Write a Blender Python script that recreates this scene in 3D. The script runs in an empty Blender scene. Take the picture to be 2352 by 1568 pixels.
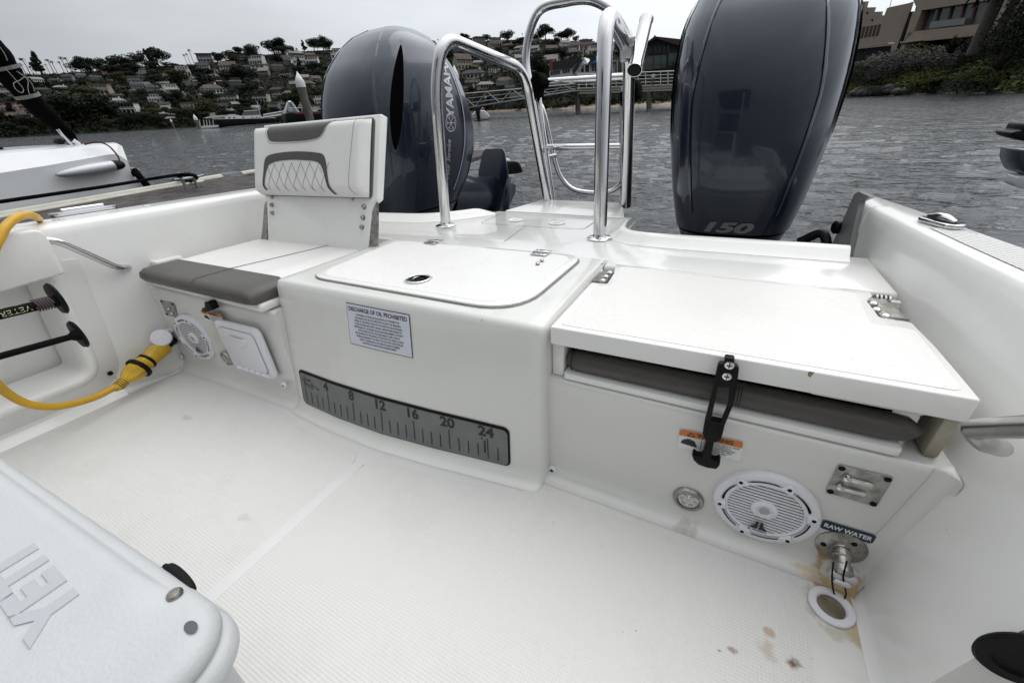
import bpy, bmesh, math, random
from mathutils import Vector, Matrix
random.seed(7)
S = bpy.context.scene
# ------------------------------------------------------------------ camera
FPX, CX, CY = 890.0, 1176.0, 784.0          # photograph measured on a 2352 x 1568 grid
CAMZ = 0.66
def rot_cam(a, b, c):                        # rows: camera right, down, forward
    B = Matrix(((1,0,0),(0,0,-1),(0,1,0)))
    Rz = Matrix(((math.cos(a),-math.sin(a),0),(math.sin(a),math.cos(a),0),(0,0,1)))
    Rp = Matrix(((1,0,0),(0,math.cos(b),-math.sin(b)),(0,math.sin(b),math.cos(b))))
    Rr = Matrix(((math.cos(c),-math.sin(c),0),(math.sin(c),math.cos(c),0),(0,0,1)))
    return Rr @ Rp @ B @ Rz
MB = rot_cam(-0.512, 0.501, -0.063)          # boat frame seen from the camera (the boat floats slightly bow-up)
MW = rot_cam(-0.512, 0.5401, -0.053)         # level world
CAM = Vector((0, 0, CAMZ))
_r = (MW.transposed() @ MB).to_4x4()
T = Matrix.Translation(CAM) @ _r @ Matrix.Translation(-CAM)   # boat frame -> world
cd = bpy.data.cameras.new('camera'); cam = bpy.data.objects.new('camera', cd); S.collection.objects.link(cam)
S.camera = cam
cd.sensor_width = 36; cd.lens = 36*FPX/2352; cd.clip_end = 5000; cd.clip_start = 0.01
mt = MW.transposed()
cols = [mt.col[0], -mt.col[1], -mt.col[2]]
cam.matrix_world = Matrix.Translation(CAM) @ Matrix((cols[0], cols[1], cols[2])).transposed().to_4x4()
WATER = -0.45
def BP(px, py, ax, v):                       # boat-frame point seen at a photo position, on a plane of the boat
    d = MB.transposed() @ Vector(((px-CX)/FPX, (py-CY)/FPX, 1)); t = (v-CAM[ax])/d[ax]
    return CAM + d*t
def WP(px, py, ax, v):
    d = mt @ Vector(((px-CX)/FPX, (py-CY)/FPX, 1)); t = (v-CAM[ax])/d[ax]
    return CAM + d*t
def WD(px, py, dist):                        # world point at a horizontal distance
    d = mt @ Vector(((px-CX)/FPX, (py-CY)/FPX, 1)); h = math.hypot(d.x, d.y)
    return CAM + d*(dist/h)
# ------------------------------------------------------------------ world, sun, exposure
def lk(nt, a, b): nt.links.new(a, b)
W = bpy.data.worlds.new("World"); S.world = W; W.use_nodes = True
nt = W.node_tree; nt.nodes.clear()
out = nt.nodes.new('ShaderNodeOutputWorld'); bg = nt.nodes.new('ShaderNodeBackground')
SUN_EL, SUN_AZ = math.radians(56), math.radians(14)    # azimuth from +Y towards +X
sky = nt.nodes.new('ShaderNodeTexSky'); sky.sky_type = 'NISHITA'; sky.sun_disc = False
sky.sun_elevation = SUN_EL; sky.sun_rotation = SUN_AZ; sky.air_density = 1.5; sky.dust_density = 4
tc = nt.nodes.new('ShaderNodeTexCoord'); sep = nt.nodes.new('ShaderNodeSeparateXYZ'); lk(nt, tc.outputs['Generated'], sep.inputs[0])
# overcast cloud deck: brighter to the zenith, thinner towards the hidden sun, soft streaks
el = nt.nodes.new('ShaderNodeValToRGB'); lk(nt, sep.outputs['Z'], el.inputs[0])
cr = el.color_ramp; cr.elements[0].position = 0.0; cr.elements[0].color = (5.3,5.6,6.0,1)
cr.elements[1].position = 1.0; cr.elements[1].color = (16.5,16.7,16.9,1)
e = cr.elements.new(.22); e.color = (6.3,6.6,6.95,1)
e = cr.elements.new(.55); e.color = (9.8,10.1,10.4,1)
dp = nt.nodes.new('ShaderNodeVectorMath'); dp.operation = 'DOT_PRODUCT'
lk(nt, tc.outputs['Generated'], dp.inputs[0]); dp.inputs[1].default_value = (math.sin(math.radians(15))*.97, math.cos(math.radians(15))*.97, .25)
gl = nt.nodes.new('ShaderNodeMapRange'); gl.inputs[1].default_value = -1; gl.inputs[2].default_value = .95; gl.inputs[3].default_value = .24; gl.inputs[4].default_value = 1.5
lk(nt, dp.outputs['Value'], gl.inputs[0])
mp = nt.nodes.new('ShaderNodeMapping'); mp.inputs['Scale'].default_value = (1.0,1.0,4.5); lk(nt, tc.outputs['Generated'], mp.inputs[0])
ns = nt.nodes.new('ShaderNodeTexNoise'); ns.inputs['Scale'].default_value = 1.6; ns.inputs['Detail'].default_value = 7; lk(nt, mp.outputs[0], ns.inputs['Vector'])
nr = nt.nodes.new('ShaderNodeMapRange'); nr.inputs[1].default_value = .3; nr.inputs[2].default_value = .7; nr.inputs[3].default_value = .80; nr.inputs[4].default_value = 1.16
lk(nt, ns.outputs['Fac'], nr.inputs[0])
mul = nt.nodes.new('ShaderNodeMath'); mul.operation = 'MULTIPLY'; lk(nt, gl.outputs[0], mul.inputs[0]); lk(nt, nr.outputs[0], mul.inputs[1])
vm = nt.nodes.new('ShaderNodeVectorMath'); vm.operation = 'SCALE'; lk(nt, el.outputs[0], vm.inputs[0]); lk(nt, mul.outputs[0], vm.inputs['Scale'])
mx = nt.nodes.new('ShaderNodeMix'); mx.data_type = 'RGBA'; mx.inputs['Factor'].default_value = .93
lk(nt, sky.outputs[0], mx.inputs['A']); lk(nt, vm.outputs[0], mx.inputs['B'])
lk(nt, mx.outputs['Result'], bg.inputs['Color']); bg.inputs['Strength'].default_value = 0.1
lk(nt, bg.outputs[0], out.inputs['Surface'])
sl = bpy.data.lights.new('sun', 'SUN'); sl.energy = 1.0; sl.angle = math.radians(60); sl.color = (1, .985, .96)
so = bpy.data.objects.new('sun', sl); S.collection.objects.link(so)
sd = Vector((math.cos(SUN_EL)*math.sin(SUN_AZ), math.cos(SUN_EL)*math.cos(SUN_AZ), math.sin(SUN_EL)))
so.rotation_euler = sd.to_track_quat('Z', 'Y').to_euler(); so.location = (0,0,30)
S.view_settings.view_transform = 'Standard'; S.view_settings.look = 'None'; S.view_settings.gamma = 1; S.view_settings.exposure = 0.0
# ------------------------------------------------------------------ materials
def mat(name, col, rough=.5, metal=0, bump=0, bscale=50, vary=0, vscale=3, coat=0, var2=None, trans=0, emis=None, spec=None):
    m = bpy.data.materials.new(name); m.use_nodes = True; n = m.node_tree; b = n.nodes['Principled BSDF']
    c = tuple(col)+(1,)
    b.inputs['Base Color'].default_value = c; b.inputs['Roughness'].default_value = rough; b.inputs['Metallic'].default_value = metal
    if coat: b.inputs['Coat Weight'].default_value = coat; b.inputs['Coat Roughness'].default_value = .04
    if trans: b.inputs['Transmission Weight'].default_value = trans
    if spec is not None: b.inputs['Specular IOR Level'].default_value = spec
    t = n.nodes.new('ShaderNodeTexCoord')
    if vary or var2:
        no = n.nodes.new('ShaderNodeTexNoise'); no.inputs['Scale'].default_value = vscale; no.inputs['Detail'].default_value = 8; no.inputs['Roughness'].default_value = .62
        lk(n, t.outputs['Object'], no.inputs['Vector'])
        r = n.nodes.new('ShaderNodeValToRGB'); r.color_ramp.elements[0].position = .32; r.color_ramp.elements[1].position = .68
        lo = var2 if var2 else tuple(x*(1-vary) for x in col)
        hi = col if var2 else tuple(min(1, x*(1+vary*.6)) for x in col)
        r.color_ramp.elements[0].color = tuple(lo)+(1,); r.color_ramp.elements[1].color = tuple(hi)+(1,)
        lk(n, no.outputs['Fac'], r.inputs[0]); lk(n, r.outputs[0], b.inputs['Base Color'])
    if bump:
        n2 = n.nodes.new('ShaderNodeTexNoise'); n2.inputs['Scale'].default_value = bscale; n2.inputs['Detail'].default_value = 4
        lk(n, t.outputs['Object'], n2.inputs['Vector']); bp = n.nodes.new('ShaderNodeBump'); bp.inputs['Strength'].default_value = bump; bp.inputs['Distance'].default_value = .01
        lk(n, n2.outputs['Fac'], bp.inputs['Height']); lk(n, bp.outputs[0], b.inputs['Normal'])
    return m
GELC = (.77, .77, .75)
def dirty(m, amt=.10, scale=6, stains=(), tint=(.38,.34,.27)):
    """grime specks and wandering smudges, plus stains with a place of their own (x, y, rx, ry, colour, strength)"""
    n = m.node_tree; b = n.nodes['Principled BSDF']; t = n.nodes.new('ShaderNodeTexCoord')
    src = b.inputs['Base Color'].links[0].from_socket if b.inputs['Base Color'].links else None
    def mixin(fac, colr, prev):
        q = n.nodes.new('ShaderNodeMix'); q.data_type = 'RGBA'; lk(n, fac, q.inputs['Factor']); q.inputs['B'].default_value = tuple(colr)+(1,)
        if prev: lk(n, prev, q.inputs['A'])
        else: q.inputs['A'].default_value = tuple(b.inputs['Base Color'].default_value)
        return q.outputs['Result']
    no = n.nodes.new('ShaderNodeTexNoise'); no.inputs['Scale'].default_value = scale; no.inputs['Detail'].default_value = 9; no.inputs['Roughness'].default_value = .7
    lk(n, t.outputs['Object'], no.inputs['Vector'])
    mr = n.nodes.new('ShaderNodeMapRange'); mr.inputs[1].default_value = .52; mr.inputs[2].default_value = .8; mr.inputs[3].default_value = 0; mr.inputs[4].default_value = amt*2.2
    lk(n, no.outputs['Fac'], mr.inputs[0]); prev = mixin(mr.outputs[0], tint, src)
    vo = n.nodes.new('ShaderNodeTexNoise'); vo.inputs['Scale'].default_value = 95; vo.inputs['Detail'].default_value = 2
    lk(n, t.outputs['Object'], vo.inputs['Vector'])
    mr = n.nodes.new('ShaderNodeMapRange'); mr.inputs[1].default_value = .775; mr.inputs[2].default_value = .80; mr.inputs[3].default_value = 0; mr.inputs[4].default_value = .6
    lk(n, vo.outputs['Fac'], mr.inputs[0]); prev = mixin(mr.outputs[0], (.2,.17,.13), prev)
    for (x, y, rx, ry, colr, st, *zz) in stains:
        z0, rz = zz if zz else (0, 9)
        mpn = n.nodes.new('ShaderNodeMapping'); mpn.vector_type = 'POINT'
        mpn.inputs['Location'].default_value = (-x/rx, -y/ry, -z0/rz); mpn.inputs['Scale'].default_value = (1/rx, 1/ry, 1/rz)
        lk(n, t.outputs['Object'], mpn.inputs[0])
        ln = n.nodes.new('ShaderNodeVectorMath'); ln.operation = 'LENGTH'; lk(n, mpn.outputs[0], ln.inputs[0])
        n3 = n.nodes.new('ShaderNodeTexNoise'); n3.inputs['Scale'].default_value = 60; n3.inputs['Detail'].default_value = 5; lk(n, t.outputs['Object'], n3.inputs['Vector'])
        ad = n.nodes.new('ShaderNodeMath'); ad.operation = 'MULTIPLY_ADD'; lk(n, n3.outputs['Fac'], ad.inputs[0]); ad.inputs[1].default_value = 2.6; ad.inputs[2].default_value = -1.3
        a2 = n.nodes.new('ShaderNodeMath'); a2.operation = 'ADD'; lk(n, ad.outputs[0], a2.inputs[0]); lk(n, ln.outputs['Value'], a2.inputs[1])
        mr = n.nodes.new('ShaderNodeMapRange'); mr.inputs[1].default_value = 1.05; mr.inputs[2].default_value = .45; mr.inputs[3].default_value = 0; mr.inputs[4].default_value = st
        lk(n, a2.outputs[0], mr.inputs[0]); prev = mixin(mr.outputs[0], colr, prev)
    lk(n, prev, b.inputs['Base Color']); return m
def nonskid(m, pitch=.0042, strength=.55, rotz=.785, grime=.10):
    n = m.node_tree; b = n.nodes['Principled BSDF']; t = n.nodes.new('ShaderNodeTexCoord')
    mpn = n.nodes.new('ShaderNodeMapping'); mpn.inputs['Rotation'].default_value = (0,0,rotz); mpn.inputs['Scale'].default_value = (math.pi/pitch,)*3
    lk(n, t.outputs['Object'], mpn.inputs[0]); sp = n.nodes.new('ShaderNodeSeparateXYZ'); lk(n, mpn.outputs[0], sp.inputs[0])
    o = []
    for ax in 'XY':
        s_ = n.nodes.new('ShaderNodeMath'); s_.operation = 'SINE'; lk(n, sp.outputs[ax], s_.inputs[0]); o.append(s_)
    ml = n.nodes.new('ShaderNodeMath'); ml.operation = 'MULTIPLY'; lk(n, o[0].outputs[0], ml.inputs[0]); lk(n, o[1].outputs[0], ml.inputs[1])
    bp = n.nodes.new('ShaderNodeBump'); bp.inputs['Strength'].default_value = strength; bp.inputs['Distance'].default_value = .0010
    lk(n, ml.outputs[0], bp.inputs['Height']); lk(n, bp.outputs[0], b.inputs['Normal'])
    # grime sits in the hollows of the pattern
    src = b.inputs['Base Color'].links[0].from_socket if b.inputs['Base Color'].links else None
    mr = n.nodes.new('ShaderNodeMapRange'); mr.inputs[1].default_value = -.2; mr.inputs[2].default_value = -1; mr.inputs[3].default_value = 0; mr.inputs[4].default_value = grime
    lk(n, ml.outputs[0], mr.inputs[0]); q = n.nodes.new('ShaderNodeMix'); q.data_type = 'RGBA'; lk(n, mr.outputs[0], q.inputs['Factor']); q.inputs['B'].default_value = (.42,.40,.36,1)
    if src: lk(n, src, q.inputs['A'])
    else: q.inputs['A'].default_value = tuple(b.inputs['Base Color'].default_value)
    lk(n, q.outputs['Result'], b.inputs['Base Color']); return m
def ribbed(m, pitch=.0115):
    n = m.node_tree; b = n.nodes['Principled BSDF']; t = n.nodes.new('ShaderNodeTexCoord'); mpn = n.nodes.new('ShaderNodeMapping'); mpn.inputs['Rotation'].default_value = (0,0,.45); mpn.inputs['Scale'].default_value = (math.tau/pitch,)*3
    lk(n, t.outputs['Object'], mpn.inputs[0]); sp = n.nodes.new('ShaderNodeSeparateXYZ'); lk(n, mpn.outputs[0], sp.inputs[0]); s_ = n.nodes.new('ShaderNodeMath'); s_.operation = 'SINE'; lk(n, sp.outputs['Y'], s_.inputs[0])
    bp = n.nodes.new('ShaderNodeBump'); bp.inputs['Strength'].default_value = .9; bp.inputs['Distance'].default_value = .003; lk(n, s_.outputs[0], bp.inputs['Height']); lk(n, bp.outputs[0], b.inputs['Normal']); return m
RUST = (.42,.22,.06); BRN = (.12,.06,.03); YEL = (.62,.50,.28)
M = {}
M['gel'] = dirty(mat('gelcoat', GELC, .22, coat=.35, bump=.012, bscale=9), .10, 4.2, tint=(.45,.44,.41))
M['gelface'] = dirty(mat('gelcoat_face', (.665,.665,.64), .2, coat=.4, bump=.012, bscale=9), .13, 3.2, tint=(.42,.41,.38))  # cream fronts of the same gelcoat, darkened in colour for their shade
drn = BP(1909,1392,2,0)
floor_st = [(.275,.515,.032,.035,(.48,.31,.11),.8),(.238,.52,.012,.05,RUST,.7),(.276,.475,.018,.035,(.50,.36,.16),.75),(.255,.455,.03,.012,(.45,.40,.30),.6),(.225,.485,.012,.03,(.42,.38,.28),.6)]
M['floor'] = dirty(mat('cockpit_floor', (.68,.677,.66), .33), .10, 7, floor_st)
def fp(px,py): q = BP(px,py,2,0); return q.x, q.y
st2 = []
for (px,py,rx,ry,c,s) in ((1768,1450,.008,.009,(.46,.28,.17),.7),(1760,1490,.012,.014,(.45,.35,.26),.55),(1682,1493,.009,.006,(.30,.22,.17),.8),(1822,1524,.009,.009,BRN,.95),(1652,1494,.004,.003,BRN,.7),(1815,1310,.003,.003,BRN,.9),(1570,1228,.016,.010,(.25,.22,.2),.45),(1080,960,.01,.01,(.3,.27,.22),.3),(430,960,.03,.01,(.35,.33,.3),.4),(560,1190,.02,.012,(.4,.38,.34),.3)):
    x,y = fp(px,py); st2.append((x,y,rx,ry,c,s))
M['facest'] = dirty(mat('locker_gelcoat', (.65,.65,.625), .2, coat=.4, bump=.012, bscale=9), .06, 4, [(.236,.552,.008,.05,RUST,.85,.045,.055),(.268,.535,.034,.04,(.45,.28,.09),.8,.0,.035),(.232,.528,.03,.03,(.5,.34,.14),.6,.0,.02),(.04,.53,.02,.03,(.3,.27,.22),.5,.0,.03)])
M['nonskid'] = nonskid(dirty(mat('nonskid_floor', (.665,.662,.645), .42), .09, 5, st2), .0034, .36, grime=.09)
M['nonskid2'] = nonskid(dirty(mat('nonskid_deck', (.765,.76,.735), .34), .05, 6), .0038, .32, 0, .06)
M['seam'] = mat('smooth_seam', (.675,.672,.66), .28, vary=.03, vscale=20)
M['hatch'] = nonskid(dirty(mat('hatch_top', (.78,.775,.76), .4), .06, 8), .0036, .18, 0, .04)
M['gap'] = mat('groove_shade', (.24,.235,.22), .8, vary=.3, vscale=30)
M['dark'] = mat('dark_recess', (.003,.003,.003), .9, spec=0)
M['steel'] = mat('stainless_steel', (.66,.66,.67), .14, 1, bump=.02, bscale=30)
M['satin'] = mat('satin_steel', (.50,.50,.49), .28, 1, var2=(.36,.35,.33), vscale=25)
M['oldsteel'] = mat('weathered_steel', (.50,.49,.47), .32, 1, var2=(.22,.20,.17), vscale=70, bump=.1, bscale=120)
M['black'] = mat('black_rubber', (.0035,.0035,.004), .5, bump=.05, bscale=150, spec=.18)
M['rod'] = mat('black_rod_grip', (.004,.004,.0045), .6, spec=.08)
M['blackcloth'] = mat('black_strap', (.003,.003,.0035), .95, bump=.4, bscale=90, spec=.04)
M['vinyl'] = mat('white_vinyl', (.74,.735,.715), .42, bump=.10, bscale=260, vary=.05, vscale=9)
M['grey'] = mat('grey_vinyl', (.066,.061,.055), .42, bump=.10, bscale=300, vary=.12, vscale=12)
M['stitch'] = mat('grey_stitching', (.16,.155,.15), .8)
M['plastic'] = dirty(mat('white_plastic', (.72,.72,.76), .30, bump=.02, bscale=40), .05, 20)
M['plate'] = mat('ruler_plate', (.19,.192,.195), .42, .5, var2=(.15,.153,.156), vscale=14)
M['ink'] = mat('black_ink', (.008,.008,.008), .5)
M['paper'] = mat('label_paper', (.62,.64,.72), .35, vary=.03)
M['paperw'] = mat('label_white', (.72,.72,.72), .35)
M['orange'] = mat('label_orange', (.55,.16,.02), .4)
M['blue'] = mat('label_blue', (.004,.028,.055), .35)
M['cowl'] = mat('motor_paint', (.0055,.0085,.018), .28, .08, coat=.6, vary=.10, vscale=300)
M['cowl'].node_tree.nodes['Principled BSDF'].inputs['Coat Tint'].default_value = (.88,.94,1,1); M['cowl'].node_tree.nodes['Principled BSDF'].inputs['Specular Tint'].default_value = (.85,.92,1,1)
M['cowl2'] = mat('motor_paint_lower', (.010,.012,.016), .36, .1, coat=.6, vary=.15, vscale=80)
M['silver'] = mat('silver_decal', (.50,.50,.52), .35, .5)
M['lens'] = mat('lamp_lens', (.55,.55,.53), .08, trans=.5, bump=.3, bscale=140)
M['yellow'] = mat('yellow_cord', (.58,.33,.012), .42, vary=.15, vscale=15, bump=.03, bscale=60)
M['yellow2'] = mat('yellow_plug', (.60,.37,.02), .35, vary=.2, vscale=22)
M['cooler'] = mat('cooler_plastic', (.49,.505,.512), .50, bump=.12, bscale=300, vary=.04, vscale=8)
M['wood'] = mat('dock_planks', (.115,.105,.10), .9, var2=(.03,.028,.028), vscale=7, bump=.9, bscale=40, spec=.2)
M['rope'] = mat('black_rope', (.003,.003,.004), .9, bump=.5, bscale=200, spec=.05)
M['redrope'] = mat('red_rope', (.07,.010,.015), .9, bump=.5, bscale=300)
M['hullwhite'] = mat('dinghy_gelcoat', (.60,.61,.62), .26, coat=.3, vary=.04)
M['alu'] = mat('aluminium', (.55,.56,.57), .4, .6)
M['sand'] = mat('beach_sand', (.30,.24,.17), .9, vary=.3, vscale=1)
# ------------------------------------------------------------------ builders
I4 = Matrix.Identity(4)
FR = {'B': T, 'W': I4}
def tagp(o, label=None, cat=None, group=None, kind=None):
    for k, v in (('label',label),('category',cat),('group',group),('kind',kind)):
        if v: o[k] = v
def mkmesh(bm, name, m, X=I4, angle=38):
    bmesh.ops.recalc_face_normals(bm, faces=bm.faces[:]); bm.transform(X)
    me = bpy.data.meshes.new(name); bm.to_mesh(me); bm.free()
    ms = m if isinstance(m, (list, tuple)) else [m]
    for k in ms: me.materials.append(k)
    me.polygons.foreach_set('use_smooth', [True]*len(me.polygons))
    try: me.set_sharp_from_angle(angle=math.radians(angle))
    except Exception: pass
    return me
class Thing:
    def __init__(s, name, label, cat, base=(0,0,0), frame='B', group=None, kind=None):
        s.F = FR[frame]; s.M = s.F @ Matrix.Translation(Vector(base))
        s.o = bpy.data.objects.new(name, None); S.collection.objects.link(s.o); s.o.empty_display_size = .1
        s.o.matrix_world = s.M; tagp(s.o, label, cat, group, kind); s.X = s.M.inverted() @ s.F
    def part(s, bm, name, m, parent=None, label=None, angle=38, kind=None):
        me = mkmesh(bm, name, m, s.X, angle); o = bpy.data.objects.new(name, me); S.collection.objects.link(o)
        o.parent = parent or s.o
        if label: o['label'] = label
        if kind: o['kind'] = kind
        return o
def single(bm, name, m, label=None, cat=None, frame='B', base=None, group=None, kind=None, angle=38):
    F = FR[frame]
    if base is None:
        vs = [v.co for v in bm.verts]; base = (sum(v.x for v in vs)/len(vs), sum(v.y for v in vs)/len(vs), min(v.z for v in vs))
    X = F @ Matrix.Translation(Vector(base))
    me = mkmesh(bm, name, m, X.inverted() @ F, angle); o = bpy.data.objects.new(name, me); S.collection.objects.link(o)
    o.matrix_world = X; tagp(o, label, cat, group, kind); return o
def copy_tree(root, X, label=None, group=None):
    def cp(o, par):
        c = o.copy(); S.collection.objects.link(c)
        if par: c.parent = par
        for ch in o.children: cp(ch, c)
        return c
    c = cp(root, None); c.matrix_world = X
    if label: c['label'] = label
    if group: c['group'] = group
    return c
V = Vector
def B(): return bmesh.new()
def face(bm, pts, mi=0):
    f = bm.faces.new([bm.verts.new(V(p)) for p in pts]); f.material_index = mi; return f
def prism(bm, pts, vec, mi=0):
    a = [bm.verts.new(V(p)) for p in pts]; b = [bm.verts.new(V(p)+V(vec)) for p in pts]; n = len(a)
    fs = [bm.faces.new(a), bm.faces.new(b[::-1])] + [bm.faces.new((a[i], b[i], b[(i+1)%n], a[(i+1)%n])) for i in range(n)]
    for f in fs: f.material_index = mi
    return fs
def box(bm, c, s, R=None, mi=0):
    c = V(c); h = V(s)/2; vs = []
    for dx in (-1,1):
        for dy in (-1,1):
            for dz in (-1,1):
                q = V((dx*h.x, dy*h.y, dz*h.z)); q = R @ q if R else q; vs.append(bm.verts.new(c+q))
    for idx in ((0,1,3,2),(4,6,7,5),(0,4,5,1),(2,3,7,6),(0,2,6,4),(1,5,7,3)):
        f = bm.faces.new([vs[i] for i in idx]); f.material_index = mi
def bev(bm, w, seg=2, ang=40):
    bmesh.ops.recalc_face_normals(bm, faces=bm.faces[:])
    es = [e for e in bm.edges if len(e.link_faces) == 2 and e.calc_face_angle(0) > math.radians(ang)]
    bmesh.ops.bevel(bm, geom=es, offset=w, segments=seg, affect='EDGES', profile=.5, clamp_overlap=True)
    return bm
def spl(pts, n=6, closed=False):
    P = [V(p) for p in pts]; N = len(P); o = []
    rng = range(N if closed else N-1)
    for i in rng:
        p0 = P[(i-1)%N] if (closed or i>0) else P[0]*2-P[1]; p1 = P[i]; p2 = P[(i+1)%N]; p3 = P[(i+2)%N] if (closed or i+2<N) else P[-1]*2-P[-2]
        for k in range(n):
            t = k/n; o.append(.5*((2*p1)+(-p0+p2)*t+(2*p0-5*p1+4*p2-p3)*t*t+(-p0+3*p1-3*p2+p3)*t**3))
    if not closed: o.append(P[-1])
    return o
def fillet(pts, r, n=6):
    P = [V(p) for p in pts]; o = [P[0]]
    for i in range(1, len(P)-1):
        a, b, c = P[i-1], P[i], P[i+1]; u = (a-b); w = (c-b); rr = min(r, u.length*.49, w.length*.49)
        u.normalize(); w.normalize()
        A = b+u*rr; C = b+w*rr
        for k in range(n+1):
            t = k/n; o.append(A*(1-t)**2+b*2*t*(1-t)+C*t*t)
    o.append(P[-1]); return o
def tube(bm, pts, r, n=12, closed=False, caps=True, sq=None, mi=0):
    P = [V(p) for p in pts]; N = len(P); R = r if isinstance(r, (list, tuple)) else [r]*N
    up = None; rings = []
    for i in range(N):
        if closed: d = P[(i+1)%N]-P[i-1]
        else: d = P[min(i+1,N-1)]-P[max(i-1,0)]
        if d.length < 1e-9: d = V((0,0,1))
        d.normalize()
        if up is None: up = V((0,0,1)) if abs(d.z) < .9 else V((1,0,0))
        up = (up - d*up.dot(d)).normalized(); sd_ = d.cross(up)
        rings.append([bm.verts.new(P[i] + (up*math.cos(2*math.pi*k/n) + sd_*math.sin(2*math.pi*k/n)*(sq or 1))*R[i]) for k in range(n)])
    for i in range(N if closed else N-1):
        a, b = rings[i], rings[(i+1)%N]
        for k in range(n):
            f = bm.faces.new((a[k], a[(k+1)%n], b[(k+1)%n], b[k])); f.material_index = mi
    if caps and not closed:
        for rg in (rings[0], rings[-1]):
            f = bm.faces.new(rg); f.material_index = mi
def lathe(bm, prof, org, axis=(0,0,1), n=32, mi=0, ref=None):
    ax = V(axis).normalized(); u = ax.orthogonal().normalized() if ref is None else V(ref).normalized(); w = ax.cross(u); org = V(org); prev = None
    for (r, h) in prof:
        if r < 1e-6: ring = [bm.verts.new(org+ax*h)]
        else: ring = [bm.verts.new(org+ax*h+(u*math.cos(2*math.pi*k/n)+w*math.sin(2*math.pi*k/n))*r) for k in range(n)]
        if prev:
            for k in range(n):
                a, b = prev, ring
                if len(a) == 1 and len(b) == 1: break
                if len(a) == 1: f = bm.faces.new((a[0], b[k], b[(k+1)%n]))
                elif len(b) == 1: f = bm.faces.new((a[k], a[(k+1)%n], b[0]))
                else: f = bm.faces.new((a[k], a[(k+1)%n], b[(k+1)%n], b[k]))
                f.material_index = mi
        prev = ring
def loft(bm, rings, closed=True, caps=(True,True), mi=0):
    R = [[bm.verts.new(V(p)) for p in r] for r in rings]; n = len(R[0])
    for a, b in zip(R, R[1:]):
        for k in range(n if closed else n-1):
            f = bm.faces.new((a[k], a[(k+1)%n], b[(k+1)%n], b[k])); f.material_index = mi
    if closed:
        if caps[0]: bm.faces.new(R[0]).material_index = mi
        if caps[1]: bm.faces.new(R[-1]).material_index = mi
    return R
def rr(w, h, r, n=5, cx=0, cy=0):
    o = []
    for sx, sy, a0 in ((1,1,0),(-1,1,90),(-1,-1,180),(1,-1,270)):
        for k in range(n+1):
            a = math.radians(a0+90*k/n); o.append((cx+sx*(w/2-r)+r*math.cos(a), cy+sy*(h/2-r)+r*math.sin(a)))
    return o
def rpoly(pts, r, n=5):                      # round the corners of a closed 2D/3D polygon
    P = [V(p) if len(p) == 3 else V((p[0],p[1],0)) for p in pts]; N = len(P); o = []
    rs = r if isinstance(r, (list,tuple)) else [r]*N
    for i in range(N):
        a, b, c = P[i-1], P[i], P[(i+1)%N]; u = a-b; w = c-b; q = min(rs[i], u.length*.48, w.length*.48); u.normalize(); w.normalize()
        if q < 1e-5: o.append(b); continue
        A = b+u*q; C = b+w*q
        for k in range(n+1):
            t = k/n; o.append(A*(1-t)**2+b*2*t*(1-t)+C*t*t)
    return o
class Pl:                                     # local drawing plane
    def __init__(s, o, x, y):
        s.o = V(o); s.x = V(x).normalized(); y = V(y); s.y = (y - s.x*y.dot(s.x)).normalized(); s.n = s.x.cross(s.y)
    def __call__(s, u, v, w=0): return s.o + s.x*u + s.y*v + s.n*w
def slab(bm, pl, pts, w0, w1, mi=0, bevel=0):
    prism(bm, [pl(p[0],p[1],w0) for p in pts], pl.n*(w1-w0), mi)
def text_bm(bm, txt, pl, size, u=0, v=0, w=.0006, align='CENTER', bold=0, sx=1, shear=0, mi=0, fn=None, ext=0):
    cu = bpy.data.curves.new('t', 'FONT'); cu.body = txt; cu.size = size; cu.align_x = align; cu.align_y = 'CENTER'; cu.offset = bold*size; cu.shear = shear; cu.resolution_u = 3; cu.extrude = ext
    o = bpy.data.objects.new('t', cu); S.collection.objects.link(o); dg = bpy.context.evaluated_depsgraph_get()
    me = bpy.data.meshes.new_from_object(o.evaluated_get(dg)); bpy.data.objects.remove(o); bpy.data.curves.remove(cu)
    vs = []
    for q in me.vertices:
        a, b_ = u+q.co.x*sx, v+q.co.y
        vs.append(bm.verts.new(fn(a, b_, w+q.co.z) if fn else pl(a, b_, w+q.co.z)))
    for p in me.polygons:
        try: f = bm.faces.new([vs[i] for i in p.vertices]); f.material_index = mi
        except Exception: pass
    bpy.data.meshes.remove(me)
def screw_bm(bm, p, n, r=.005, h=.002):
    lathe(bm, [(r,0),(r*.95,h*.6),(r*.6,h),(0,h*1.1)], p, n, 14)
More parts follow.
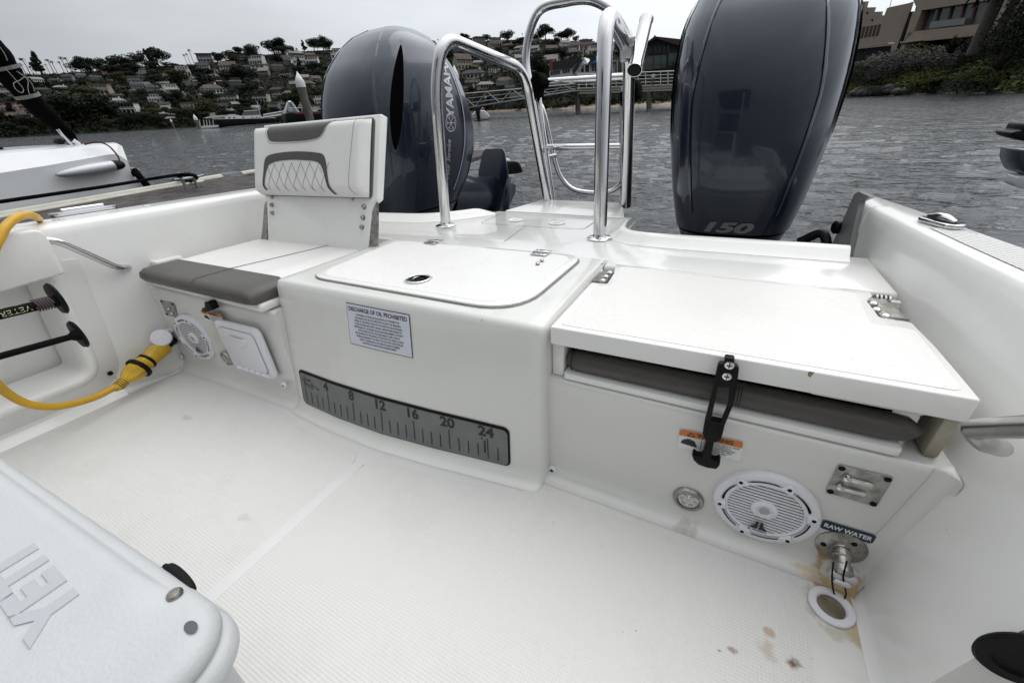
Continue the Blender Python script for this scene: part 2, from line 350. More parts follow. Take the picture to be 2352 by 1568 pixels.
# ================================================================== the boat
boat = Thing('fishing_boat', 'white fibreglass fishing boat seen from inside its cockpit, towards the stern', 'boat')
P = boat.part
def itp(xs, ys, x):
    if x <= xs[0]: return ys[0]
    for a, b, c, d in zip(xs, xs[1:], ys, ys[1:]):
        if x <= b: return c+(d-c)*(x-a)/(b-a)
    return ys[-1]
XL, XR = -1.58, .298
def Fc(x, z):                                 # bowed front of the middle console
    s = itp([-.985,-.94,-.8,-.65,-.5,-.4,-.31,-.24], [.050,.055,.062,.060,.046,.033,.022,.012], x)
    return .537 - s*(.345-z)/.315
YR = .556
def FR_(x, z): return YR
def FL(x, z): return .478 + .02*(x+1.58)/.6 + .03*(z-.15)
def ring_front(x, F, zt, yb, r=.016, cr=.032, rows=7):
    o = []
    for k in range(6):
        a = math.pi/2*k/5; o.append((x, F(x,cr)-cr+cr*math.sin(a)-.0, .001+cr*(1-math.cos(a))))
    for k in range(1, rows+1):
        z = cr+(zt-r-cr)*k/rows; o.append((x, F(x,z), z))
    for k in range(1, 6):
        a = math.pi/2*k/5; o.append((x, F(x,zt)+r*(1-math.cos(a)), zt-r+r*math.sin(a)))
    o.append((x, yb, zt)); return o
def frange(a, b, n): return [a+(b-a)*k/n for k in range(n+1)]
# cockpit floor
bm = B(); prism(bm, [(-1.60,-2.2,0),(.36,-2.2,0),(.36,.60,0),(-1.60,.60,0)], (0,0,-.03)); P(bm, 'cockpit_floor', M['floor'])
def yfl(x): return .012+itp([-1.58,-1.0,-.985,-.94,-.8,-.65,-.5,-.4,-.31,-.24,.3],[.42,.435,.43,.415,.405,.41,.425,.44,.455,.49,.505],x)
for (xa, xb, lab) in ((-1.545,-.661,'left'),(-.637,.214,'right')):
    bm = B(); top = [(x, yfl(x), .002) for x in frange(xa+.02, xb-.02, 20)]
    prism(bm, rpoly([(xa,-2.1,.0005),(xb,-2.1,.0005),(xb,yfl(xb)-.03,.0005)]+[(x,y,.0005) for x,y,z in top[::-1]]+[(xa,yfl(xa)-.03,.0005)], [.02,.02,.03]+[0]*21+[.03]), (0,0,.0009))
    P(bm, 'nonskid_panel', M['nonskid'])
bm = B(); prism(bm, [(-.662,-2.1,.0006),(-.636,-2.1,.0006),(-.636,.40,.0006),(-.662,.40,.0006)], (0,0,.0012)); P(bm, 'floor_seam', M['seam'])
# middle console
bm = B(); rings = [ring_front(x, Fc, .36, .945) for x in frange(-.972, -.252, 26)]
def inset(r, x, d): return [(x, p[1]+(d if i < 18 else 0), p[2]-(d if 14 < i else 0)) for i, p in enumerate(r)]
rings = [[(-.985,p[1]+.02,min(p[2],.345)) for p in rings[0]], [(-.981,p[1]+.006,min(p[2],.356)) for p in rings[0]]] + rings + [[(-.243,p[1]+.006,min(p[2],.356)) for p in rings[-1]], [(-.239,p[1]+.02,min(p[2],.345)) for p in rings[-1]]]
rings = [r+[(r[0][0], .945, 0)] for r in rings]
loft(bm, rings); cons = P(bm, 'console_moulding', M['gelface'], angle=50)
# left seat base
bm = B(); rings = [ring_front(x, FL, .285, .96, r=.012) for x in frange(-1.60, -.97, 12)]; rings = [r+[(r[0][0],.96,0)] for r in rings]
loft(bm, rings); P(bm, 'seat_base', M['gelface'], angle=50)
# right locker: face, sill, roof, back
bm = B(); rings = []
for x in frange(-.25, .36, 12):
    r = ring_front(x, FR_, .248, .90, r=.01); rings.append(r+[(x,.90,0)])
loft(bm, rings); P(bm, 'locker_face', M['facest'], angle=50)
bm = B(); box(bm, (.03,.742,.318), (.54,.30,.012)); box(bm, (.03,.885,.30),(.55,.012,.10)); P(bm, 'locker_frame', M['gel'])
bm = B(); box(bm, (-.226,.60,.285), (.024,.06,.074)); bev(bm,.004); P(bm, 'locker_jamb', M['gel'])
bm = B(); box(bm, (.296,.603,.284), (.016,.05,.070)); bev(bm,.004); P(bm, 'locker_jamb', mat('stained_jamb', (.40,.375,.30), .6, var2=(.25,.22,.16), vscale=25))
# aft deck with its motor wells
rw = [(-.27,1.41),(-.262,1.24),(-.245,1.175),(-.20,1.145),(-.10,1.137),(.06,1.134),(.262,1.131)]
lw = [(-.868,1.43),(-.94,1.335),(-1.01,1.272),(-1.08,1.240),(-1.2,1.225),(-1.35,1.215),(-1.60,1.205)]
rws = spl([(x,y,.36) for x,y in rw], 5); lws = spl([(x,y,.36) for x,y in lw], 5)
bm = B(); out_ = [(-1.60,.962,.36),(-.985,.962,.36),(-.985,.947,.36),(-.24,.947,.36),(-.24,.898,.36),(.305,.898,.36),(.305,1.131,.36)] + [tuple(p) for p in rws[::-1]] + [(-.29,1.455,.36),(-.85,1.47,.36)] + [tuple(p) for p in lws]
prism(bm, out_, (0,0,-.9)); bev(bm, .008, 2, 60); P(bm, 'aft_deck', M['gel'], angle=50)
for pth, s in ((rws, 1), (lws, -1)):
    bm = B(); rings = []
    for i, p in enumerate(pth):
        d = (pth[min(i+1,len(pth)-1)]-pth[max(i-1,0)]).normalized(); nrm = V((-d.y, d.x, 0))*s   # towards the deck
        h = .026*min(1, (i+.6)/3.0) if True else 0
        q = p + nrm*-.004
        rings.append([q+V((0,0,-.02)), q+V((0,0,h-.004)), q+nrm*-.004*0+nrm*-.0+V((0,0,h)), q-nrm*.010+V((0,0,h)), q-nrm*.020+V((0,0,h-.006)), q-nrm*.034+V((0,0,.008)), q-nrm*.05+V((0,0,.0008)), q-nrm*.05+V((0,0,-.02))])
    # flip so that the ramp faces the deck
    loft(bm, rings); P(bm, 'well_coaming', M['gel'], angle=60)
bm = B(); prism(bm, rpoly([(-.815,1.455,.3655),(-.315,1.418,.3655),(-.36,1.60,.3655),(-.405,1.70,.3655),(-.765,1.735,.3655)], .012, 3), (0,0,-.022)); bev(bm,.004,2,50); P(bm, 'swim_platform', M['gel'])
bm = B(); prism(bm, [(-.80,1.46,.343),(-.33,1.43,.343),(-.41,1.69,.343),(-.75,1.72,.343)], (0,0,-.9)); P(bm, 'platform_hull', M['gel'])
# grooves and flush panels of the aft deck
bm = B()
def ribbon(pts, w, z=.3612):
    L = [V((p[0],p[1],z)) for p in pts]; rings = []
    for i, p in enumerate(L):
        d = (L[min(i+1,len(L)-1)]-L[max(i-1,0)]).normalized(); n_ = V((-d.y,d.x,0)); rings.append((p+n_*w/2, p-n_*w/2))
    vs = [[bm.verts.new(a), bm.verts.new(b)] for a, b in rings]
    for a, b in zip(vs, vs[1:]): bm.faces.new((a[0],a[1],b[1],b[0]))
ribbon([(-.583,1.03),(-.613,1.25)], .003); ribbon(rpoly([(-.80,1.235,0),(-.40,1.235,0),(-.40,1.40,0),(-.81,1.42,0)],.03)+[V((-.80,1.25,0))], .003)
P(bm, 'deck_groove', mat('groove_shadow_line', (.32,.32,.31), .6))
for (x, y) in ((-.69,1.315),(-.52,1.30)):
    bm = B(); lathe(bm, [(.030,0),(.030,.003),(.026,.004),(.024,.002),(.012,.002),(.011,.004),(0,.004)], (x,y,.3605), n=28); P(bm, 'deck_fill_cap', M['gel'])
# big hatch on the console
hc = [(-.925,.588,0),(-.325,.580,0),(-.268,.935,0),(-.935,.948,0)]
hc = [BP(700,636,2,.362),BP(1190,722,2,.362),BP(1345,590,2,.362),BP(905,552,2,.362)]
bm = B(); o1 = rpoly(hc, [.07,.11,.06,.05], 8); prism(bm, [(p.x,p.y,.3608) for p in o1], (0,0,.0006)); grv = P(bm, 'hatch_groove_shade', M['gap'])  # flat grey ring: the shade of the hatch groove put in as colour
cen = sum((V(p) for p in o1), V())/len(o1)
bm = B(); a = [cen+(p-cen)*(1-.0042/(p-cen).length) for p in o1]; prism(bm, [(p.x,p.y,.361) for p in a], (0,0,.0055)); bev(bm, .0025, 2, 50); hatch = P(bm, 'console_hatch', M['gel'])
bm = B(); a2 = [cen+(p-cen)*(1-.028/(p-cen).length) for p in o1]; prism(bm, [(p.x,p.y,.3663) for p in a2], (0,0,.0006)); P(bm, 'hatch_nonskid', M['hatch'], hatch)
dc = BP(961,642,2,.3672)
bm = B(); lathe(bm, [(.036,-.001),(.034,.001),(.031,.0005)], dc, n=40); P(bm, 'latch_dish', M['gel'], hatch)
bm = B(); lathe(bm, [(.029,0),(.029,.003),(.027,.0042),(.0235,.003),(.0235,.0015)], dc, n=40); P(bm, 'latch_ring', M['steel'], hatch)
bm = B(); lathe(bm, [(.0235,.001),(0,.001)], dc, n=40); P(bm, 'latch_cup', M['black'], hatch)
bm = B(); lathe(bm, [(.0235,.0026),(.0235,.0034),(.013,.0034),(.012,.002)], dc, n=40)
bmesh.ops.delete(bm, geom=[v for v in bm.verts if (v.co-dc).dot(V((.8,.6,0))) > .004], context='VERTS'); P(bm, 'latch_handle', M['steel'], hatch)
bm = B(); lathe(bm, [(.0135,.0012),(.0135,.003),(.0115,.003),(.0115,.0012)], dc+V((.005,.003,0)), n=30); P(bm, 'latch_keyway', M['dark'], hatch)
for (px, py) in ((996,555),(1243,580)):
    h = BP(px,py,2,.37); bm = B()
    box(bm, h+V((0,.013,0)), (.044,.020,.003)); box(bm, h+V((0,-.013,0)), (.044,.020,.003)); tube(bm, [h+V((-.022,0,.001)),h+V((.022,0,.001))], .0042, 10); bev(bm,.0012)
    hg = P(bm, 'hatch_hinge', M['steel'], hatch)
    for sx in (-.013,.013):
        for sy in (-.014,.014): bm = B(); screw_bm(bm, h+V((sx,sy,.0015)), (0,0,1), .0038, .0018); P(bm, 'hinge_screw', M['oldsteel'], hatch)
for (px, py) in ((1235,606),(1245,599)):
    bm = B(); screw_bm(bm, BP(px,py,2,.369), (0,0,1), .0055, .004); P(bm, 'hatch_bolt', M['oldsteel'], hatch)
# drain in front of the latch: faint moulded line
# ---- locker lid
lid_px = [(1263,750),(2257,920),(2210,864),(2150,795),(2096,741),(2082,737),(2022,729),(1992,690),(2005,678),(1996,667),(1413,606),(1410,626),(1394,651),(1358,648)]
lp = [BP(a,b,2,.36) for a,b in lid_px]
bm = B(); prism(bm, rpoly(lp, [.004,.004,0,0,.006,.004,.006,.006,.003,.004,.006,.004,.006,.004], 3), (0,0,-.034)); bev(bm, .005, 3, 60); lid = P(bm, 'locker_lid', M['gel'], angle=50)
cl = sum((V(p) for p in lp), V())/len(lp)
lid_in = [(1285,745),(2215,900),(2100,756),(2000,745),(1972,685),(1960,672),(1425,613),(1412,652),(1372,658)]
bm = B(); prism(bm, rpoly([BP(a,b,2,.3602) for a,b in lid_in], .012, 3), (0,0,.0005)); P(bm, 'lid_nonskid', M['nonskid2'], lid)
# strap hinges of the lid
for pts, scr, kn in (([(1358,647),(1391,650),(1412,624),(1388,621)], [(1385,645),(1392,636),(1401,627)], (1390,612)),
                     ([(1991,690),(2021,728),(2090,738),(2030,690)], [(2006,698),(2013,712),(2034,726)], (2025,685))):
    bm = B(); prism(bm, rpoly([BP(a,b,2,.352) for a,b in pts], .003, 2), (0,0,.003)); hg = P(bm, 'lid_hinge', M['oldsteel'], lid)
    for a, b in scr: bm = B(); lathe(bm, [(.0068,0),(.006,.003),(.003,.0048),(0,.0052)], BP(a,b,2,.356), n=16); P(bm, 'hinge_screw', M['steel'], lid)
    k = BP(kn[0],kn[1],2,.352); bm = B()
    for i in range(4): lathe(bm, [(0,0),(.011,0),(.011,.003),(0,.003)], k+V((-.010+.006*i,0,-.004)), (1,0,0), 20)
    P(bm, 'hinge_knuckle', M['oldsteel'], lid)
# rub mark on the lid edge
q = BP(1862,858,1,.541)
bm = B(); prism(bm, [q+V((-.002,0,-.004)),q+V((.001,0,-.005)),q+V((.002,0,-.001)),q+V((.0035,0,.003)),q+V((-.0025,0,.003)),q+V((-.003,0,.0))], (0,-.0006,0)); P(bm, 'gelcoat_chip', mat('chip', (.30,.22,.10), .7, vary=.4, vscale=200), lid)
# rubber T latch
bm = B(); YL = .533
def outl(L, base=(1563.3,816.7), s=.186, y=YL): return [BP(base[0]+a*s, base[1]+b*s, 1, y) for a, b in L]
prism(bm, outl([(540,40),(555,28),(650,40),(665,60),(660,130),(535,115)]), (0,.012,0))
prism(bm, outl([(455,130),(480,100),(560,108),(665,125),(700,140),(720,180),(690,400),(640,640),(580,633),(600,400),(460,385),(375,800),(300,800),(400,400)]), (0,.010,0))
prism(bm, outl([(640,630),(545,860),(300,800),(300,790),(375,800),(492,828),(583,625)]), (0,.010,0))
prism(bm, outl([(300,800),(547,850),(520,960),(500,1030),(440,1070),(405,1075),(320,1060),(290,1015),(270,960)]), (0,.016,0))
prism(bm, outl([(320,1055),(408,1075),(375,1250),(380,1290),(430,1300),(470,1285),(490,1310),(478,1360),(440,1400),(330,1385),(220,1345),(160,1290),(138,1225),(155,1208),(190,1240),(240,1250),(270,1230)]), (0,.014,0))
bev(bm, .0014, 2, 50); lt = P(bm, 'rubber_latch', M['black'])
for (a, b) in ((602,120),(572,255)):
    q = outl([(a,b)])[0]; bm = B(); screw_bm(bm, q, (0,-1,0), .0062, .0015); P(bm, 'latch_screw', M['steel'], lt)
    bm = B(); box(bm, q+V((0,-.0021,0)), (.007,.0006,.0016)); box(bm, q+V((0,-.0023,0)), (.0016,.0006,.007)); P(bm, 'screw_slot', M['ink'], lt)
# ---- speakers
def speaker(cpx, y, yaw, r=.080):
    c = BP(cpx[0], cpx[1], 1, y); n = V((math.sin(yaw), -math.cos(yaw), .0)); pl = Pl(c, V((math.cos(yaw), math.sin(yaw), 0)), (0,0,1))
    if pl.n.dot(n) < 0: pl.n = -pl.n
    n = pl.n
    bm = B(); lathe(bm, [(r,-.004),(r,.006),(r*.975,.0095),(r*.86,.0115),(r*.80,.0095),(r*.785,.0035)], c, n, 64); sp = P(bm, 'speaker', M['plastic'])
    bm = B(); lathe(bm, [(r*.79,.0033),(0,.0033)], c, n, 48); P(bm, 'speaker_cone', M['dark'], sp)
    bm = B(); lathe(bm, [(r*.775,.0032),(r*.775,.010),(r*.73,.0115),(r*.705,.0105),(r*.70,.004)], c, n, 64)
    R_ = r*.71; N = 17
    for i in range(N):
        v = -R_+2*R_*(i+.5)/N; hw = math.sqrt(max(0, R_*R_-v*v)); t = R_/N*.52
        for (ua, ub) in (((-hw, hw),) if abs(v) > r*.24 else ((-hw,-math.sqrt((r*.24)**2-v*v)*.8),(math.sqrt((r*.24)**2-v*v)*.8,hw))):
            prism(bm, [pl(ua,v-t,.0085),pl(ub,v-t,.0085),pl(ub,v+t,.0085),pl(ua,v+t,.0085)], n*-.002)
    lathe(bm, [(r*.255,.005),(r*.25,.0105),(r*.16,.0125),(r*.14,.0105),(0,.0118)], c, n, 36); P(bm, 'speaker_grille', M['plastic'], sp)
    bm = B()
    for i in range(-3,4):
        for j in range(-3,4):
            u, v = (i+.5*(j%2))*r*.034, j*r*.03
            if u*u+v*v < (r*.115)**2: lathe(bm, [(r*.0105,.0),(0,.0)], pl(u,v,.0126), n, 6)
    P(bm, 'tweeter_holes', M['ink'], sp)
    for k in range(6):
        a = math.radians(60*k+12); u, v = math.cos(a), math.sin(a)
        pr = Pl(c, pl(u,v)-c, pl(-v,u)-c); sg = 1 if pr.n.dot(n) > 0 else -1
        bm = B(); prism(bm, [pr(p.x, p.y, sg*.009) for p in rpoly([(r*.74,-r*.13,0),(r*.86,-r*.085,0),(r*.93,-r*.05,0),(r*.93,r*.05,0),(r*.86,r*.085,0),(r*.74,r*.13,0)], .003, 3)], n*.0055); bev(bm,.001,2,50); P(bm, 'mounting_ear', M['plastic'], sp)
        bm = B(); lathe(bm, [(.0032,.0),(.0026,.0008),(0,.0008)], pl(u*r*.855, v*r*.855, .0145), n, 14); P(bm, 'speaker_screw', M['black'], sp)
        a2_ = [math.radians(60*k+24+36*t/8) for t in range(9)]; bm = B()
        vs = [[bm.verts.new(pl(math.cos(q)*rr_, math.sin(q)*rr_, .0122)) for rr_ in (r*.80, r*.83)] for q in a2_]
        for p_, q_ in zip(vs, vs[1:]): bm.faces.new((p_[0],p_[1],q_[1],q_[0]))
        P(bm, 'rim_slot', M['dark'], sp)
    bm = B(); sg = .0125
    for s_ in (-1, 1):
        face(bm, [pl(s_*r*.02,-r*.36,sg),pl(s_*r*.065,-r*.36,sg),pl(s_*r*.085,-r*.50,sg),pl(s_*r*.16,-r*.555,sg),pl(s_*r*.16,-r*.60,sg),pl(s_*r*.015,-r*.60,sg)])
    text_bm(bm, 'JL AUDIO', pl, r*.085, 0, -r*.645, sg, bold=.02); P(bm, 'speaker_mark', M['ink'], sp)
speaker((1755,1160), YR+.001, 0, .0745)
speaker((451,774), .480, .12, .0785)
# ---- measuring ruler
def fr(u, v, w): return V((u, Fc(u,v)-.0012-w, v))
def curved_plate(bm, x0, x1, z0, z1, r, w, n=60):
    prev = None
    xs_ = sorted(set(frange(x0, x1, n)+[x0+r*(1-math.cos(math.radians(a))) for a in range(0,91,15)]+[x1-r*(1-math.cos(math.radians(a))) for a in range(0,91,15)]))
    for x in xs_:
        d = min(x-x0, x1-x, r); c = r-math.sqrt(max(0, r*r-(r-d)**2)); col = [bm.verts.new(fr(x, z, w)) for z in frange(z0+c, z1-c, 3)]
        if prev:
            for k in range(3): bm.faces.new((prev[k],col[k],col[k+1],prev[k+1]))
        prev = col
bm = B(); curved_plate(bm, -.943, -.311, .026, .128, .014, .0004); rul = P(bm, 'fish_ruler', M['black'])
bm = B(); curved_plate(bm, -.9385, -.3155, .0285, .1205, .011, .0016); P(bm, 'ruler_face', M['plate'], rul)
bm = B(); rp = Pl((0,0,0),(1,0,0),(0,0,1))
for i in range(26):
    x = -.922+i*.02335; h = .052 if i % 4 == 0 else .034
    if x > -.325: break
    face(bm, [fr(x-.0012,.037,.0022),fr(x+.0012,.037,.0022),fr(x+.0012,.037+h,.0022),fr(x-.0012,.037+h,.0022)])
P(bm, 'ruler_ticks', M['ink'], rul)
for k in range(4, 25, 4): bm = B(); text_bm(bm, str(k), rp, .034, -.922+k*.02335-.003, .105, .0022, bold=.035, sx=1.08, fn=fr); P(bm, 'ruler_number', M['ink'], rul)
bm = B()
# scribbled maker's script with a fish, at the zero end
def stroke(pts, w=.0009):
    L = spl([(a,b,0) for a,b in pts], 4)
    for a, b in zip(L, L[1:]):
        d = (b-a); 
        if d.length < 1e-6: continue
        d.normalize(); n_ = V((-d.y,d.x,0))*w; face(bm, [fr((a+n_).x,(a+n_).y,.0022),fr((a-n_).x,(a-n_).y,.0022),fr((b-n_).x,(b-n_).y,.0022),fr((b+n_).x,(b+n_).y,.0022)])
for pth in ([(-.932,.108),(-.928,.106),(-.924,.101),(-.920,.099),(-.914,.0985)], [(-.922,.113),(-.917,.114),(-.918,.106),(-.921,.103),(-.914,.107),(-.912,.103),(-.909,.107),(-.907,.103),(-.903,.106),(-.900,.103),(-.899,.110),(-.897,.103),(-.892,.105)],
            [(-.926,.102),(-.921,.094),(-.913,.092),(-.903,.092),(-.897,.091)], [(-.924,.092),(-.916,.091),(-.905,.086),(-.898,.086)], [(-.921,.097),(-.917,.093),(-.922,.091)],
            [(-.893,.100),(-.891,.095),(-.888,.099),(-.887,.088),(-.892,.082),(-.896,.086),(-.892,.092),(-.882,.093),(-.879,.090),(-.875,.093),(-.872,.090),(-.864,.091),(-.861,.088),(-.868,.088)]): stroke(pth)
P(bm, 'ruler_script', M['ink'], rul)
bm = B(); curved_plate(bm, -.371,-.366,.05,.082,.002,.0024,4); curved_plate(bm, -.377,-.373,.084,.089,.002,.0024,4); P(bm, 'ruler_scuff', mat('scuff',(.04,.04,.04),.8), rul)
# ---- discharge notice
bm = B(); curved_plate(bm, -.722, -.537, .2425, .3385, .001, .0004, 12); stk = P(bm, 'notice_sticker', M['ink'], cons)
bm = B(); curved_plate(bm, -.7205, -.5385, .2440, .3370, .001, .0009, 12); P(bm, 'notice_face', M['paper'], cons)
bm = B(); text_bm(bm, 'DISCHARGE OF OIL PROHIBITED', rp, .0130, -.6295, .3265, .0014, bold=.016, sx=.90, fn=fr)
for i, l in enumerate(['THE FEDERAL WATER POLLUTION CONTROL ACT PROHIBITS THE','DISCHARGE OF OIL OR OILY WASTE INTO OR UPON THE NAVIGABLE','WATERS OF THE UNITED STATES, OR THE WATERS OF THE CONTIGUOUS','ZONE, OR WHICH MAY AFFECT NATURAL RESOURCES BELONGING TO,','APPERTAINING TO, OR UNDER THE EXCLUSIVE MANAGEMENT AUTHORITY','OF THE UNITED STATES, IF SUCH DISCHARGE CAUSES A FILM OR','DISCOLORATION OF THE SURFACE OF THE WATER OR CAUSES A SLUDGE','OR EMULSION BENEATH THE SURFACE OF THE WATER. VIOLATORS ARE','SUBJECT TO SUBSTANTIAL CIVIL PENALTIES AND/OR CRIMINAL','SANCTIONS INCLUDING FINES AND IMPRISONMENT.']):
    text_bm(bm, l, rp, .0060, -.6295, .3150-i*.0070, .0014, bold=.012, sx=.70, fn=fr)
P(bm, 'notice_text', M['ink'], cons)
# ---- warning labels
def warn(pl, w, h, flip=False):
    bm = B(); slab(bm, pl, rr(w,h,.004), .0004, .0009); wl = P(bm, 'warning_label', M['paperw'])
    bm = B(); slab(bm, pl, [p for p in rr(w*.995,h*.99,.004) if p[1] > h*.18]+[(-w*.4975,h*.18),(w*.4975,h*.18)], .001, .0013); P(bm, 'warning_band', M['orange'], wl)
    bm = B(); text_bm(bm, 'WARNING', pl, h*.27, w*.08, h*.34, .0016, bold=.03)
    t = [(-w*.36,h*.24),(-w*.24,h*.24),(-w*.30,h*.44)]; 
    for a, b in zip(t, t[1:]+t[:1]):
        d = V((b[0]-a[0],b[1]-a[1],0)).normalized(); n_ = (-d.y*.0007, d.x*.0007)
        face(bm, [pl(a[0]+n_[0],a[1]+n_[1],.0016),pl(a[0]-n_[0],a[1]-n_[1],.0016),pl(b[0]-n_[0],b[1]-n_[1],.0016),pl(b[0]+n_[0],b[1]+n_[1],.0016)])
    text_bm(bm, '!', pl, h*.15, -w*.30, h*.31, .0016)
    fl = [(-.46,-.22),(-.44,-.05),(-.40,.0),(-.41,.06),(-.37,.02),(-.36,.10),(-.33,.05),(-.32,.12),(-.29,.02),(-.28,.09),(-.25,.0),(-.24,.05),(-.22,-.08),(-.18,-.30),(-.30,-.27)]
    face(bm, [pl(a*w,b*h,.0016) for a,b in fl]); face(bm, [pl(-.132*w,-.40*h,.0016),pl(-.122*w,-.40*h,.0016),pl(-.122*w,.12*h,.0016),pl(-.132*w,.12*h,.0016)])
    for i, l in enumerate(['Avoid serious injury or death','from fire or explosion.','resulting from leaking fuel.','Inspect system for leaks','at least once a year.']):
        text_bm(bm, l, pl, h*.118, -w*.09, h*(.11-.112*i), .0016, align='LEFT', bold=.01, sx=.93)
    P(bm, 'warning_text', M['ink'], wl)
a_, b_, c_ = BP(1561,983,1,YR-.001), BP(1708,1013,1,YR-.001), BP(1557,1026,1,YR-.001)
warn(Pl((a_+b_)/2+(c_-a_)/2, b_-a_, (0,0,1)), (b_-a_).length, (a_-c_).length*.97)
a_, b_, c_ = BP(461,711,1,.482), BP(508,722,1,.482), BP(472,735,1,.482)
warn(Pl((a_+b_)/2+(c_-a_)/2, b_-a_, (0,0,1)), (b_-a_).length, (a_-c_).length)
# ---- cockpit lamps, plates, bungs
def onface(px, y): return BP(px[0], px[1], 1, y)
def lamp(px, y, r=.026):
    c = onface(px, y); n = (0,-1,0)
    bm = B(); lathe(bm, [(r,-.002),(r,.003),(r*.93,.006),(r*.74,.0065),(r*.70,.003)], c, n, 40); lo = P(bm, 'courtesy_light', M['oldsteel'])
    bm = B(); lathe(bm, [(r*.71,.003),(r*.6,.006),(0,.0068)], c, n, 30); P(bm, 'lamp_lens', M['lens'], lo)
    bm = B()
    for k in range(6): lathe(bm, [(r*.15,0),(r*.1,.001),(0,.001)], c+V((math.cos(k*1.047)*r*.42,-.0072,math.sin(k*1.047)*r*.42)), n, 10)
    lathe(bm, [(r*.15,0),(0,.001)], c+V((0,-.0072,0)), n, 10); P(bm, 'lamp_diodes', M['silver'], lo)
lamp((1581,1144), YR-.001); lamp((522,822), .479, .024)
def plate(corners, y, blobs):
    pts = [onface(c, y) for c in corners]; bm = B(); prism(bm, rpoly(pts, .003, 3), (0,-.0022,0)); bev(bm,.0007,1,60); pt = P(bm, 'hinge_plate', M['oldsteel'])
    c = sum(pts, V())/4
    for p in pts: bm = B(); screw_bm(bm, c+(p-c)*.84+V((0,-.0025,0)), (0,-1,0), .0042, .0012); P(bm, 'plate_screw', M['black'], pt)
    for (u, v, a, b) in blobs: 
        bm = B()
        for t in (0,): lathe(bm, [(b,0),(b*.8,.005),(b*.3,.007),(0,.0072)], c+V((u,-.003,v)), (0,-1,0), 16); box(bm, c+V((u+a/2,-.005,v)), (a,.005,b*1.3))
        bev(bm,.0015,2,50); P(bm, 'plate_socket', M['steel'], pt)
plate([(1926,1065),(2052,1095),(2012,1162),(1895,1128)], YR-.001, ((-.015,.010,.028,.006),(-.017,-.009,.028,.006)))
plate([(369,688),(399,696),(411,731),(384,723)], .483, ((.008,.004,.004,.004),(.014,-.012,.004,.004)))
for px, y in (((652,885),.487),((1268,1078),YR),((1953,1316),YR),((415,819),.474)):
    c = onface(px, y-.006); bm = B(); lathe(bm, [(.0095,-.004),(.0095,.002),(.008,.0035),(.0045,.0035),(.0040,.001)], c, (0,-1,0), 20); bg_ = P(bm, 'drain_bung', M['plastic'])
    bm = B(); lathe(bm, [(.0042,.0032),(0,.0032)], c, (0,-1,0), 14); P(bm, 'bung_hole', M['ink'], bg_)
# raw water plaque and outlet
fr_keep = fr; cxw, czw = .2490, .0985; w_ = .064
fr = lambda u, v, w: V((u, FR_(u,v)-.0012-w, v))
bm = B(); curved_plate(bm, cxw-w_/2, cxw+w_/2, czw-.0098, czw+.0098, .005, .0002, 24); rwp = P(bm, 'water_plaque', M['blue'])
bm = B(); text_bm(bm, 'RAW WATER', rp, .0114, cxw, czw-.0003, .0008, bold=.03, sx=.84, fn=fr); P(bm, 'plaque_text', M['paperw'], rwp); fr = fr_keep
c = BP(1931,1256,1,YR-.001); bm = B(); lathe(bm, [(.0325,-.002),(.0325,.001),(.030,.003),(.013,.006),(.012,.008),(0,.008)], c, (0,-1,0), 40); wo = P(bm, 'washdown_outlet', M['oldsteel'])
for k in range(3): bm = B(); screw_bm(bm, c+V((math.cos(1.1+k*2.094)*.022,-.004,math.sin(1.1+k*2.094)*.022)), (0,-1,0), .0042, .0015); P(bm, 'outlet_screw', M['black'], wo)
bm = B(); lathe(bm, [(.012,0),(.012,.010),(.010,.012),(.010,.022),(.013,.024),(.013,.034),(.009,.038),(0,.038)], c+V((0,-.005,0)), (0,-1,-.35), 22); P(bm, 'outlet_nozzle', M['oldsteel'], wo)
bm = B(); q = c+V((.002,-.038,-.017)); box(bm, q, (.034,.010,.012)); box(bm, q+V((0,-.004,-.008)), (.022,.012,.010)); bev(bm,.004,3,30); P(bm, 'outlet_cap', M['alu'], wo)
cp = BP(1948,1290,1,YR-.03); p0, p1 = BP(1914,1290,1,YR-.045), BP(1945,1288,1,YR-.045)
bm = B(); tube(bm, spl([p0, BP(1911,1330,1,YR-.045), BP(1917,1365,1,YR-.045), BP(1931,1379,1,YR-.047), BP(1943,1365,1,YR-.045), BP(1937,1328,1,YR-.045), p1], 6), .0012, 6); P(bm, 'cap_lanyard', M['black'], wo)
# floor drains
for (px, r, m_) in (((1909,1392),.0290,'plastic'),((395,852),.030,'plastic')):
    c = BP(px[0],px[1],2,.003); bm = B(); lathe(bm, [(r,-.002),(r,.002),(r*.95,.0035),(r*.68,.0035),(r*.62,.001),(r*.60,-.001)], c, n=40); dr = P(bm, 'floor_drain', M['plastic'])
    bm = B(); lathe(bm, [(r*.61,-.0005),(r*.58,.0002),(r*.45,.0004),(0,.0004)], c, n=30); P(bm, 'drain_bowl', mat('drain_dirt_shade', (.10,.08,.05), .6, var2=(.20,.17,.12), vscale=40), dr)  # dirt brown, darkened further in colour as the shade of a deeper bowl
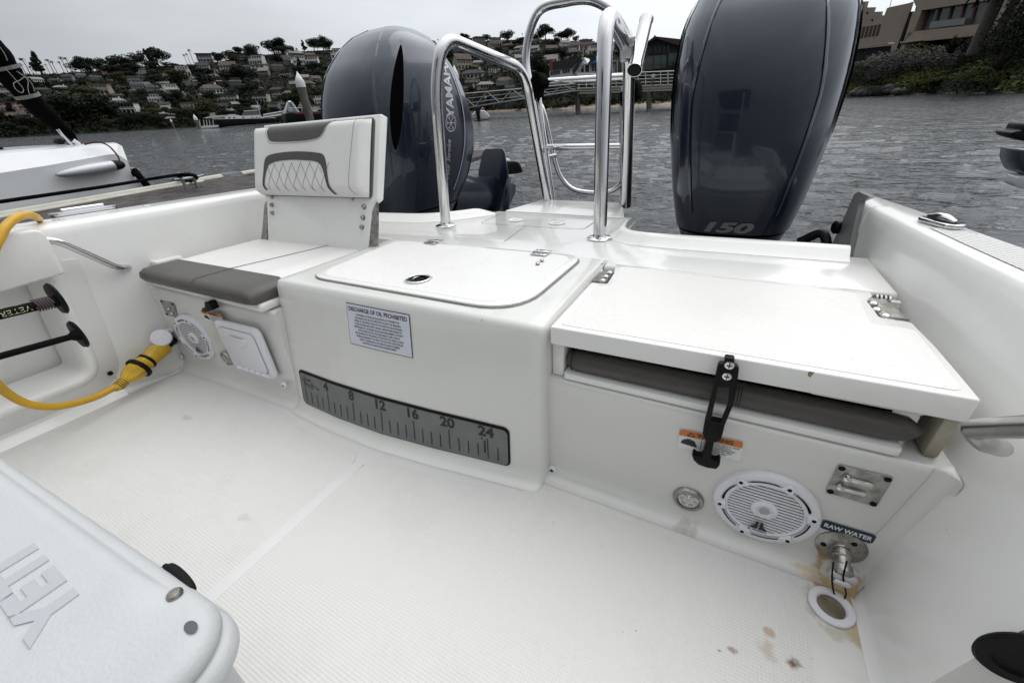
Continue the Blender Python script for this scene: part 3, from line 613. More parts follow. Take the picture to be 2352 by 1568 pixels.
# access door on the left face
d4 = [BP(508,732,1,.484),BP(600,748,1,.487),BP(632,864,1,.482),BP(545,846,1,.48)]
pl = Pl(sum(d4, V())/4, (1,.03,0), (0,0,1)); w_, h_ = .196, .160
if True:
    bm = B(); slab(bm, pl, rr(w_, h_, .022, 6), -.002, .012); bev(bm,.005,3,50); dr = P(bm, 'access_door', M['plastic'])
    bm = B(); slab(bm, pl, rr(w_*.80,h_*.80,.016,6), .0122, .0128); P(bm, 'door_gap', mat('door_gap',(.30,.30,.31),.7), dr)
    bm = B(); slab(bm, pl, rr(w_*.775,h_*.775,.015,6), .0125, .0148); bev(bm,.0012,2,50); P(bm, 'door_panel', M['plastic'], dr)
    bm = B(); lathe(bm, [(.034,0),(.030,.004),(0,.006)], pl(0,h_*.27,.0146), pl.n, 24)
    bmesh.ops.delete(bm, geom=[v for v in bm.verts if (v.co-pl.o).z > h_*.275], context='VERTS'); P(bm, 'finger_pull', M['plastic'], dr)
    bm = B()
    for k in range(5): tube(bm, [pl(-w_*.33+k*w_*.145,-h_*.43,.014), pl(-w_*.33+(k+.85)*w_*.145,-h_*.43,.014)], .006, 10)
    P(bm, 'door_hinge', M['plastic'], dr)
# black turn catch above the warning label
c = BP(479,706,1,.47); bm = B(); prism(bm, [BP(a,b,1,.466) for a,b in ((468,694),(479,694),(487,712),(478,716),(468,718),(462,713),(463,708),(470,706))], (0,.02,0)); bev(bm,.002,2,50); P(bm, 'seat_catch', M['black'])
# ---- gunwales
GZ = lambda y: .452
GXI = lambda y: itp([-2.3,.2,.5,.72,.86,1.0,1.24,1.38],[.47,.42,.385,.352,.334,.320,.298,.296], y)
GXO = lambda y: itp([-2.3,.2,.6,.9,1.0,1.15,1.24,1.38],[.66,.60,.50,.425,.411,.391,.372,.345], y)
def gunwale(side):
    ys = [-2.3,-1.5,-.8,-.3,0,.2,.378,.5,.6,.72,.86,1.0,1.12,1.24,1.38] if side > 0 else [.30,.5,.7,.9,1.1,1.3,1.45]
    rings = []
    for y in ys:
        if side > 0:
            zt, xt, xo = GZ(y), GXI(y), GXO(y); xi = XR-.006; w5 = lambda q: xi+(xt-xi)*q
            rings.append([(xi-.016,y,.001),(xi-.009,y,.005),(xi-.003,y,.016),(xi,y,.05),(w5(.22),y,.22),(w5(.85),y,zt-.035),(w5(1)-.001,y,zt-.014),(w5(1)+.005,y,zt-.004),(w5(1)+.014,y,zt),(xo-.010,y,zt+.001),(xo+.002,y,zt-.006),(xo+.010,y,zt-.025),(xo+.02,y,zt-.12),(xo-.02,y,-.9),(xi+.04,y,-.9)])
        else:
            zt = .505; xi = XL; xo = XL-.15
            rings.append([(xi+.03,y,.001),(xi+.012,y,.008),(xi+.003,y,.022),(xi,y,.05),(xi-.001,y,.20),(xi-.002,y,zt-.03),(xi-.004,y,zt-.012),(xi-.012,y,zt-.003),(xi-.025,y,zt),(xo+.02,y,zt+.002),(xo,y,zt-.008),(xo-.012,y,zt-.03),(xo-.02,y,zt-.12),(xo+.02,y,-.9),(xi-.04,y,-.9)])
    return ys, rings
bm = B(); rings = []; rf = .020
def xwall(z): xi = XR-.006; return xi-.016*max(0,1-z/.03) if z < .03 else (xi if z < .05 else xi+(GXI(.53)-xi)*.22*(z-.05)/.17)
for k in range(10):
    t = math.pi/2*k/9; col = []
    for z in [.0015,.003,.008,.016,.03,.05,.09,.13,.17,.21,.235,.243,.247,.2485]:
        e = max(0,(z-.235)/.0135); xw = xwall(z)+.0012; r_ = rf+.0; yb_ = YR-.0006+(.032*(1-math.sqrt(max(0,1-((.032-z)/.032)**2))) if z < .032 else 0)*-1
        col.append((xw-r_+(r_)*math.sin(t), yb_-r_*(1-math.cos(t))+.003*e*e, z))
    col.append((xwall(.25)+.004, YR+.02, .2487)); rings.append(col)
loft(bm, rings, closed=False); P(bm, 'corner_fillet', M['facest'], angle=70)
ys, rings = gunwale(1)
k39 = ys.index(.378)
bm = B(); tail = [[(p[0], 1.25+ (.012 if p[2]<.3 else -.01), p[2]) for p in rings[-1]]]
loft(bm, rings[k39:]+tail); gR = P(bm, 'gunwale', M['gel'], label='gunwale on the open-water side of the boat', angle=60)
bm = B()     # forward of the pocket edge the side steps outward into a storage recess
r2 = []
for y in ys[:k39]+[.377]:
    zt, xt, xo = GZ(y), GXI(y), GXO(y); x1 = XR+.13
    r2.append([(XR-.02,y,0),(XR,y,.03),(XR+.01,y,.055),(x1,y,.06),(x1,y,.30),(XR+.03,y,.31),(XR+.025,y,.33),(xt-.012,y,zt-.035),(xt-.001,y,zt-.014),(xt+.005,y,zt-.004),(xt+.014,y,zt),(xo-.010,y,zt+.001),(xo+.002,y,zt-.006),(xo+.010,y,zt-.025),(xo+.02,y,zt-.12),(xo-.02,y,-.9),(XR+.04,y,-.9)])
loft(bm, r2); P(bm, 'gunwale', M['gel'], label='forward stretch of the gunwale with the open storage recess', angle=50)
cr = BP(2352,1508,1,.386); bm = B(); lathe(bm, [(0,0),(.034,0),(.036,.003),(.034,.006),(.024,.006),(.022,.003),(0,.003)], BP(2356,1508,1,.374), (0,-1,0), 36); P(bm, 'rod_cup', M['black'], label='black rod cup in the open-water side recess')
bm = B(); ya_ = frange(-2.2,1.02,30); inn = [(GXI(y)+.026,y,.4535) for y in ya_]; outn = [(GXO(y)-.006-max(0,(y-.85))*.12,y,.4535) for y in ya_]
vs = [[bm.verts.new((a_[0]+(b_[0]-a_[0])*t/3,a_[1],a_[2])) for t in range(4)] for a_, b_ in zip(inn, outn)]
for p_, q_ in zip(vs, vs[1:]):
    for t in range(3): bm.faces.new((p_[t],p_[t+1],q_[t+1],q_[t]))
P(bm, 'gunwale_nonskid', ribbed(mat('ribbed_nonskid',(.74,.735,.72),.45)))
# pull-up cleat on the gunwale
a_, b_ = BP(2120,500,2,.458), BP(2205,523,2,.458); cc = (a_+b_)/2; ca = (b_-a_).normalized(); L_ = (b_-a_).length
plc = Pl(cc, ca, V((0,0,1)).cross(ca)); 
bm = B(); slab(bm, plc, rr(L_, L_*.36, L_*.17, 8), -.004, .004); bev(bm,.002,2,50); cl_ = P(bm, 'pull_up_cleat', M['steel'])
bm = B(); slab(bm, plc, rr(L_*.84, L_*.22, L_*.10, 8), .0042, .0046); P(bm, 'cleat_recess', M['ink'], cl_)
bm = B(); tube(bm, [plc(-L_*.36,0,.006),plc(-L_*.1,.0,.009),plc(L_*.1,.0,.009),plc(L_*.36,0,.006)], [.004,.008,.008,.004], 12); P(bm, 'cleat_horn', M['steel'], cl_)
bm = B(); q = BP(1927,522,0,.282); lathe(bm, [(.017,0),(.017,.010),(.012,.014),(0,.014)], q, (-1,-.3,0), 20); P(bm, 'bumper_stop', M['black'])
bm = B(); prism(bm, [BP(a,b,0,.284) for a,b in ((1922,588),(1905,575),(1962,446),(1972,440),(1998,452),(1974,462),(1946,585))], (.012,0,0)); P(bm, 'aft_corner_shade', mat('corner_shade_grey', (.22,.225,.225), .3, vary=.1))  # grey sheet over the inner wall's aft end, its shade put in as colour
# right grab rail
xr = XR-.045; e0 = BP(2292,1020,0,XR); e1 = BP(2238,985,0,xr); e1.x = xr
bm = B(); e2 = BP(2352,980,0,xr); tube(bm, fillet([BP(2296,1028,0,XR+.012), BP(2262,1016,0,xr+.012), BP(2234,985,0,xr), e2+(e2-e1)*1.2, e2+(e2-e1)*1.2+V((.07,-.02,0))], .02, 8), .0098, 16); P(bm, 'grab_rail', M['satin'], label='grab rail on the open-water side of the cockpit')
# left side, with the rod storage pocket
ys, rings = gunwale(-1); bm = B(); loft(bm, rings); P(bm, 'gunwale', M['gel'], label='gunwale on the dock side of the boat', angle=60)
bm = B(); r2 = []
for y in (-2.3,-1.2,-.5,.0,.2,.299):
    r2.append([(XL+.03,y,0),(XL+.004,y,.02),(XL,y,.06),(XL-.002,y,.085),(XL-.11,y,.09),(XL-.11,y,.385),(XL,y,.39),(XL,y,.475),(XL-.004,y,.493),(XL-.012,y,.502),(XL-.025,y,.505),(XL-.13,y,.507),(XL-.15,y,.497),(XL-.162,y,.475),(XL-.17,y,.385),(XL-.13,y,-.9),(XL-.04,y,-.9)])
loft(bm, r2); P(bm, 'gunwale', M['gel'], label='forward stretch of the dock side gunwale with the rod pocket', angle=40)
# moulded frame of the rod pocket
fo = [BP(146,628,0,XL+.012),BP(264,862,0,XL+.012)]
zo1, zo0 = .385, .060; yo = .302
bm = B(); rin = []
for k, (pz, py) in enumerate(rpoly([(zo1+.02,yo+.02,0),(zo0,yo-.012,0),(zo0,-2.0,0)], [.0,.05,0], 8) and [(p.x,p.y) for p in rpoly([(zo1+.02,yo+.02,0),(zo0,yo-.012,0),(zo0,-2.0,0)], [.0,.05,0], 8)]):
    pass
path = [V((0,p.y,p.x)) for p in rpoly([(zo1+.03,yo+.022,0),(zo0+.012,yo-.025,0),(zo0-.002,-2.0,0)], [0,.06,0], 8)]
for i, p in enumerate(path):
    d = (path[min(i+1,len(path)-1)]-path[max(i-1,0)]).normalized(); inw = V((0, d.z, -d.y)); 
    if inw.dot(V((0,-1,1))) < 0: inw = -inw
    q = lambda a, x: V((x, (p+inw*a).y, (p+inw*a).z))
    rin.append([q(-.05,XL-.004),q(-.045,XL+.003),q(-.004,XL+.004),q(.001,XL+.010),q(.006,XL+.016),q(.018,XL+.017),q(.026,XL+.012),q(.034,XL-.01),q(.048,XL-.09),q(.03,XL-.10)])
loft(bm, rin); pf = P(bm, 'pocket_frame', M['gel'], angle=60)
bm = B(); screw_bm(bm, BP(253,857,0,XL+.010), (1,0,0), .007, .004); P(bm, 'frame_screw', M['black'], pf)
for (px, rr_) in (((136,684),.040),((185,766),.038)):
    q = BP(px[0],px[1],1,.262); 
    bm = B(); lathe(bm, [(0,0),(rr_*.9,0),(rr_,.004),(rr_*.9,.010),(rr_*.5,.012),(0,.012)], q, (0,-1,0), 28); P(bm, 'rod_cup', M['black'], label='black rod cup in the dock side pocket')
# padded bolster above the pocket
bm = B(); pts = [BP(-40,543,0,-1.50),BP(30,534,0,-1.50),BP(92,527,0,-1.50),BP(110,545,0,-1.50),BP(152,628,0,-1.50),BP(60,655,0,-1.50),BP(-40,684,0,-1.50)]
prism(bm, rpoly(pts, [0,.01,.015,.02,.006,.0,0], 3), (-.075,0,0)); bev(bm,.008,3,40); P(bm, 'coaming_bolster', M['vinyl'])
bm = B(); a_, b_ = BP(118,547,0,-1.53), BP(296,612,0,-1.575); tube(bm, fillet([V((-1.53,-.9,.47)), V((-1.53,a_.y-.3,a_.z+.0)), a_, b_+V((.02,-.03,.006)), b_+V((-.01,.0,-.004))], .03, 6), .0095, 14); P(bm, 'grab_rail', M['steel'], label='grab rail along the dock side coaming')
# small moulded block beside the seat
bm = B(); q = BP(382,600,0,XL+.02); box(bm, BP(385,602,0,XL+.015), (.05,.075,.026)); bev(bm,.004); P(bm, 'seat_stop', M['gel'])
# ---- shore power inlet on the left wall
ic = BP(396,775,0,XL+.006); bm = B(); lathe(bm, [(.036,-.004),(.036,.004),(.030,.008),(.024,.009),(.022,.004)], ic, (1,0,0), 32); inl = P(bm, 'power_inlet', M['plastic'])
# ---- stern rails (part of the boat)
def rail(pts, r, name='stern_rail', fl=None, label=None):
    bm = B(); tube(bm, pts, r, 20); o = P(bm, name, M['steel'], label=label, angle=80)
    if fl:
        for f_ in fl:
            bm = B(); lathe(bm, [(.037,0),(.037,.003),(.033,.0055),(.022,.008),(.0195,.014)], f_, n=36); P(bm, 'rail_flange', M['steel'], o)
            for k in range(3): bm = B(); screw_bm(bm, V(f_)+V((math.cos(.5+2.1*k)*.025,math.sin(.5+2.1*k)*.025,.006)), (0,0,1), .0045, .002); P(bm, 'flange_screw', M['black'], o)
    return o
bL = V((-.905,1.169,.36)); kL = 1.17
pL = [bL, BP(1003,200,1,1.155), BP(1006,107,1,1.20), BP(1100,100,1,1.42), BP(1195,150,1,1.66), BP(1228,240,1,1.73), BP(1258,464,1,1.72)]
rail(fillet([pL[0], BP(1000,200,1,1.165), BP(1016,84,1,1.19), BP(1205,160,1,1.62), pL[6]], .085, 10), .0185, fl=[bL+V((0,0,.001))], label='stern rail beside the left motor')
bR = V((-.318,1.135,.36))
rail(fillet([bR, BP(1386,200,1,1.15), BP(1392,18,1,1.19), BP(1446,120,1,1.52), BP(1438,474,1,1.66)], .075, 10), .0195, fl=[bR+V((0,0,.001))], label='stern rail beside the right motor')
bm = B(); P_ = None; bm.free()
# ================================================================== boarding ladder, folded up and strapped
lad = Thing('boarding_ladder', 'stainless boarding ladder folded upright behind the stern rails, strapped with black bands', 'ladder', (-.6,1.76,.36))
def LY(px, py, y): return BP(px, py, 1, y)
hoop = [LY(1262,466,1.74),LY(1222,230,1.775),LY(1208,130,1.79),LY(1235,30,1.80),LY(1300,4,1.80),LY(1365,2,1.80),LY(1425,45,1.79),LY(1447,120,1.785),LY(1447,260,1.77),LY(1440,472,1.70)]
bm = B(); tube(bm, spl(hoop, 8), .0170, 18); lad.part(bm, 'ladder_hoop', M['steel'], angle=80)
h2 = [LY(1270,462,1.76),LY(1251,330,1.78),LY(1236,215,1.80)]
bm = B(); tube(bm, spl(h2, 6), .0125, 14); lad.part(bm, 'inner_rail', M['steel'], angle=80)
bm = B(); tube(bm, [LY(1432,470,1.74),LY(1428,330,1.78),LY(1430,200,1.80)], .010, 14); lad.part(bm, 'inner_rail', M['steel'], angle=80)
h3 = [LY(1236,232,1.90),LY(1250,262,1.90),LY(1270,350,1.92),LY(1285,400,1.93),LY(1312,432,1.94),LY(1350,442,1.94),LY(1395,441,1.93),LY(1420,428,1.92),LY(1432,405,1.90),LY(1436,330,1.88)]
bm = B(); tube(bm, spl(h3, 7), .0105, 14); lad.part(bm, 'standoff_loop', M['steel'], angle=80)
bm = B(); tube(bm, [LY(1238,189,1.79),LY(1432,177,1.79)], .0125, 16); lad.part(bm, 'rung', M['steel'], angle=80)
bm = B(); tube(bm, [LY(1250,338,1.78),LY(1432,336,1.78)], .0115, 16); lad.part(bm, 'rung', M['steel'], angle=80)
bm = B(); tube(bm, [LY(1254,362,1.78),LY(1274,358,1.91)], .012, 14); lad.part(bm, 'rung_stub', M['steel'], angle=80)
for (pts, y) in (([(1196,196),(1214,192),(1222,172),(1232,164),(1241,178),(1242,196),(1230,205),(1230,222),(1208,226),(1200,214)],1.70),
                 ([(1422,212),(1436,208),(1446,180),(1458,180),(1464,196),(1464,222),(1448,232),(1440,246),(1424,244)],1.66)):
    bm = B(); prism(bm, rpoly([LY(a,b,y) for a,b in pts], .006, 2), (0,.09,0)); bev(bm,.006,2,40)
    single(bm, 'tie_strap', M['blackcloth'], 'black fabric strap tying the ladder to the left-hand stern rail' if pts[0][0] < 1300 else 'black fabric strap tying the ladder to the right-hand stern rail', 'strap', group='straps on the folded ladder')
# rod holder clamped to the rail
rh = Thing('rod_holder', 'shiny steel rod holder tube clamped to the top of the right-hand stern rail', 'rod holder', LY(1470,110,1.45))
a_, b_ = LY(1485,44,1.46), LY(1458,158,1.33); d_ = (b_-a_).normalized()
bm = B(); lathe(bm, [(.0175,0),(.020,.0),(.020,.006),(.0185,.010),(.0185,(b_-a_).length-.01),(.021,(b_-a_).length),(.021,(b_-a_).length+.006),(.019,(b_-a_).length+.006)], a_, d_, 32); rh.part(bm, 'holder_tube', M['steel'], angle=60)
bm = B(); lathe(bm, [(.0178,0),(0,.001)], a_+d_*.002, d_, 24); lathe(bm, [(.0195,0),(.0195,.004),(.016,.007),(0,.007)], b_+d_*.002, d_, 24); rh.part(bm, 'end_cap', M['black'])
bm = B(); q0, q1 = LY(1441,96,1.45), LY(1468,98,1.45); box(bm, (q0+q1)/2, (.042,.028,.024)); box(bm, (q0+q1)/2+V((-.01,0,-.022)), (.020,.022,.034)); tube(bm, [q0+V((-.012,0,.02)),q0+V((-.006,0,-.05))], .012, 12); bev(bm,.004); rh.part(bm, 'clamp', M['alu'])
# ================================================================== outboard motors
def cowl_w(z): return itp([.20,.26,.33,.45,.60,.75,.88,.96,1.01,1.04,1.055],[.10,.135,.155,.18,.20,.208,.200,.175,.135,.085,.03], z)
def cowl_yf(z): return itp([.20,.26,.33,.45,.60,.75,.88,.96,1.01,1.04,1.055],[.10,.05,.02,-.01,-.02,.0,.05,.12,.18,.24,.30], z)
def cowl_yb(z): return itp([.20,.26,.33,.45,.60,.75,.88,.96,1.01,1.04,1.055],[.42,.44,.50,.60,.66,.63,.56,.49,.44,.40,.36], z)
def sm(f, z, h=.05): return (f(z-h)+2*f(z)+f(z+h))/4 if z < .97 else f(z)
def cring(z, X0, Y0, off=0, n=40):
    w, yf, yb = sm(cowl_w,z)+off, sm(cowl_yf,z)-off, sm(cowl_yb,z)+off; yc = (yf+yb)/2; hy = (yb-yf)/2; o = []
    for k in range(n):
        a = 2*math.pi*k/n; ca, sa = math.cos(a), math.sin(a); e = .62
        u = math.copysign(abs(ca)**e, ca)*w; v = math.copysign(abs(sa)**(.80 if sa > 0 else .66), sa)*hy
        # shoulders: front corners chamfered like the moulded cowl
        o.append(V((X0+u*(1-.06*(v/hy > .4)), Y0+yc+v, z)))
    return o
def motor(X0, Y0, label, dz, tilt, left):
    base = (X0, Y0+.05, .30)
    m = Thing('outboard_motor', label, 'outboard motor', base, group='pair of outboard motors on the stern')
    sc_, sz_, lean = dz
    sh = Matrix.Identity(4); sh[0][2] = lean
    Rm = Matrix.Translation(V((X0,Y0,.33))) @ sh @ Matrix.Diagonal((sc_,sc_,sz_,1)) @ Matrix.Translation(-V((X0,Y0,.33)))
    Rl = Matrix.Translation(V((X0,Y0+.38,.42))) @ Matrix.Rotation(math.radians(tilt), 4, 'X') @ Matrix.Translation(-V((X0,Y0+.30,.45)))
    def lpart(bm, *a, **k): bm.transform(Rl); return m.part(bm, *a, **k)
    def part(bm, *a, **k): bm.transform(Rm); return m.part(bm, *a, **k)
    zs = [.34,.36,.40]+frange(.45,.95,14)+[.97,.99,1.01,1.025,1.038,1.048,1.054]
    bm = B(); R_ = [cring(z, X0, Y0) for z in zs]; loft(bm, R_, caps=(True,True)); cw = part(bm, 'cowl', M['cowl'], angle=70)
    zs2 = [.18,.20,.24,.28,.32,.332]; bm = B(); loft(bm, [cring(z, X0, Y0, -.004) for z in zs2]); part(bm, 'lower_cowl', M['cowl2'], angle=70)
    bm = B(); loft(bm, [cring(z, X0, Y0, -.009) for z in (.328,.345)]); part(bm, 'cowl_seam', M['dark'])
    # raised centre panel down the front and over the top, with crisp side lines
    for s_ in (-1, 1):
        bm = B(); rg = []
        for z in frange(.40,1.04,22):
            w, yf, yb = sm(cowl_w,z), sm(cowl_yf,z), sm(cowl_yb,z); yc = (yf+yb)/2; hy = (yb-yf)/2; fx = itp([.4,.7,1.04],[.60,.66,.52],z)
            def sp_(fr_):
                c_ = fr_; ca = abs(c_)**(1/.62); sa = -math.sqrt(max(0,1-ca*ca)); return V((X0+s_*c_*w, Y0+yc-abs(sa)**.66*hy, z))
            n_ = V((s_*.45,-.9,.1)).normalized()
            a = sp_(fx-.025); b = sp_(fx+.03); rg.append([a+n_*-.004, a+n_*.0022, (a+b)/2+n_*.0012, b+n_*-.003])
        loft(bm, rg); part(bm, 'cowl_ridge', M['cowl'], cw, angle=70)
    # air scoops on the shoulders
    def shell(deg, z, o=0):
        w, yf, yb = sm(cowl_w,z), sm(cowl_yf,z), sm(cowl_yb,z); yc = (yf+yb)/2; hy = (yb-yf)/2; t = math.radians(deg); ca, sa = math.cos(t), math.sin(t)
        p = V((math.copysign(abs(ca)**.62,ca)*w, yc+math.copysign(abs(sa)**(.80 if sa > 0 else .66),sa)*hy, z)); c0 = V((0,yc,z)); return V((X0,Y0,0))+p+(p-c0).normalized()*o
    for s_ in (-1, 1):
        for (hm_, off, mm, nm) in ((11.5 if left else 6,.003,M['cowl'],'scoop_rim'),(6.4 if left else 3.6,.0045,M['dark'],'air_scoop')):
            bm = B(); rg = []
            for i in range(19):
                q = i/18; z = .60+.355*q if nm == 'air_scoop' else .58+.395*q; hw = hm_*max(.02,math.sin(math.pi*q))**.5; c_ = (44-9*q) if left else 30-6*q
                rg.append([shell(-90+s_*(90-c_)+s_*d_*hw if True else 0, z, off) for d_ in (-1,-.5,0,.5,1)])
            loft(bm, rg, closed=False); part(bm, nm, mm, cw, angle=70)
    # side decals
    def side(y, z, s_, o=.0012):
        w, yf, yb = sm(cowl_w,z), sm(cowl_yf,z), sm(cowl_yb,z); yc = (yf+yb)/2; hy = (yb-yf)/2; v = max(-.995,min(.995,(y-yc)/hy))
        ex = .80 if v > 0 else .66; ca = math.sqrt(max(0,1-abs(v)**(2/ex))); u = abs(ca)**.62*w*(1-.06*(v > .4))
        return V((X0+s_*(u+o), Y0+y, z))
    for s_ in (-1, 1):
        def fn(a, b, w_): # a runs down the flank from the top, reads upward on the starboard side
            z = .66+s_*a if False else .70+a; return side(.335+.00-(b)*1.0+ .10*(z-.70), z, s_, .0016+w_)
        def fn2(a, b, w_): return fn(s_*a if s_ < 0 else a, b*1.0, w_)
        bm = B(); text_bm(bm, 'YAMAHA', rp, .066, .125, 0, .0, bold=.03, sx=.86, fn=(lambda a,b,w_: fn(a, b, w_)) if s_ > 0 else (lambda a,b,w_: fn(a, -b, w_)))
        text_bm(bm, 'Four Stroke', rp, .034, -.165, .0, .0, bold=.01, shear=.35, fn=(lambda a,b,w_: fn(a, b+.012, w_)) if s_ > 0 else (lambda a,b,w_: fn(a, -b-.012, w_)))
        # round emblem: ring and three crossed forks
        for r0, r1 in ((.0315,.0355),):
            vs = [[bm.verts.new(fn(-.015+math.cos(t)*q, math.sin(t)*q, .0)) for q in (r0, r1)] for t in [2*math.pi*k/32 for k in range(33)]]
            for p_, q_ in zip(vs, vs[1:]): bm.faces.new((p_[0],p_[1],q_[1],q_[0]))
        for k in range(3):
            t = math.pi*k/3+.52; c_, n_ = V((math.cos(t),math.sin(t),0)), V((-math.sin(t),math.cos(t),0))
            for sg_ in (-1,1):
                prev = None
                for j in range(5):
                    a1 = c_*sg_*.027*j/4; vs = [bm.verts.new(fn(-.015+(a1+n_*h_).x,(a1+n_*h_).y,0)) for h_ in (-.0016,.0016)]
                    if prev: bm.faces.new((prev[0],prev[1],vs[1],vs[0]))
                    prev = vs
                prev = None
                for j in range(-3,4):
                    a1 = c_*sg_*(.022-.006*abs(j)/3*0)+n_*(j*.0032); a1 += c_*sg_*.004*(abs(j)/3); vs = [bm.verts.new(fn(-.015+(a1+c_*h_).x,(a1+c_*h_).y,0)) for h_ in (-.0012,.0012)]
                    if prev: bm.faces.new((prev[0],prev[1],vs[1],vs[0]))
                    prev = vs
        part(bm, 'maker_lettering', M['silver'], cw, angle=80)
        for (o_, w_, mm) in ((0,.007,M['silver']),(.010,.004,mat('blue_pinstripe',(.02,.03,.28),.3))):
            bm = B(); prev = None
            for z in frange(.40,.93,30):
                yy = .435+o_-1.1*(z-.68)**2; vs = [bm.verts.new(side(yy+d_, z, s_, .0018)) for d_ in (-w_/2, w_/2)]
                if prev: bm.faces.new((prev[0],prev[1],vs[1],vs[0]))
                prev = vs
            part(bm, 'side_stripe', mm, cw, angle=80)
    # horsepower figure low on the front
    def ff(a, b, w_):
        z = .365+b; w, yf, yb = sm(cowl_w,z), sm(cowl_yf,z), sm(cowl_yb,z); yc = (yf+yb)/2; hy = (yb-yf)/2
        ca = min(.97, abs(a)/w)**(1/.62); sa = math.sqrt(max(0,1-ca*ca)); return V((X0+a, Y0+yc-abs(sa)**.66*hy-.0016-w_, z))
    hz = .0 if not left else .0
    bm = B(); text_bm(bm, '150', rp, .043, -.014, hz-.004, 0, bold=.045, sx=1.9, shear=.25, fn=ff); part(bm, 'power_lettering', mat('dim_silver',(.19,.19,.195),.4,.4), cw, angle=80)
    # bracket, leg, anti-ventilation plate, gearcase, skeg, propeller
    bm = B(); box(bm, (X0,Y0+.04,.09), (.22,.14,.34)); box(bm, (X0-.09,Y0-.02,-.02), (.03,.10,.30)); box(bm, (X0+.09,Y0-.02,-.02), (.03,.10,.30)); bev(bm,.012,2,40); m.part(bm, 'clamp_bracket', M['black'])
    legr = []
    for (z, w, y0, y1) in ((.19,.085,.12,.44),(.05,.075,.14,.42),(-.10,.055,.18,.40),(-.28,.042,.20,.42),(-.36,.040,.20,.44)):
        legr.append([V((X0+w*math.cos(t)*(.9 if math.sin(t) > 0 else 1), Y0+(y0+y1)/2+(y1-y0)/2*math.sin(t), z)) for t in [2*math.pi*k/20 for k in range(20)]])
    bm = B(); loft(bm, legr[::-1]); lpart(bm, 'motor_leg', M['cowl'], angle=60)
    bm = B(); prism(bm, rpoly([(X0-.05,Y0+.16,-.34),(X0+.05,Y0+.16,-.34),(X0+.12,Y0+.45,-.34),(X0+.08,Y0+.60,-.34),(X0-.08,Y0+.60,-.34),(X0-.12,Y0+.45,-.34)],.03), (0,0,-.012)); bev(bm,.003); lpart(bm, 'ventilation_plate', M['cowl'])
    bm = B(); lathe(bm, [(0,0),(.03,.03),(.052,.10),(.056,.22),(.052,.30),(.04,.31)], (X0,Y0+.14,-.50), (0,1,0), 20); prism(bm, [(X0-.01,Y0+.20,-.54),(X0-.01,Y0+.42,-.54),(X0-.01,Y0+.40,-.68),(X0-.01,Y0+.34,-.68)], (.02,0,0)); prism(bm, [(X0-.025,Y0+.2,-.46),(X0-.025,Y0+.42,-.46),(X0-.025,Y0+.44,-.35),(X0-.025,Y0+.2,-.35)], (.05,0,0)); bev(bm,.004,1,40); lpart(bm, 'gearcase', M['cowl'])
    bm = B(); lathe(bm, [(.05,0),(.048,.09),(.035,.10)], (X0,Y0+.46,-.50), (0,1,0), 20)
    for k in range(3):
        t0 = 2*math.pi*k/3+.3; rg = []
        for j in range(7):
            q = j/6; rad = .045+.125*q; wd = .5*math.sin(math.pi*(.12+.80*q))**.6
            row = []
            for s in range(6):
                t = t0+(s/5-.5)*wd*1.9/(1+q*.6); row.append(V((X0+math.cos(t)*rad, Y0+.50+(s/5-.5)*.085*(1-.3*q), -.50+math.sin(t)*rad)))
            rg.append(row)
        loft(bm, rg, closed=False)
    pr = lpart(bm, 'propeller', mat('propeller_steel',(.30,.29,.28),.35,.9), angle=70)
    md = pr.modifiers.new('t','SOLIDIFY'); md.thickness = .004
    # power cables into the cowl
    for s_ in ((0,1) if left else ()):
        bm = B(); o_ = V((.018*s_,0,.012*s_)); tube(bm, spl([V((X0-.17,Y0+.02,.40))+o_, V((X0-.185,Y0-.02,.56))+o_, V((X0-.15,Y0-.055,.66))+o_, V((X0-.10,Y0-.05,.685))+o_], 6), .0075, 10); part(bm, 'control_cable', M['black'])
    if left: bm = B(); lathe(bm, [(.020,0),(.018,.02),(0,.02)], (X0-.085,Y0+.0,.69), (.3,-1,0), 14); part(bm, 'cable_boot', M['black'])
    return m
mR = motor(.018, 1.335, 'dark blue-grey outboard motor with 150 on its front, behind the locker lid', (1.11,1.0,-.035), 80, False)
mL = motor(-1.47, 1.31, 'dark blue-grey outboard motor behind the jump seat, its side lettering towards the ladder', (1.22,1.04,.0), 78, True)
bm = B(); tube(bm, spl([V((.20,1.36,.33)),V((.245,1.34,.36)),V((.262,1.30,.30)),V((.26,1.28,.18))],6), .012, 10); single(bm, 'rigging_hose', M['black'], 'short black rigging hose at the foot of the right motor', 'hose')
# ================================================================== jump seat
js = Thing('jump_seat', 'folding white jump seat with grey trim, open beside the dock-side gunwale', 'seat', (-1.25,.6,.285))
x0, x1 = -1.545, -.988
bm = B(); box(bm, ((x0+x1)/2,.69,.300), (x1-x0,.41,.026)); bev(bm,.010,3); js.part(bm, 'seat_shell', M['gel'], angle=50)
bm = B(); secs = []
for x in [x0-.012,x0-.008,x0+.01]+frange(x0+.04,x1-.03,8)+[x1-.008,x1-.002]:
    e = min(1,(x-(x0-.0125))/.02,(x1+.001-x)/.02)**.5; h = .032*e
    secs.append([(x,.470+.012*(1-e),.314-.0),(x,.462+.012*(1-e),.318+h*.3),(x,.466+.012*(1-e),.318+h*.75),(x,.480,.319+h),(x,.520,.320+h),(x,.576,.320+h),(x,.576,.312)])
loft(bm, secs); js.part(bm, 'seat_front_cushion', M['grey'], angle=60)
bm = B(); secs = []
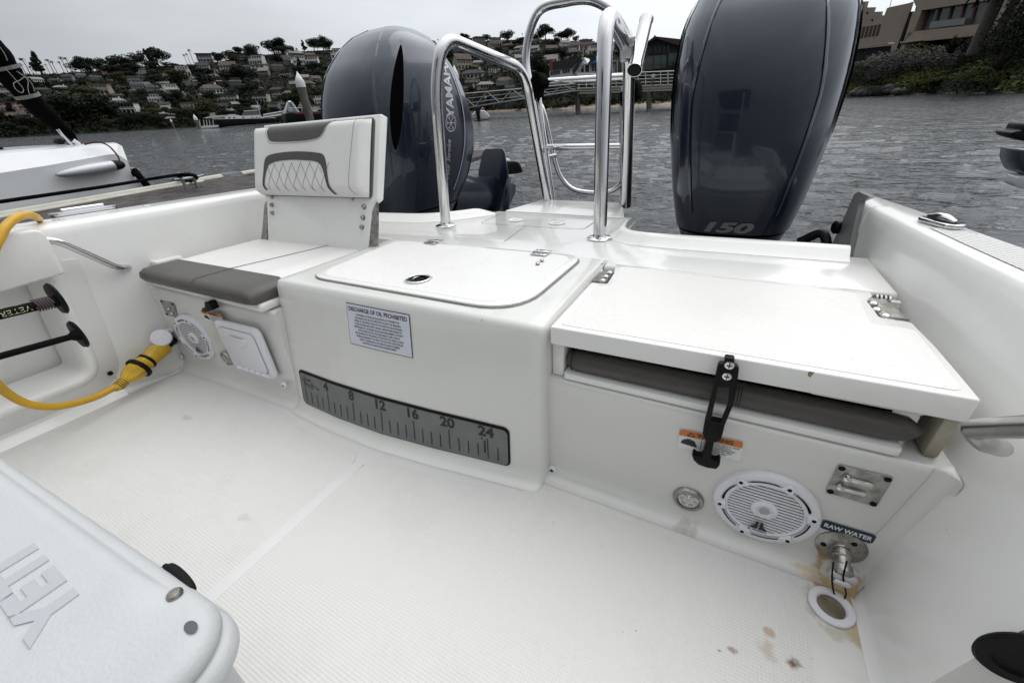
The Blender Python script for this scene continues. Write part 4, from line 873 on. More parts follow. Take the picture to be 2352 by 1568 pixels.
for x in [x0,x0+.006,x0+.02]+frange(x0+.05,x1-.03,8)+[x1-.006,x1]:
    e = min(1,(x-(x0-.002))/.02,(x1+.002-x)/.02)**.5; h = .031*e
    secs.append([(x,.577,.312),(x,.577,.320+h),(x,.60,.3205+h),(x,.70,.3215+h),(x,.84,.321+h),(x,.86,.315+h*.6),(x,.862,.312)])
loft(bm, secs); cu_ = js.part(bm, 'seat_cushion', M['vinyl'], angle=60)
bm = B(); 
for dx in (-.003,.003):
    L_ = [V((-1.245+dx*.6,.463,.325)),V((-1.245+dx*.6,.467,.345)),V((-1.243+dx*.6,.482,.3525)),V((-1.235+dx*.6,.576,.3528)),V((-1.195+dx*.6,.70,.3535)),V((-1.16+dx*.6,.85,.3525))]
    tube(bm, L_, .0006, 5)
js.part(bm, 'seat_stitching', M['stitch'])
# backrest: shell plus cushion, reclined
by = lambda z: .842+.36*(z-.33)
bk = Pl((-1.2155,by(.33),.33), (1,0,0), (0,.36,1)); HB = (.715-.33)*math.hypot(1,.36)
if bk.n.y > 0: bk.n = -bk.n
xs0, xs1 = -.292, .262
bm = B(); slab(bm, bk, [(xs0+.018,-.02),(xs1-.03,-.02),(xs1-.024,.05),(xs1-.014,.165),(xs1+.008,.178),(xs1+.012,HB+.006),(xs0+.002,HB+.006),(xs0,.178),(xs0+.012,.16)], -.030, -.002); bev(bm,.005,2,40); sh_ = js.part(bm, 'backrest_shell', M['gel'], angle=50)
bm = B(); slab(bm, bk, rr(.545,.228,.014,5,-.020,HB-.118), -.001, .001); js.part(bm, 'shell_gap', M['stitch'], sh_)
pc = (-.022, HB-.120); pw, ph_ = .536, .222
def pad(u, v):     # bulged pad surface height
    a = min(1, (pw/2-abs(u-pc[0]))/.022, (ph_/2-abs(v-pc[1]))/.028); a = max(0,a); return .004+.034*math.sqrt(1-(1-a)**2)+.004*math.cos((v-pc[1])*9)
bm = B(); nx, ny = 48, 24; G = [[bm.verts.new(bk(pc[0]-pw/2+pw*i/nx, pc[1]-ph_/2+ph_*j/ny, pad(pc[0]-pw/2+pw*i/nx, pc[1]-ph_/2+ph_*j/ny))) for j in range(ny+1)] for i in range(nx+1)]
for i in range(nx):
    for j in range(ny): bm.faces.new((G[i][j],G[i+1][j],G[i+1][j+1],G[i][j+1]))
bc = js.part(bm, 'back_cushion', M['vinyl'], angle=80)
def patch(bm, poly, off):                                # fabric inset following the pad
    # triangulated fan grid: scanlines
    us = [p[0] for p in poly]; vs_ = [p[1] for p in poly]; n1 = 60; prev = None
    for i in range(n1+1):
        u = min(us)+(max(us)-min(us))*i/n1; u = min(max(u, min(us)+1e-5), max(us)-1e-5); hits = []
        for a, b in zip(poly, poly[1:]+poly[:1]):
            if (a[0]-u)*(b[0]-u) < 0: hits.append(a[1]+(b[1]-a[1])*(u-a[0])/(b[0]-a[0]))
        hits.sort()
        if len(hits) < 2: prev = None; continue
        segs = [(hits[k],hits[k+1]) for k in range(0,len(hits)-1,2)]
        cols_ = [[bm.verts.new(bk(u, v, pad(u,v)+off)) for v in frange(s[0],s[1],6)] for s in segs]
        if prev:
            if len(prev) == len(cols_):
                for A, C in zip(prev, cols_):
                    for k in range(6): bm.faces.new((A[k],C[k],C[k+1],A[k+1]))
        prev = cols_
# coordinates measured in the zoomed photograph: (x 115..1450, y 135..1000)
def zc(x, y): return (pc[0]-pw/2+pw*(x-118)/(1455-118), pc[1]+ph_/2-ph_*(y-150)/(1000-150))
def zl(L, n=5): return [(p.x,p.y) for p in spl([(zc(a,b)[0],zc(a,b)[1],0) for a,b in L], n)]
top = zl([(335,165),(340,230),(365,330),(400,365),(500,380),(640,385),(800,385),(900,378),(990,360),(1040,310),(1075,230),(1130,150)]) 
bm = B(); patch(bm, top, .0012); js.part(bm, 'headband_panel', M['grey'], bc, angle=80)
arch_o = [(290,960),(275,880),(290,760),(310,620),(345,550),(450,518),(640,503),(820,508),(960,525),(1045,548),(1080,620),(1100,760),(1120,880),(1165,985)]
arch_i = [(1130,985),(1095,900),(1065,780),(1035,690),(990,635),(880,612),(740,600),(640,598),(500,608),(410,630),(360,665),(325,760),(305,860),(305,910),(325,955)]
def arch_patch(bm):
    O = [V((*zc(a,b),0)) for a,b in arch_o]; I = [V((*zc(a,b),0)) for a,b in arch_i[::-1]]
    O = spl(O, 6); I = spl(I, 6); n = 70; prev = None
    for k in range(n+1):
        a = O[min(len(O)-1,int(k/n*(len(O)-1)))]; b = I[min(len(I)-1,int(k/n*(len(I)-1)))]
        col = [bm.verts.new(bk(p.x,p.y,pad(p.x,p.y)+.0014)) for p in [a+(b-a)*t/4 for t in range(5)]]
        if prev:
            for j in range(4): bm.faces.new((prev[j],col[j],col[j+1],prev[j+1]))
        prev = col
bm = B(); arch_patch(bm); js.part(bm, 'lumbar_arch', M['grey'], bc, angle=80)
bm = B()
def thread(L, r=.0005, n=6):
    q = spl([(*zc(a,b),0) for a,b in L], n); tube(bm, [bk(p.x,p.y,pad(p.x,p.y)+.0012) for p in q], r, 5)
for k in range(7):
    xt = 340+k*112; thread([(xt,640+abs(k-3)*6),(xt+50,760),(xt+110,900),(xt+150,965)] if k < 6 else [(xt,690),(xt+25,760)])
    xb = 450+k*112; thread([(xb,620+abs(k-3)*6),(xb-50,760),(xb-90,890),(xb-80,955)])
thread([(322,165),(328,240),(350,330),(392,385),(520,400),(660,403),(820,400),(930,390),(1010,365),(1065,290),(1095,215),(1125,165)])
thread([(1375,160),(1360,400),(1342,650),(1332,850),(1345,940),(1385,985)])
js.part(bm, 'back_stitching', M['stitch'], bc)
for (x, y) in ((232,1020),(232,1125),(236,1232),(1385,1098),(1378,1222),(1368,1335),(1252,1005),(350,955)):
    u, v = zc(x, y); bm = B(); lathe(bm, [(.0085,0),(.0085,.002),(.0055,.003),(.0055,.007),(.004,.009),(0,.0095)], bk(u-.0*v, v, -.002), bk.n, 14); js.part(bm, 'shell_bolt', M['oldsteel'])
for s_, pts in ((-1,[(-.300,.15),(-.315,.06),(-.345,-.05),(-.345,-.09),(-.29,-.09),(-.285,.16)]),(1,[(.262,.17),(.268,.165),(.275,.0),(.28,-.04),(.20,-.06),(.225,.03),(.237,.12)])):
    bm = B(); slab(bm, bk, pts, -.012, -.007); js.part(bm, 'hinge_arm', M['oldsteel'])
q = bk(-.318,-.02,.004); bm = B(); lathe(bm, [(.030,0),(.030,.006),(.026,.008),(0,.008)], q, (.3,-1,0), 26); lathe(bm, [(.009,.008),(.008,.016),(0,.017)], q, (.3,-1,0), 12); js.part(bm, 'hinge_disc', M['oldsteel'])
# ================================================================== second seat, folded into the locker
fs = Thing('folded_seat', 'second jump seat stowed flat in the opening under the locker lid, grey bolster showing', 'seat', (.03,.6,.25))
bm = B(); prism(bm, rpoly([(-.212,.560,.2505),(.262,.560,.2505),(.262,.80,.2505),(-.212,.80,.2505)],.008), (0,0,.013)); bev(bm,.003); fs.part(bm, 'seat_shell', M['gel'])
bm = B(); secs = []
for x in [-.214,-.211,-.200]+frange(-.17,.24,8)+[.262,.276,.279]:
    e = min(1,(x+.2145)/.016,(.2795-x)/.022)**.5; r_ = .0185*e
    secs.append([(x,.584-math.cos(t)*r_*1.1,.2825-math.sin(t)*r_) for t in [2*math.pi*k/16 for k in range(16)]])
loft(bm, secs); fs.part(bm, 'bolster_cushion', M['grey'], angle=70)
bm = B(); tube(bm, [V((-.199,.584-math.cos(t)*.0208,.2825-math.sin(t)*.0189)) for t in [2*math.pi*k/24 for k in range(24)]], .0008, 5, closed=True)
for dx in (-.004,0,.004): tube(bm, [V((.065+dx,.584-math.cos(t)*.0206,.2825-math.sin(t)*.0187)) for t in [-1.2+2.0*k/12 for k in range(13)]], .0007, 5)
fs.part(bm, 'bolster_stitching', M['ink'])
for xa, xb in ((-.205,-.135),(.150,.272)): bm = B(); prism(bm, [(xa,.580,.3075),(xb,.580,.3075),(xb,.70,.3075),(xa,.70,.3075)], (0,0,.010)); bev(bm,.004,2,50); fs.part(bm, 'side_pad', M['vinyl'])
bm = B(); box(bm, (.03,.70,.285), (.47,.12,.04)); fs.part(bm, 'shaded_core', M['dark'])  # core coloured near-black so the opening keeps its deep shadow
# ================================================================== shore power cord
cord = Thing('power_cord', 'yellow shore power cord with plug, looping from the inlet up over the gunwale', 'power cord', (-1.5,.3,.1))
pa, pb = ic+V((.012,-.006,0)), BP(270,888,0,-1.50)
ax = (pb-pa).normalized(); L_ = (pb-pa).length
bm = B(); lathe(bm, [(.017,0),(.017,.03),(.020,.032)], pa, ax, 24); cord.part(bm, 'plug_neck', M['black'])
bm = B(); lathe(bm, [(.0,L_*.16),(.023,L_*.16),(.025,L_*.18),(.0255,L_*.34),(.0235,L_*.44),(.0235,L_*.475)], pa, ax, 28); lathe(bm, [(.0245,L_*.515),(.0245,L_*.60),(.026,L_*.61)], pa, ax, 28); cord.part(bm, 'plug_body', M['yellow2'], angle=60)
bm = B(); lathe(bm, [(.0245,L_*.47),(.0265,L_*.475),(.0265,L_*.51),(.0245,L_*.515)], pa, ax, 28); lathe(bm, [(.026,L_*.605),(.034,L_*.61),(.035,L_*.62),(.035,L_*.655),(.031,L_*.665),(.02,L_*.665)], pa, ax, 30); cord.part(bm, 'lock_ring', M['black'], angle=60)
bm = B(); lathe(bm, [(.029,L_*.66),(.029,L_*.70),(.026,L_*.76),(.021,L_*.82),(.0135,L_*.88),(.0135,L_*.90)], pa, ax, 8); lathe(bm, [(.014,L_*.885),(.0135,L_*1.0),(.0085,L_*1.05)], pa, ax, 20); cord.part(bm, 'plug_boot', M['yellow2'], angle=30)
bm = B()
for k in range(4): lathe(bm, [(.0139,0),(.0145,.001),(.0139,.002)], pa+ax*L_*(.90+.028*k), ax, 20)
plq = Pl(pa+ax*L_*.35, ax, V((0,0,1)).cross(ax)); cord.part(bm, 'boot_grooves', M['black'])
bm = B(); lathe(bm, [(.0,0),(.026,0),(.029,.004),(.026,.010),(0,.011)], ic+V((.030,-.035,.022)), (.8,-.35,.55), 26); box(bm, ic+V((.012,-.004,.03)), (.02,.02,.012)); bev(bm,.002); cord.part(bm, 'inlet_cap', M['plastic'])
c1 = [pb-ax*.01, BP(215,913,0,-1.49), BP(140,932,0,-1.47), BP(75,930,0,-1.45), BP(20,905,0,-1.43), BP(-25,860,0,-1.41), BP(-60,790,0,-1.41), BP(-62,700,0,-1.43), BP(-45,640,0,-1.45)]
c2 = [BP(-45,640,0,-1.45), BP(-22,590,0,-1.465), BP(-4,552,0,-1.475), BP(14,520,0,-1.49), BP(38,500,0,-1.52), BP(62,494,0,-1.565), BP(80,497,0,-1.61), BP(88,503,0,-1.68)]
bm = B(); tube(bm, spl(c1+c2[1:], 8), .0092, 14); cord.part(bm, 'cord', M['yellow'], angle=80)
# ================================================================== rods stored in the pocket
def rod(pxs, label, dark, txt=None):
    a = BP(pxs[0][0],pxs[0][1],1,.256); b = BP(pxs[1][0],pxs[1][1],0,a.x+.01); d = (b-a).normalized(); t = Thing('fishing_rod', label, 'fishing rod', a, group='fishing rods in the side pocket')
    L_ = 1.1
    if txt:
        bm = B(); lathe(bm, [(.0,-.002),(.0135,0),(.0140,.012),(.0112,.016),(.0112,.07),(.0112,.34),(.008,.35),(.007,L_)], a, d, 20); t.part(bm, 'rod_grip', M['rod'], angle=60)
        bm = B(); 
        for k in range(3):
            tube(bm, [a+d*(.012+.010*(j/24)*3)+(V((math.cos(j*.52+k*2.1),0,math.sin(j*.52+k*2.1)))*.0142) for j in range(25)], .0018, 6)
        t.part(bm, 'decorative_wrap', mat('wrap_thread',(.075,.05,.06),.7), angle=60)
        nn = CAM-(a+d*.15); nn = (nn-d*nn.dot(d)).normalized(); s2 = nn.cross(d).normalized()
        fnc = lambda u, v, w: a+d*u+ (nn*math.cos(v/.0112)+s2*math.sin(v/.0112))*(.0114+w)
        bm = B(); text_bm(bm, txt, rp, .0165, .050, .001, .0006, align='LEFT', bold=.0, sx=1.1, fn=fnc); t.part(bm, 'grip_lettering', mat('tan_ink',(.42,.40,.24),.6), angle=60)
        bm = B(); 
        for k in range(6): 
            vs = [fnc(.06+.03*k,-.0125,.0004),fnc(.072+.03*k,-.012,.0004),fnc(.076+.03*k,-.016,.0004),fnc(.062+.03*k,-.017,.0004)]; face(bm, vs)
        t.part(bm, 'camo_patches', mat('camo',(.20,.21,.09),.7))
    else:
        bm = B(); lathe(bm, [(0,-.004),(.014,0),(.014,.01),(.0078,.02),(.0078,.14),(.0108,.145),(.0115,.15),(.0115,.185),(.009,.19),(.0082,.20),(.008,.34),(.006,.35),(.005,L_)], a, d, 20); t.part(bm, 'rod_grip', M['rod'], angle=50)
        bm = B(); lathe(bm, [(.0100,.20),(.0098,.28)], a, d, 20); t.part(bm, 'reel_seat_sleeve', M['black'], angle=60)
rod(((135,690),(0,722)), 'upper fishing rod in the side pocket, camouflage grip lettered VETERAN', True, 'VETERAN')
rod(((183,768),(0,818)), 'lower fishing rod in the side pocket, plain black grip', True)
# ================================================================== cooler
ck = Thing('cooler', 'large white rotomoulded ice chest with black rubber latch in the foreground', 'cooler', (-.55,-.2,0))
CR = Matrix.Translation(V((-.40,.036,0))) @ Matrix.Rotation(math.radians(3.2),4,'Z')
def crect(xr_, yf_, z, r=.045, n=7, xl=-.75, yn=-.45):      # xr_, yf_: inset from the right and the far side
    return [CR @ V((p[0], p[1], z)) for p in rr((.083-xr_)-xl, (.0-yf_)-yn, r, n, ((.083-xr_)+xl)/2, ((.0-yf_)+yn)/2)]
bm = B(); loft(bm, [crect(.035,.02,0),crect(.03,.018,.01),crect(.022,.012,.225),crect(.010,.006,.243),crect(-.002,-.001,.250),crect(-.006,-.003,.258),crect(-.006,-.003,.270),crect(-.001,.0,.2765)]); ck.part(bm, 'cooler_tub', M['cooler'], angle=60)
bm = B(); loft(bm, [crect(.004,.003,.2775),crect(.0,.0,.281),crect(.0,.0,.290),crect(.004,.003,.2965),crect(.012,.007,.300,.040),crect(.030,.010,.3015,.035),crect(.055,.012,.303,.03),crect(.072,.014,.309,.03),crect(.090,.018,.3155,.03),crect(.115,.026,.3175,.025)]); lidc = ck.part(bm, 'cooler_lid', M['cooler'], angle=80)
bm = B(); text_bm(bm, 'YETI', rp, .046, .0, 0, .0, align='LEFT', bold=.05, sx=1.42, fn=lambda a,b,w: V((-.436-a, -.0315-b-.0*a, .3178+w)), ext=.0011)
ck.part(bm, 'lid_lettering', mat('embossed_letters',(.43,.44,.462),.55,bump=.1,bscale=420), lidc)
bm = B(); lathe(bm, [(.0066,0),(.0066,.0015),(.005,.004),(0,.005)], BP(402,1366,2,.302), n=24); ck.part(bm, 'hinge_rivet', M['oldsteel'])
hq = BP(439,1440,2,.3010); bm = B(); lathe(bm, [(.0052,.0006),(0,.0006)], hq, n=24); bmesh.ops.scale(bm, vec=(1.5,.8,1), space=Matrix.Translation(-hq), verts=bm.verts[:]); ck.part(bm, 'tie_down_hole', mat('hole_shadow',(.10,.105,.11),.8))
bm = B(); tube(bm, spl([BP(378,1300,2,.288),BP(398,1308,2,.288),BP(418,1325,2,.288),BP(434,1346,2,.288),BP(440,1368,2,.288)],6), [.003]*3+[.0048]*19+[.003]*3, 10); ck.part(bm, 'rubber_handle', M['black'])
# small black knob at the left edge
k_ = BP(8,992,0,-1.30); bm = B(); lathe(bm, [(0,0),(.012,.002),(.015,.01),(.015,.05),(.010,.06),(0,.06)], BP(26,996,2,.012)+V((0,0,.0)), V((-1,-.5,.0)), 12); single(bm, 'rubber_foot', M['black'], 'small black rubber foot on the floor at the left edge, beside the cooler', 'foot')
# ================================================================== behind the photographer: what the glossy cowls reflect
tt = Thing('hard_top', 'black canopy on steel pipe legs over the helm, behind the photographer', 'boat roof', (-.64,-1.3,0))
bm = B(); prism(bm, rpoly([(-1.25,-.95,1.80),(-.03,-.95,1.80),(-.03,-2.6,1.80),(-1.25,-2.6,1.80)],.12), (0,0,.05)); bev(bm,.01); tt.part(bm, 'roof_panel', M['blackcloth'])
for x in (-1.1,-.18):
    for y in (-1.0,-1.9):
        bm = B(); tube(bm, [(x,y,0),(x*.9-.06,y,1.80)], .022, 10); tt.part(bm, 'pipe_leg', M['steel'])
hl = Thing('helm_console', 'white helm console with dark screen behind the camera', 'helm console', (-.64,-1.4,0))
bm = B(); box(bm, (-.64,-1.45,.45), (.75,.6,.9)); bev(bm,.04,3); hl.part(bm, 'console_body', M['gel'])
bm = B(); box(bm, (-.64,-1.72,1.15), (.8,.04,.55)); bev(bm,.01); hl.part(bm, 'dark_windscreen', M['cowl2'])
bm = B(); box(bm, (-.64,-1.10,.62), (.6,.06,.5)); bev(bm,.02); hl.part(bm, 'seat_back', M['grey'])
# ================================================================== SETTING
def st(bm, name, m, **k): return single(bm, name, m, frame='W', base=(0,0,0), kind='structure', **k)
# water
wm = bpy.data.materials.new('harbour_water'); wm.use_nodes = True; n = wm.node_tree; b = n.nodes['Principled BSDF']
b.inputs['Base Color'].default_value = (.012,.018,.022,1); b.inputs['Roughness'].default_value = .03; b.inputs['IOR'].default_value = 1.24
t = n.nodes.new('ShaderNodeTexCoord'); prevn = None; hs = []
pt = n.nodes.new('ShaderNodeTexNoise'); pt.inputs['Scale'].default_value = .035; pt.inputs['Detail'].default_value = 3; lk(n, t.outputs['Object'], pt.inputs['Vector'])
pm = n.nodes.new('ShaderNodeMapRange'); pm.inputs[1].default_value = .35; pm.inputs[2].default_value = .65; pm.inputs[3].default_value = .55; pm.inputs[4].default_value = 1.0; lk(n, pt.outputs['Fac'], pm.inputs[0])
for sc, st_, (sx, sy) in ((.45,.9,(1,1.6)),(1.6,1.0,(1,2.6)),(4.5,.55,(1,2.4)),(13,.4,(1,1.8))):
    mpn = n.nodes.new('ShaderNodeMapping'); mpn.inputs['Rotation'].default_value = (0,0,.6); mpn.inputs['Scale'].default_value = (sx,sy,1); lk(n, t.outputs['Object'], mpn.inputs[0])
    no = n.nodes.new('ShaderNodeTexNoise'); no.inputs['Scale'].default_value = sc; no.inputs['Detail'].default_value = 3; no.inputs['Roughness'].default_value = .55; no.inputs['Distortion'].default_value = .6; lk(n, mpn.outputs[0], no.inputs['Vector'])
    bp = n.nodes.new('ShaderNodeBump'); bp.inputs['Strength'].default_value = 1; bp.inputs['Distance'].default_value = {.45:.04,1.6:.09,4.5:.040,13:.010}[sc]; lk(n, pm.outputs[0], bp.inputs['Strength']); lk(n, no.outputs['Fac'], bp.inputs['Height'])
    if prevn: lk(n, prevn.outputs[0], bp.inputs['Normal'])
    prevn = bp
lk(n, prevn.outputs[0], b.inputs['Normal'])
bm = B(); face(bm, [(-3000,-900,WATER-.22),(3000,-900,WATER-.22),(3000,3000,WATER-.22),(-3000,3000,WATER-.22)]); st(bm, 'harbour_water', wm)
import numpy as np
NAZ, NRR = 1100, 860; azs = np.radians(np.linspace(-106, 80, NAZ)); rs = 1.3*np.exp(np.linspace(0, math.log(460/1.3), NRR)); A_, R_ = np.meshgrid(azs, rs, indexing='ij')
X_, Y_ = np.sin(A_)*R_, np.cos(A_)*R_; Z_ = np.zeros_like(X_); rg = np.random.default_rng(4)
sp_r = R_*(math.log(460/1.3)/NRR); dX = np.zeros_like(X_); dY = np.zeros_like(X_)
gust = .85+.15*np.sin(X_*.11+1.3*np.sin(Y_*.07))*np.sin(Y_*.05+.8*np.sin(X_*.045)+1)
for i in range(64):
    lam = .12*(1.15/.12)**(rg.random()**.75); th = math.radians(-16)+rg.normal()*.33; k_ = 2*math.pi/lam; w_ = np.clip(lam/(2.2*sp_r)-.6, 0, 1)
    am = (.024 if lam < .45 else .0175)*lam/(2*math.pi); ph = k_*(X_*math.sin(th)+Y_*math.cos(th))+rg.random()*6.283
    Z_ += am*w_*gust*np.sin(ph); dX += am*w_*gust*np.cos(ph)*math.sin(th)*1.0; dY += am*w_*gust*np.cos(ph)*math.cos(th)*1.0
X_ = X_+dX; Y_ = Y_+dY; co = np.stack([X_, Y_, Z_+WATER], -1).reshape(-1,3).astype(np.float32)
idx = np.arange(NAZ*NRR).reshape(NAZ, NRR); q_ = np.stack([idx[:-1,:-1], idx[:-1,1:], idx[1:,1:], idx[1:,:-1]], -1).reshape(-1,4)
me = bpy.data.meshes.new('harbour_water'); me.vertices.add(len(co)); me.vertices.foreach_set('co', co.ravel()); me.loops.add(q_.size); me.loops.foreach_set('vertex_index', q_.ravel().astype(np.int32)); me.polygons.add(len(q_)); me.polygons.foreach_set('loop_start', np.arange(0,q_.size,4,dtype=np.int32)); me.polygons.foreach_set('use_smooth', np.ones(len(q_),bool)); me.update(calc_edges=True); me.validate(); me.materials.append(wm)
if me.polygons[0].normal.z < 0: me.flip_normals()
o = bpy.data.objects.new('harbour_water', me); S.collection.objects.link(o); o['kind'] = 'structure'
def az(px, py=None):
    d = WD(px, (312-.053*px) if py is None else py, 1)-CAM; return math.atan2(d.x, d.y)
def tanel(px, py):
    d = WD(px, py, 1)-CAM; return d.z
# far hillside ------------------------------------------------------
SKY = [(-300,190),(0,172),(60,172),(150,168),(250,160),(330,152),(420,150),(500,142),(560,130),(640,122),(720,116),(800,112),(900,108),(985,102),(1060,96),(1150,92),(1210,90),(1260,90),(1330,95),(1440,102),(1560,108),(1700,100),(1900,95),(2100,90),(2400,80)]
AZ = [az(p[0],p[1]) for p in SKY]; TE = [tanel(*p) for p in SKY]
SH_A = [az(x) for x in (-300,0,300,600,900,1100,1250,1400,1560,1750,1900,2100)]; SH_R = [300,330,350,370,380,330,210,175,150,140,150,260]
def shore(a): return itp(SH_A, SH_R, a)
RD = 330
def hh(a, r):
    s = shore(a); H = CAMZ+itp(AZ, TE, a)*(s+RD); u = (r-s)/RD
    if u < 0: return WATER-.5+u*10
    nz = math.sin(a*31+r*.021)*.9+math.sin(a*57-r*.05)*.6
    if u <= 1: return WATER+ (H-WATER)*(min(1,u/.03)*.035+.965*u**1.05)*1.0 + nz*min(1,u*4)*(1-u)*1.2
    return H-(u-1)*30
def hill(px, py):
    d = WD(px, py, 1)-CAM; a = math.atan2(d.x, d.y); s = shore(a); r = s+2
    while r < s+RD*1.0:
        if CAMZ+d.z*r <= hh(a, r): return V((math.sin(a)*r, math.cos(a)*r, hh(a, r)))
        r += 2
    r = s+RD*.99; return V((math.sin(a)*r, math.cos(a)*r, hh(a, r)))
bm = B(); a0, a1 = az(-300), az(2400); NA, NR = 190, 34; G = []
for i in range(NA+1):
    a = a0+(a1-a0)*i/NA; s = shore(a); row = []
    for j in range(NR+1):
        u = -.04+1.25*j/NR; r = s+RD*u; row.append(bm.verts.new((math.sin(a)*r, math.cos(a)*r, hh(a, r))))
    G.append(row)
for i in range(NA):
    for j in range(NR): bm.faces.new((G[i][j],G[i+1][j],G[i+1][j+1],G[i][j+1]))
hm = mat('hillside_ground', (.018,.020,.013), .95, spec=.1, var2=(.008,.010,.006), vscale=.06, bump=1, bscale=.4); st(bm, 'hillside', hm, angle=180)
# --- foliage
LF = {'dk': mat('foliage_dark',(.021,.028,.018),.8,spec=.12,var2=(.009,.013,.009),vscale=.9), 'md': mat('foliage_mid',(.040,.050,.026),.8,spec=.12,var2=(.016,.023,.012),vscale=.9),
      'ol': mat('foliage_olive',(.058,.062,.028),.8,spec=.12,var2=(.025,.030,.012),vscale=.9), 'gr': mat('foliage_grey',(.125,.12,.125),.85,spec=.12,var2=(.055,.052,.055),vscale=1.2),
      'lv': mat('foliage_straw',(.15,.125,.07),.85,spec=.12,var2=(.06,.05,.03),vscale=1.2), 'br': mat('foliage_bright',(.085,.10,.022),.8,spec=.12,var2=(.035,.045,.012),vscale=1.2), 'blk': mat('foliage_shrub',(.030,.040,.024),.85,spec=.12,var2=(.012,.017,.011),vscale=1.5)}
bark = mat('bark',(.05,.042,.035),.9,bump=.6,bscale=8,vary=.4,vscale=4)
palmbark = mat('palm_bark',(.085,.075,.065),.9,bump=1,bscale=6,vary=.5,vscale=5)
def leafmesh(name, blobs, nleaf, size, m, seed):
    rd = random.Random(seed); vs = []; fs = []
    tot = sum(b[3]*b[4] for b in blobs)
    for (cx, cy, cz, rx, rz) in blobs:
        for _ in range(int(nleaf*rx*rz/tot)):
            d = V((rd.gauss(0,1), rd.gauss(0,1), rd.gauss(0,1))).normalized(); q = rd.uniform(.45,1.05)**.6
            p = V((cx+d.x*rx*q, cy+d.y*rx*q, cz+d.z*rz*q)); s = size*rd.uniform(.6,1.4)
            nn = (d+V((rd.uniform(-1,1),rd.uniform(-1,1),rd.uniform(-1,1)))*.9).normalized(); u = nn.orthogonal().normalized(); w = nn.cross(u); an = rd.uniform(0,6.28)
            u, w = u*math.cos(an)+w*math.sin(an), w*math.cos(an)-u*math.sin(an)
            k = len(vs); vs += [p-u*s, p-w*s*.55, p+u*s, p+w*s*.55]; fs.append((k,k+1,k+2,k+3))
    me = bpy.data.meshes.new(name); me.from_pydata([tuple(v) for v in vs], [], fs); me.materials.append(m); return me
TREES = {}
def tree_proto(kind, var):
    key = (kind, var)
    if key in TREES: return TREES[key]
    rd = random.Random(hash(kind) % 97 + var*13 if False else sum(map(ord, kind))+var*13); root = bpy.data.objects.new({'palm':'palm_tree','shrub':'shrub'}.get(kind,'tree'), None); root.empty_display_size = .1
    bm = B()
    if kind == 'round': blobs = [(rd.uniform(-.28,.28),rd.uniform(-.28,.28),rd.uniform(.32,.82),rd.uniform(.18,.30),rd.uniform(.14,.22)) for _ in range(13)]; n_, s_, mm = 2400, .036, ['dk','md','dk','ol'][var % 4]
    elif kind == 'umbrella': blobs = [(rd.uniform(-.36,.36),rd.uniform(-.3,.3),rd.uniform(.48,.86),rd.uniform(.18,.28),rd.uniform(.12,.18)) for _ in range(14)]; n_, s_, mm = 2600, .034, 'dk'
    elif kind == 'tall': blobs = [(rd.uniform(-.12,.12)*(1.2-z),rd.uniform(-.12,.12),z,.17*(1.25-z),.12) for z in (.25,.35,.45,.55,.65,.75,.85,.93)]; n_, s_, mm = 1800, .032, 'dk'
    elif kind == 'shrub': blobs = [(rd.uniform(-.35,.35),rd.uniform(-.3,.3),rd.uniform(.2,.5),rd.uniform(.22,.35),rd.uniform(.2,.32)) for _ in range(7)]; n_, s_, mm = 1000, .042, ['md','dk','ol'][var % 3]
    if kind == 'palm':
        tube(bm, spl([(0,0,0),(.02,0,.3),(.03,0,.6),(.0,0,.90)],4), .018, 6); tr = bm; vs = []; fs = []
        for k in range(26):
            a = rd.uniform(0,6.28); e = rd.uniform(-.7,1.1); prev = None
            for j in range(5):
                q = j/4; r_ = .16*q*math.cos(e*.6); z = .90+.13*q*math.sin(e)-.10*q*q; w = .018*math.sin(math.pi*(.15+.8*q)); i = len(vs)
                vs += [(math.cos(a)*r_-math.sin(a)*w, math.sin(a)*r_+math.cos(a)*w, z),(math.cos(a)*r_+math.sin(a)*w, math.sin(a)*r_-math.cos(a)*w, z)]
                if prev is not None: fs.append((prev,prev+1,i+1,i))
                prev = i
        me = bpy.data.meshes.new('crown'); me.from_pydata(vs, [], fs); me.materials.append(LF['dk'])
    else:
        me = leafmesh('crown', blobs, n_, s_, LF[mm], var*7+len(kind))
        if kind != 'shrub':
            tube(bm, [(0,0,-.05),(.01,0,.25),(0,.01,.55)], [.035,.028,.016], 6)
            for b_ in blobs[:4]: tube(bm, [(0,0,.35),((b_[0])*.6,b_[1]*.6,.5),(b_[0],b_[1],b_[2])], [.016,.011,.005], 5)
        else: tube(bm, [(0,0,-.05),(0,0,.3)], [.03,.015], 5)
    c = bpy.data.objects.new('crown', me); c.parent = root
    tr_me = mkmesh(bm, 'trunk', palmbark if kind == 'palm' else bark); t_ = bpy.data.objects.new('trunk', tr_me); t_.parent = root
    TREES[key] = (root, [c, t_]); return TREES[key]
def place(proto, loc, sx, sy, sz, rz, label, cat, group, tilt=0):
    root, ch = proto; r = root.copy(); S.collection.objects.link(r); r.matrix_world = Matrix.Translation(loc) @ Matrix.Rotation(rz,4,'Z') @ Matrix.Rotation(tilt,4,'Y') @ Matrix.Diagonal((sx,sy,sz,1))
    tagp(r, label, cat, group)
    for c in ch:
        k = c.copy(); S.collection.objects.link(k); k.parent = r
    return r
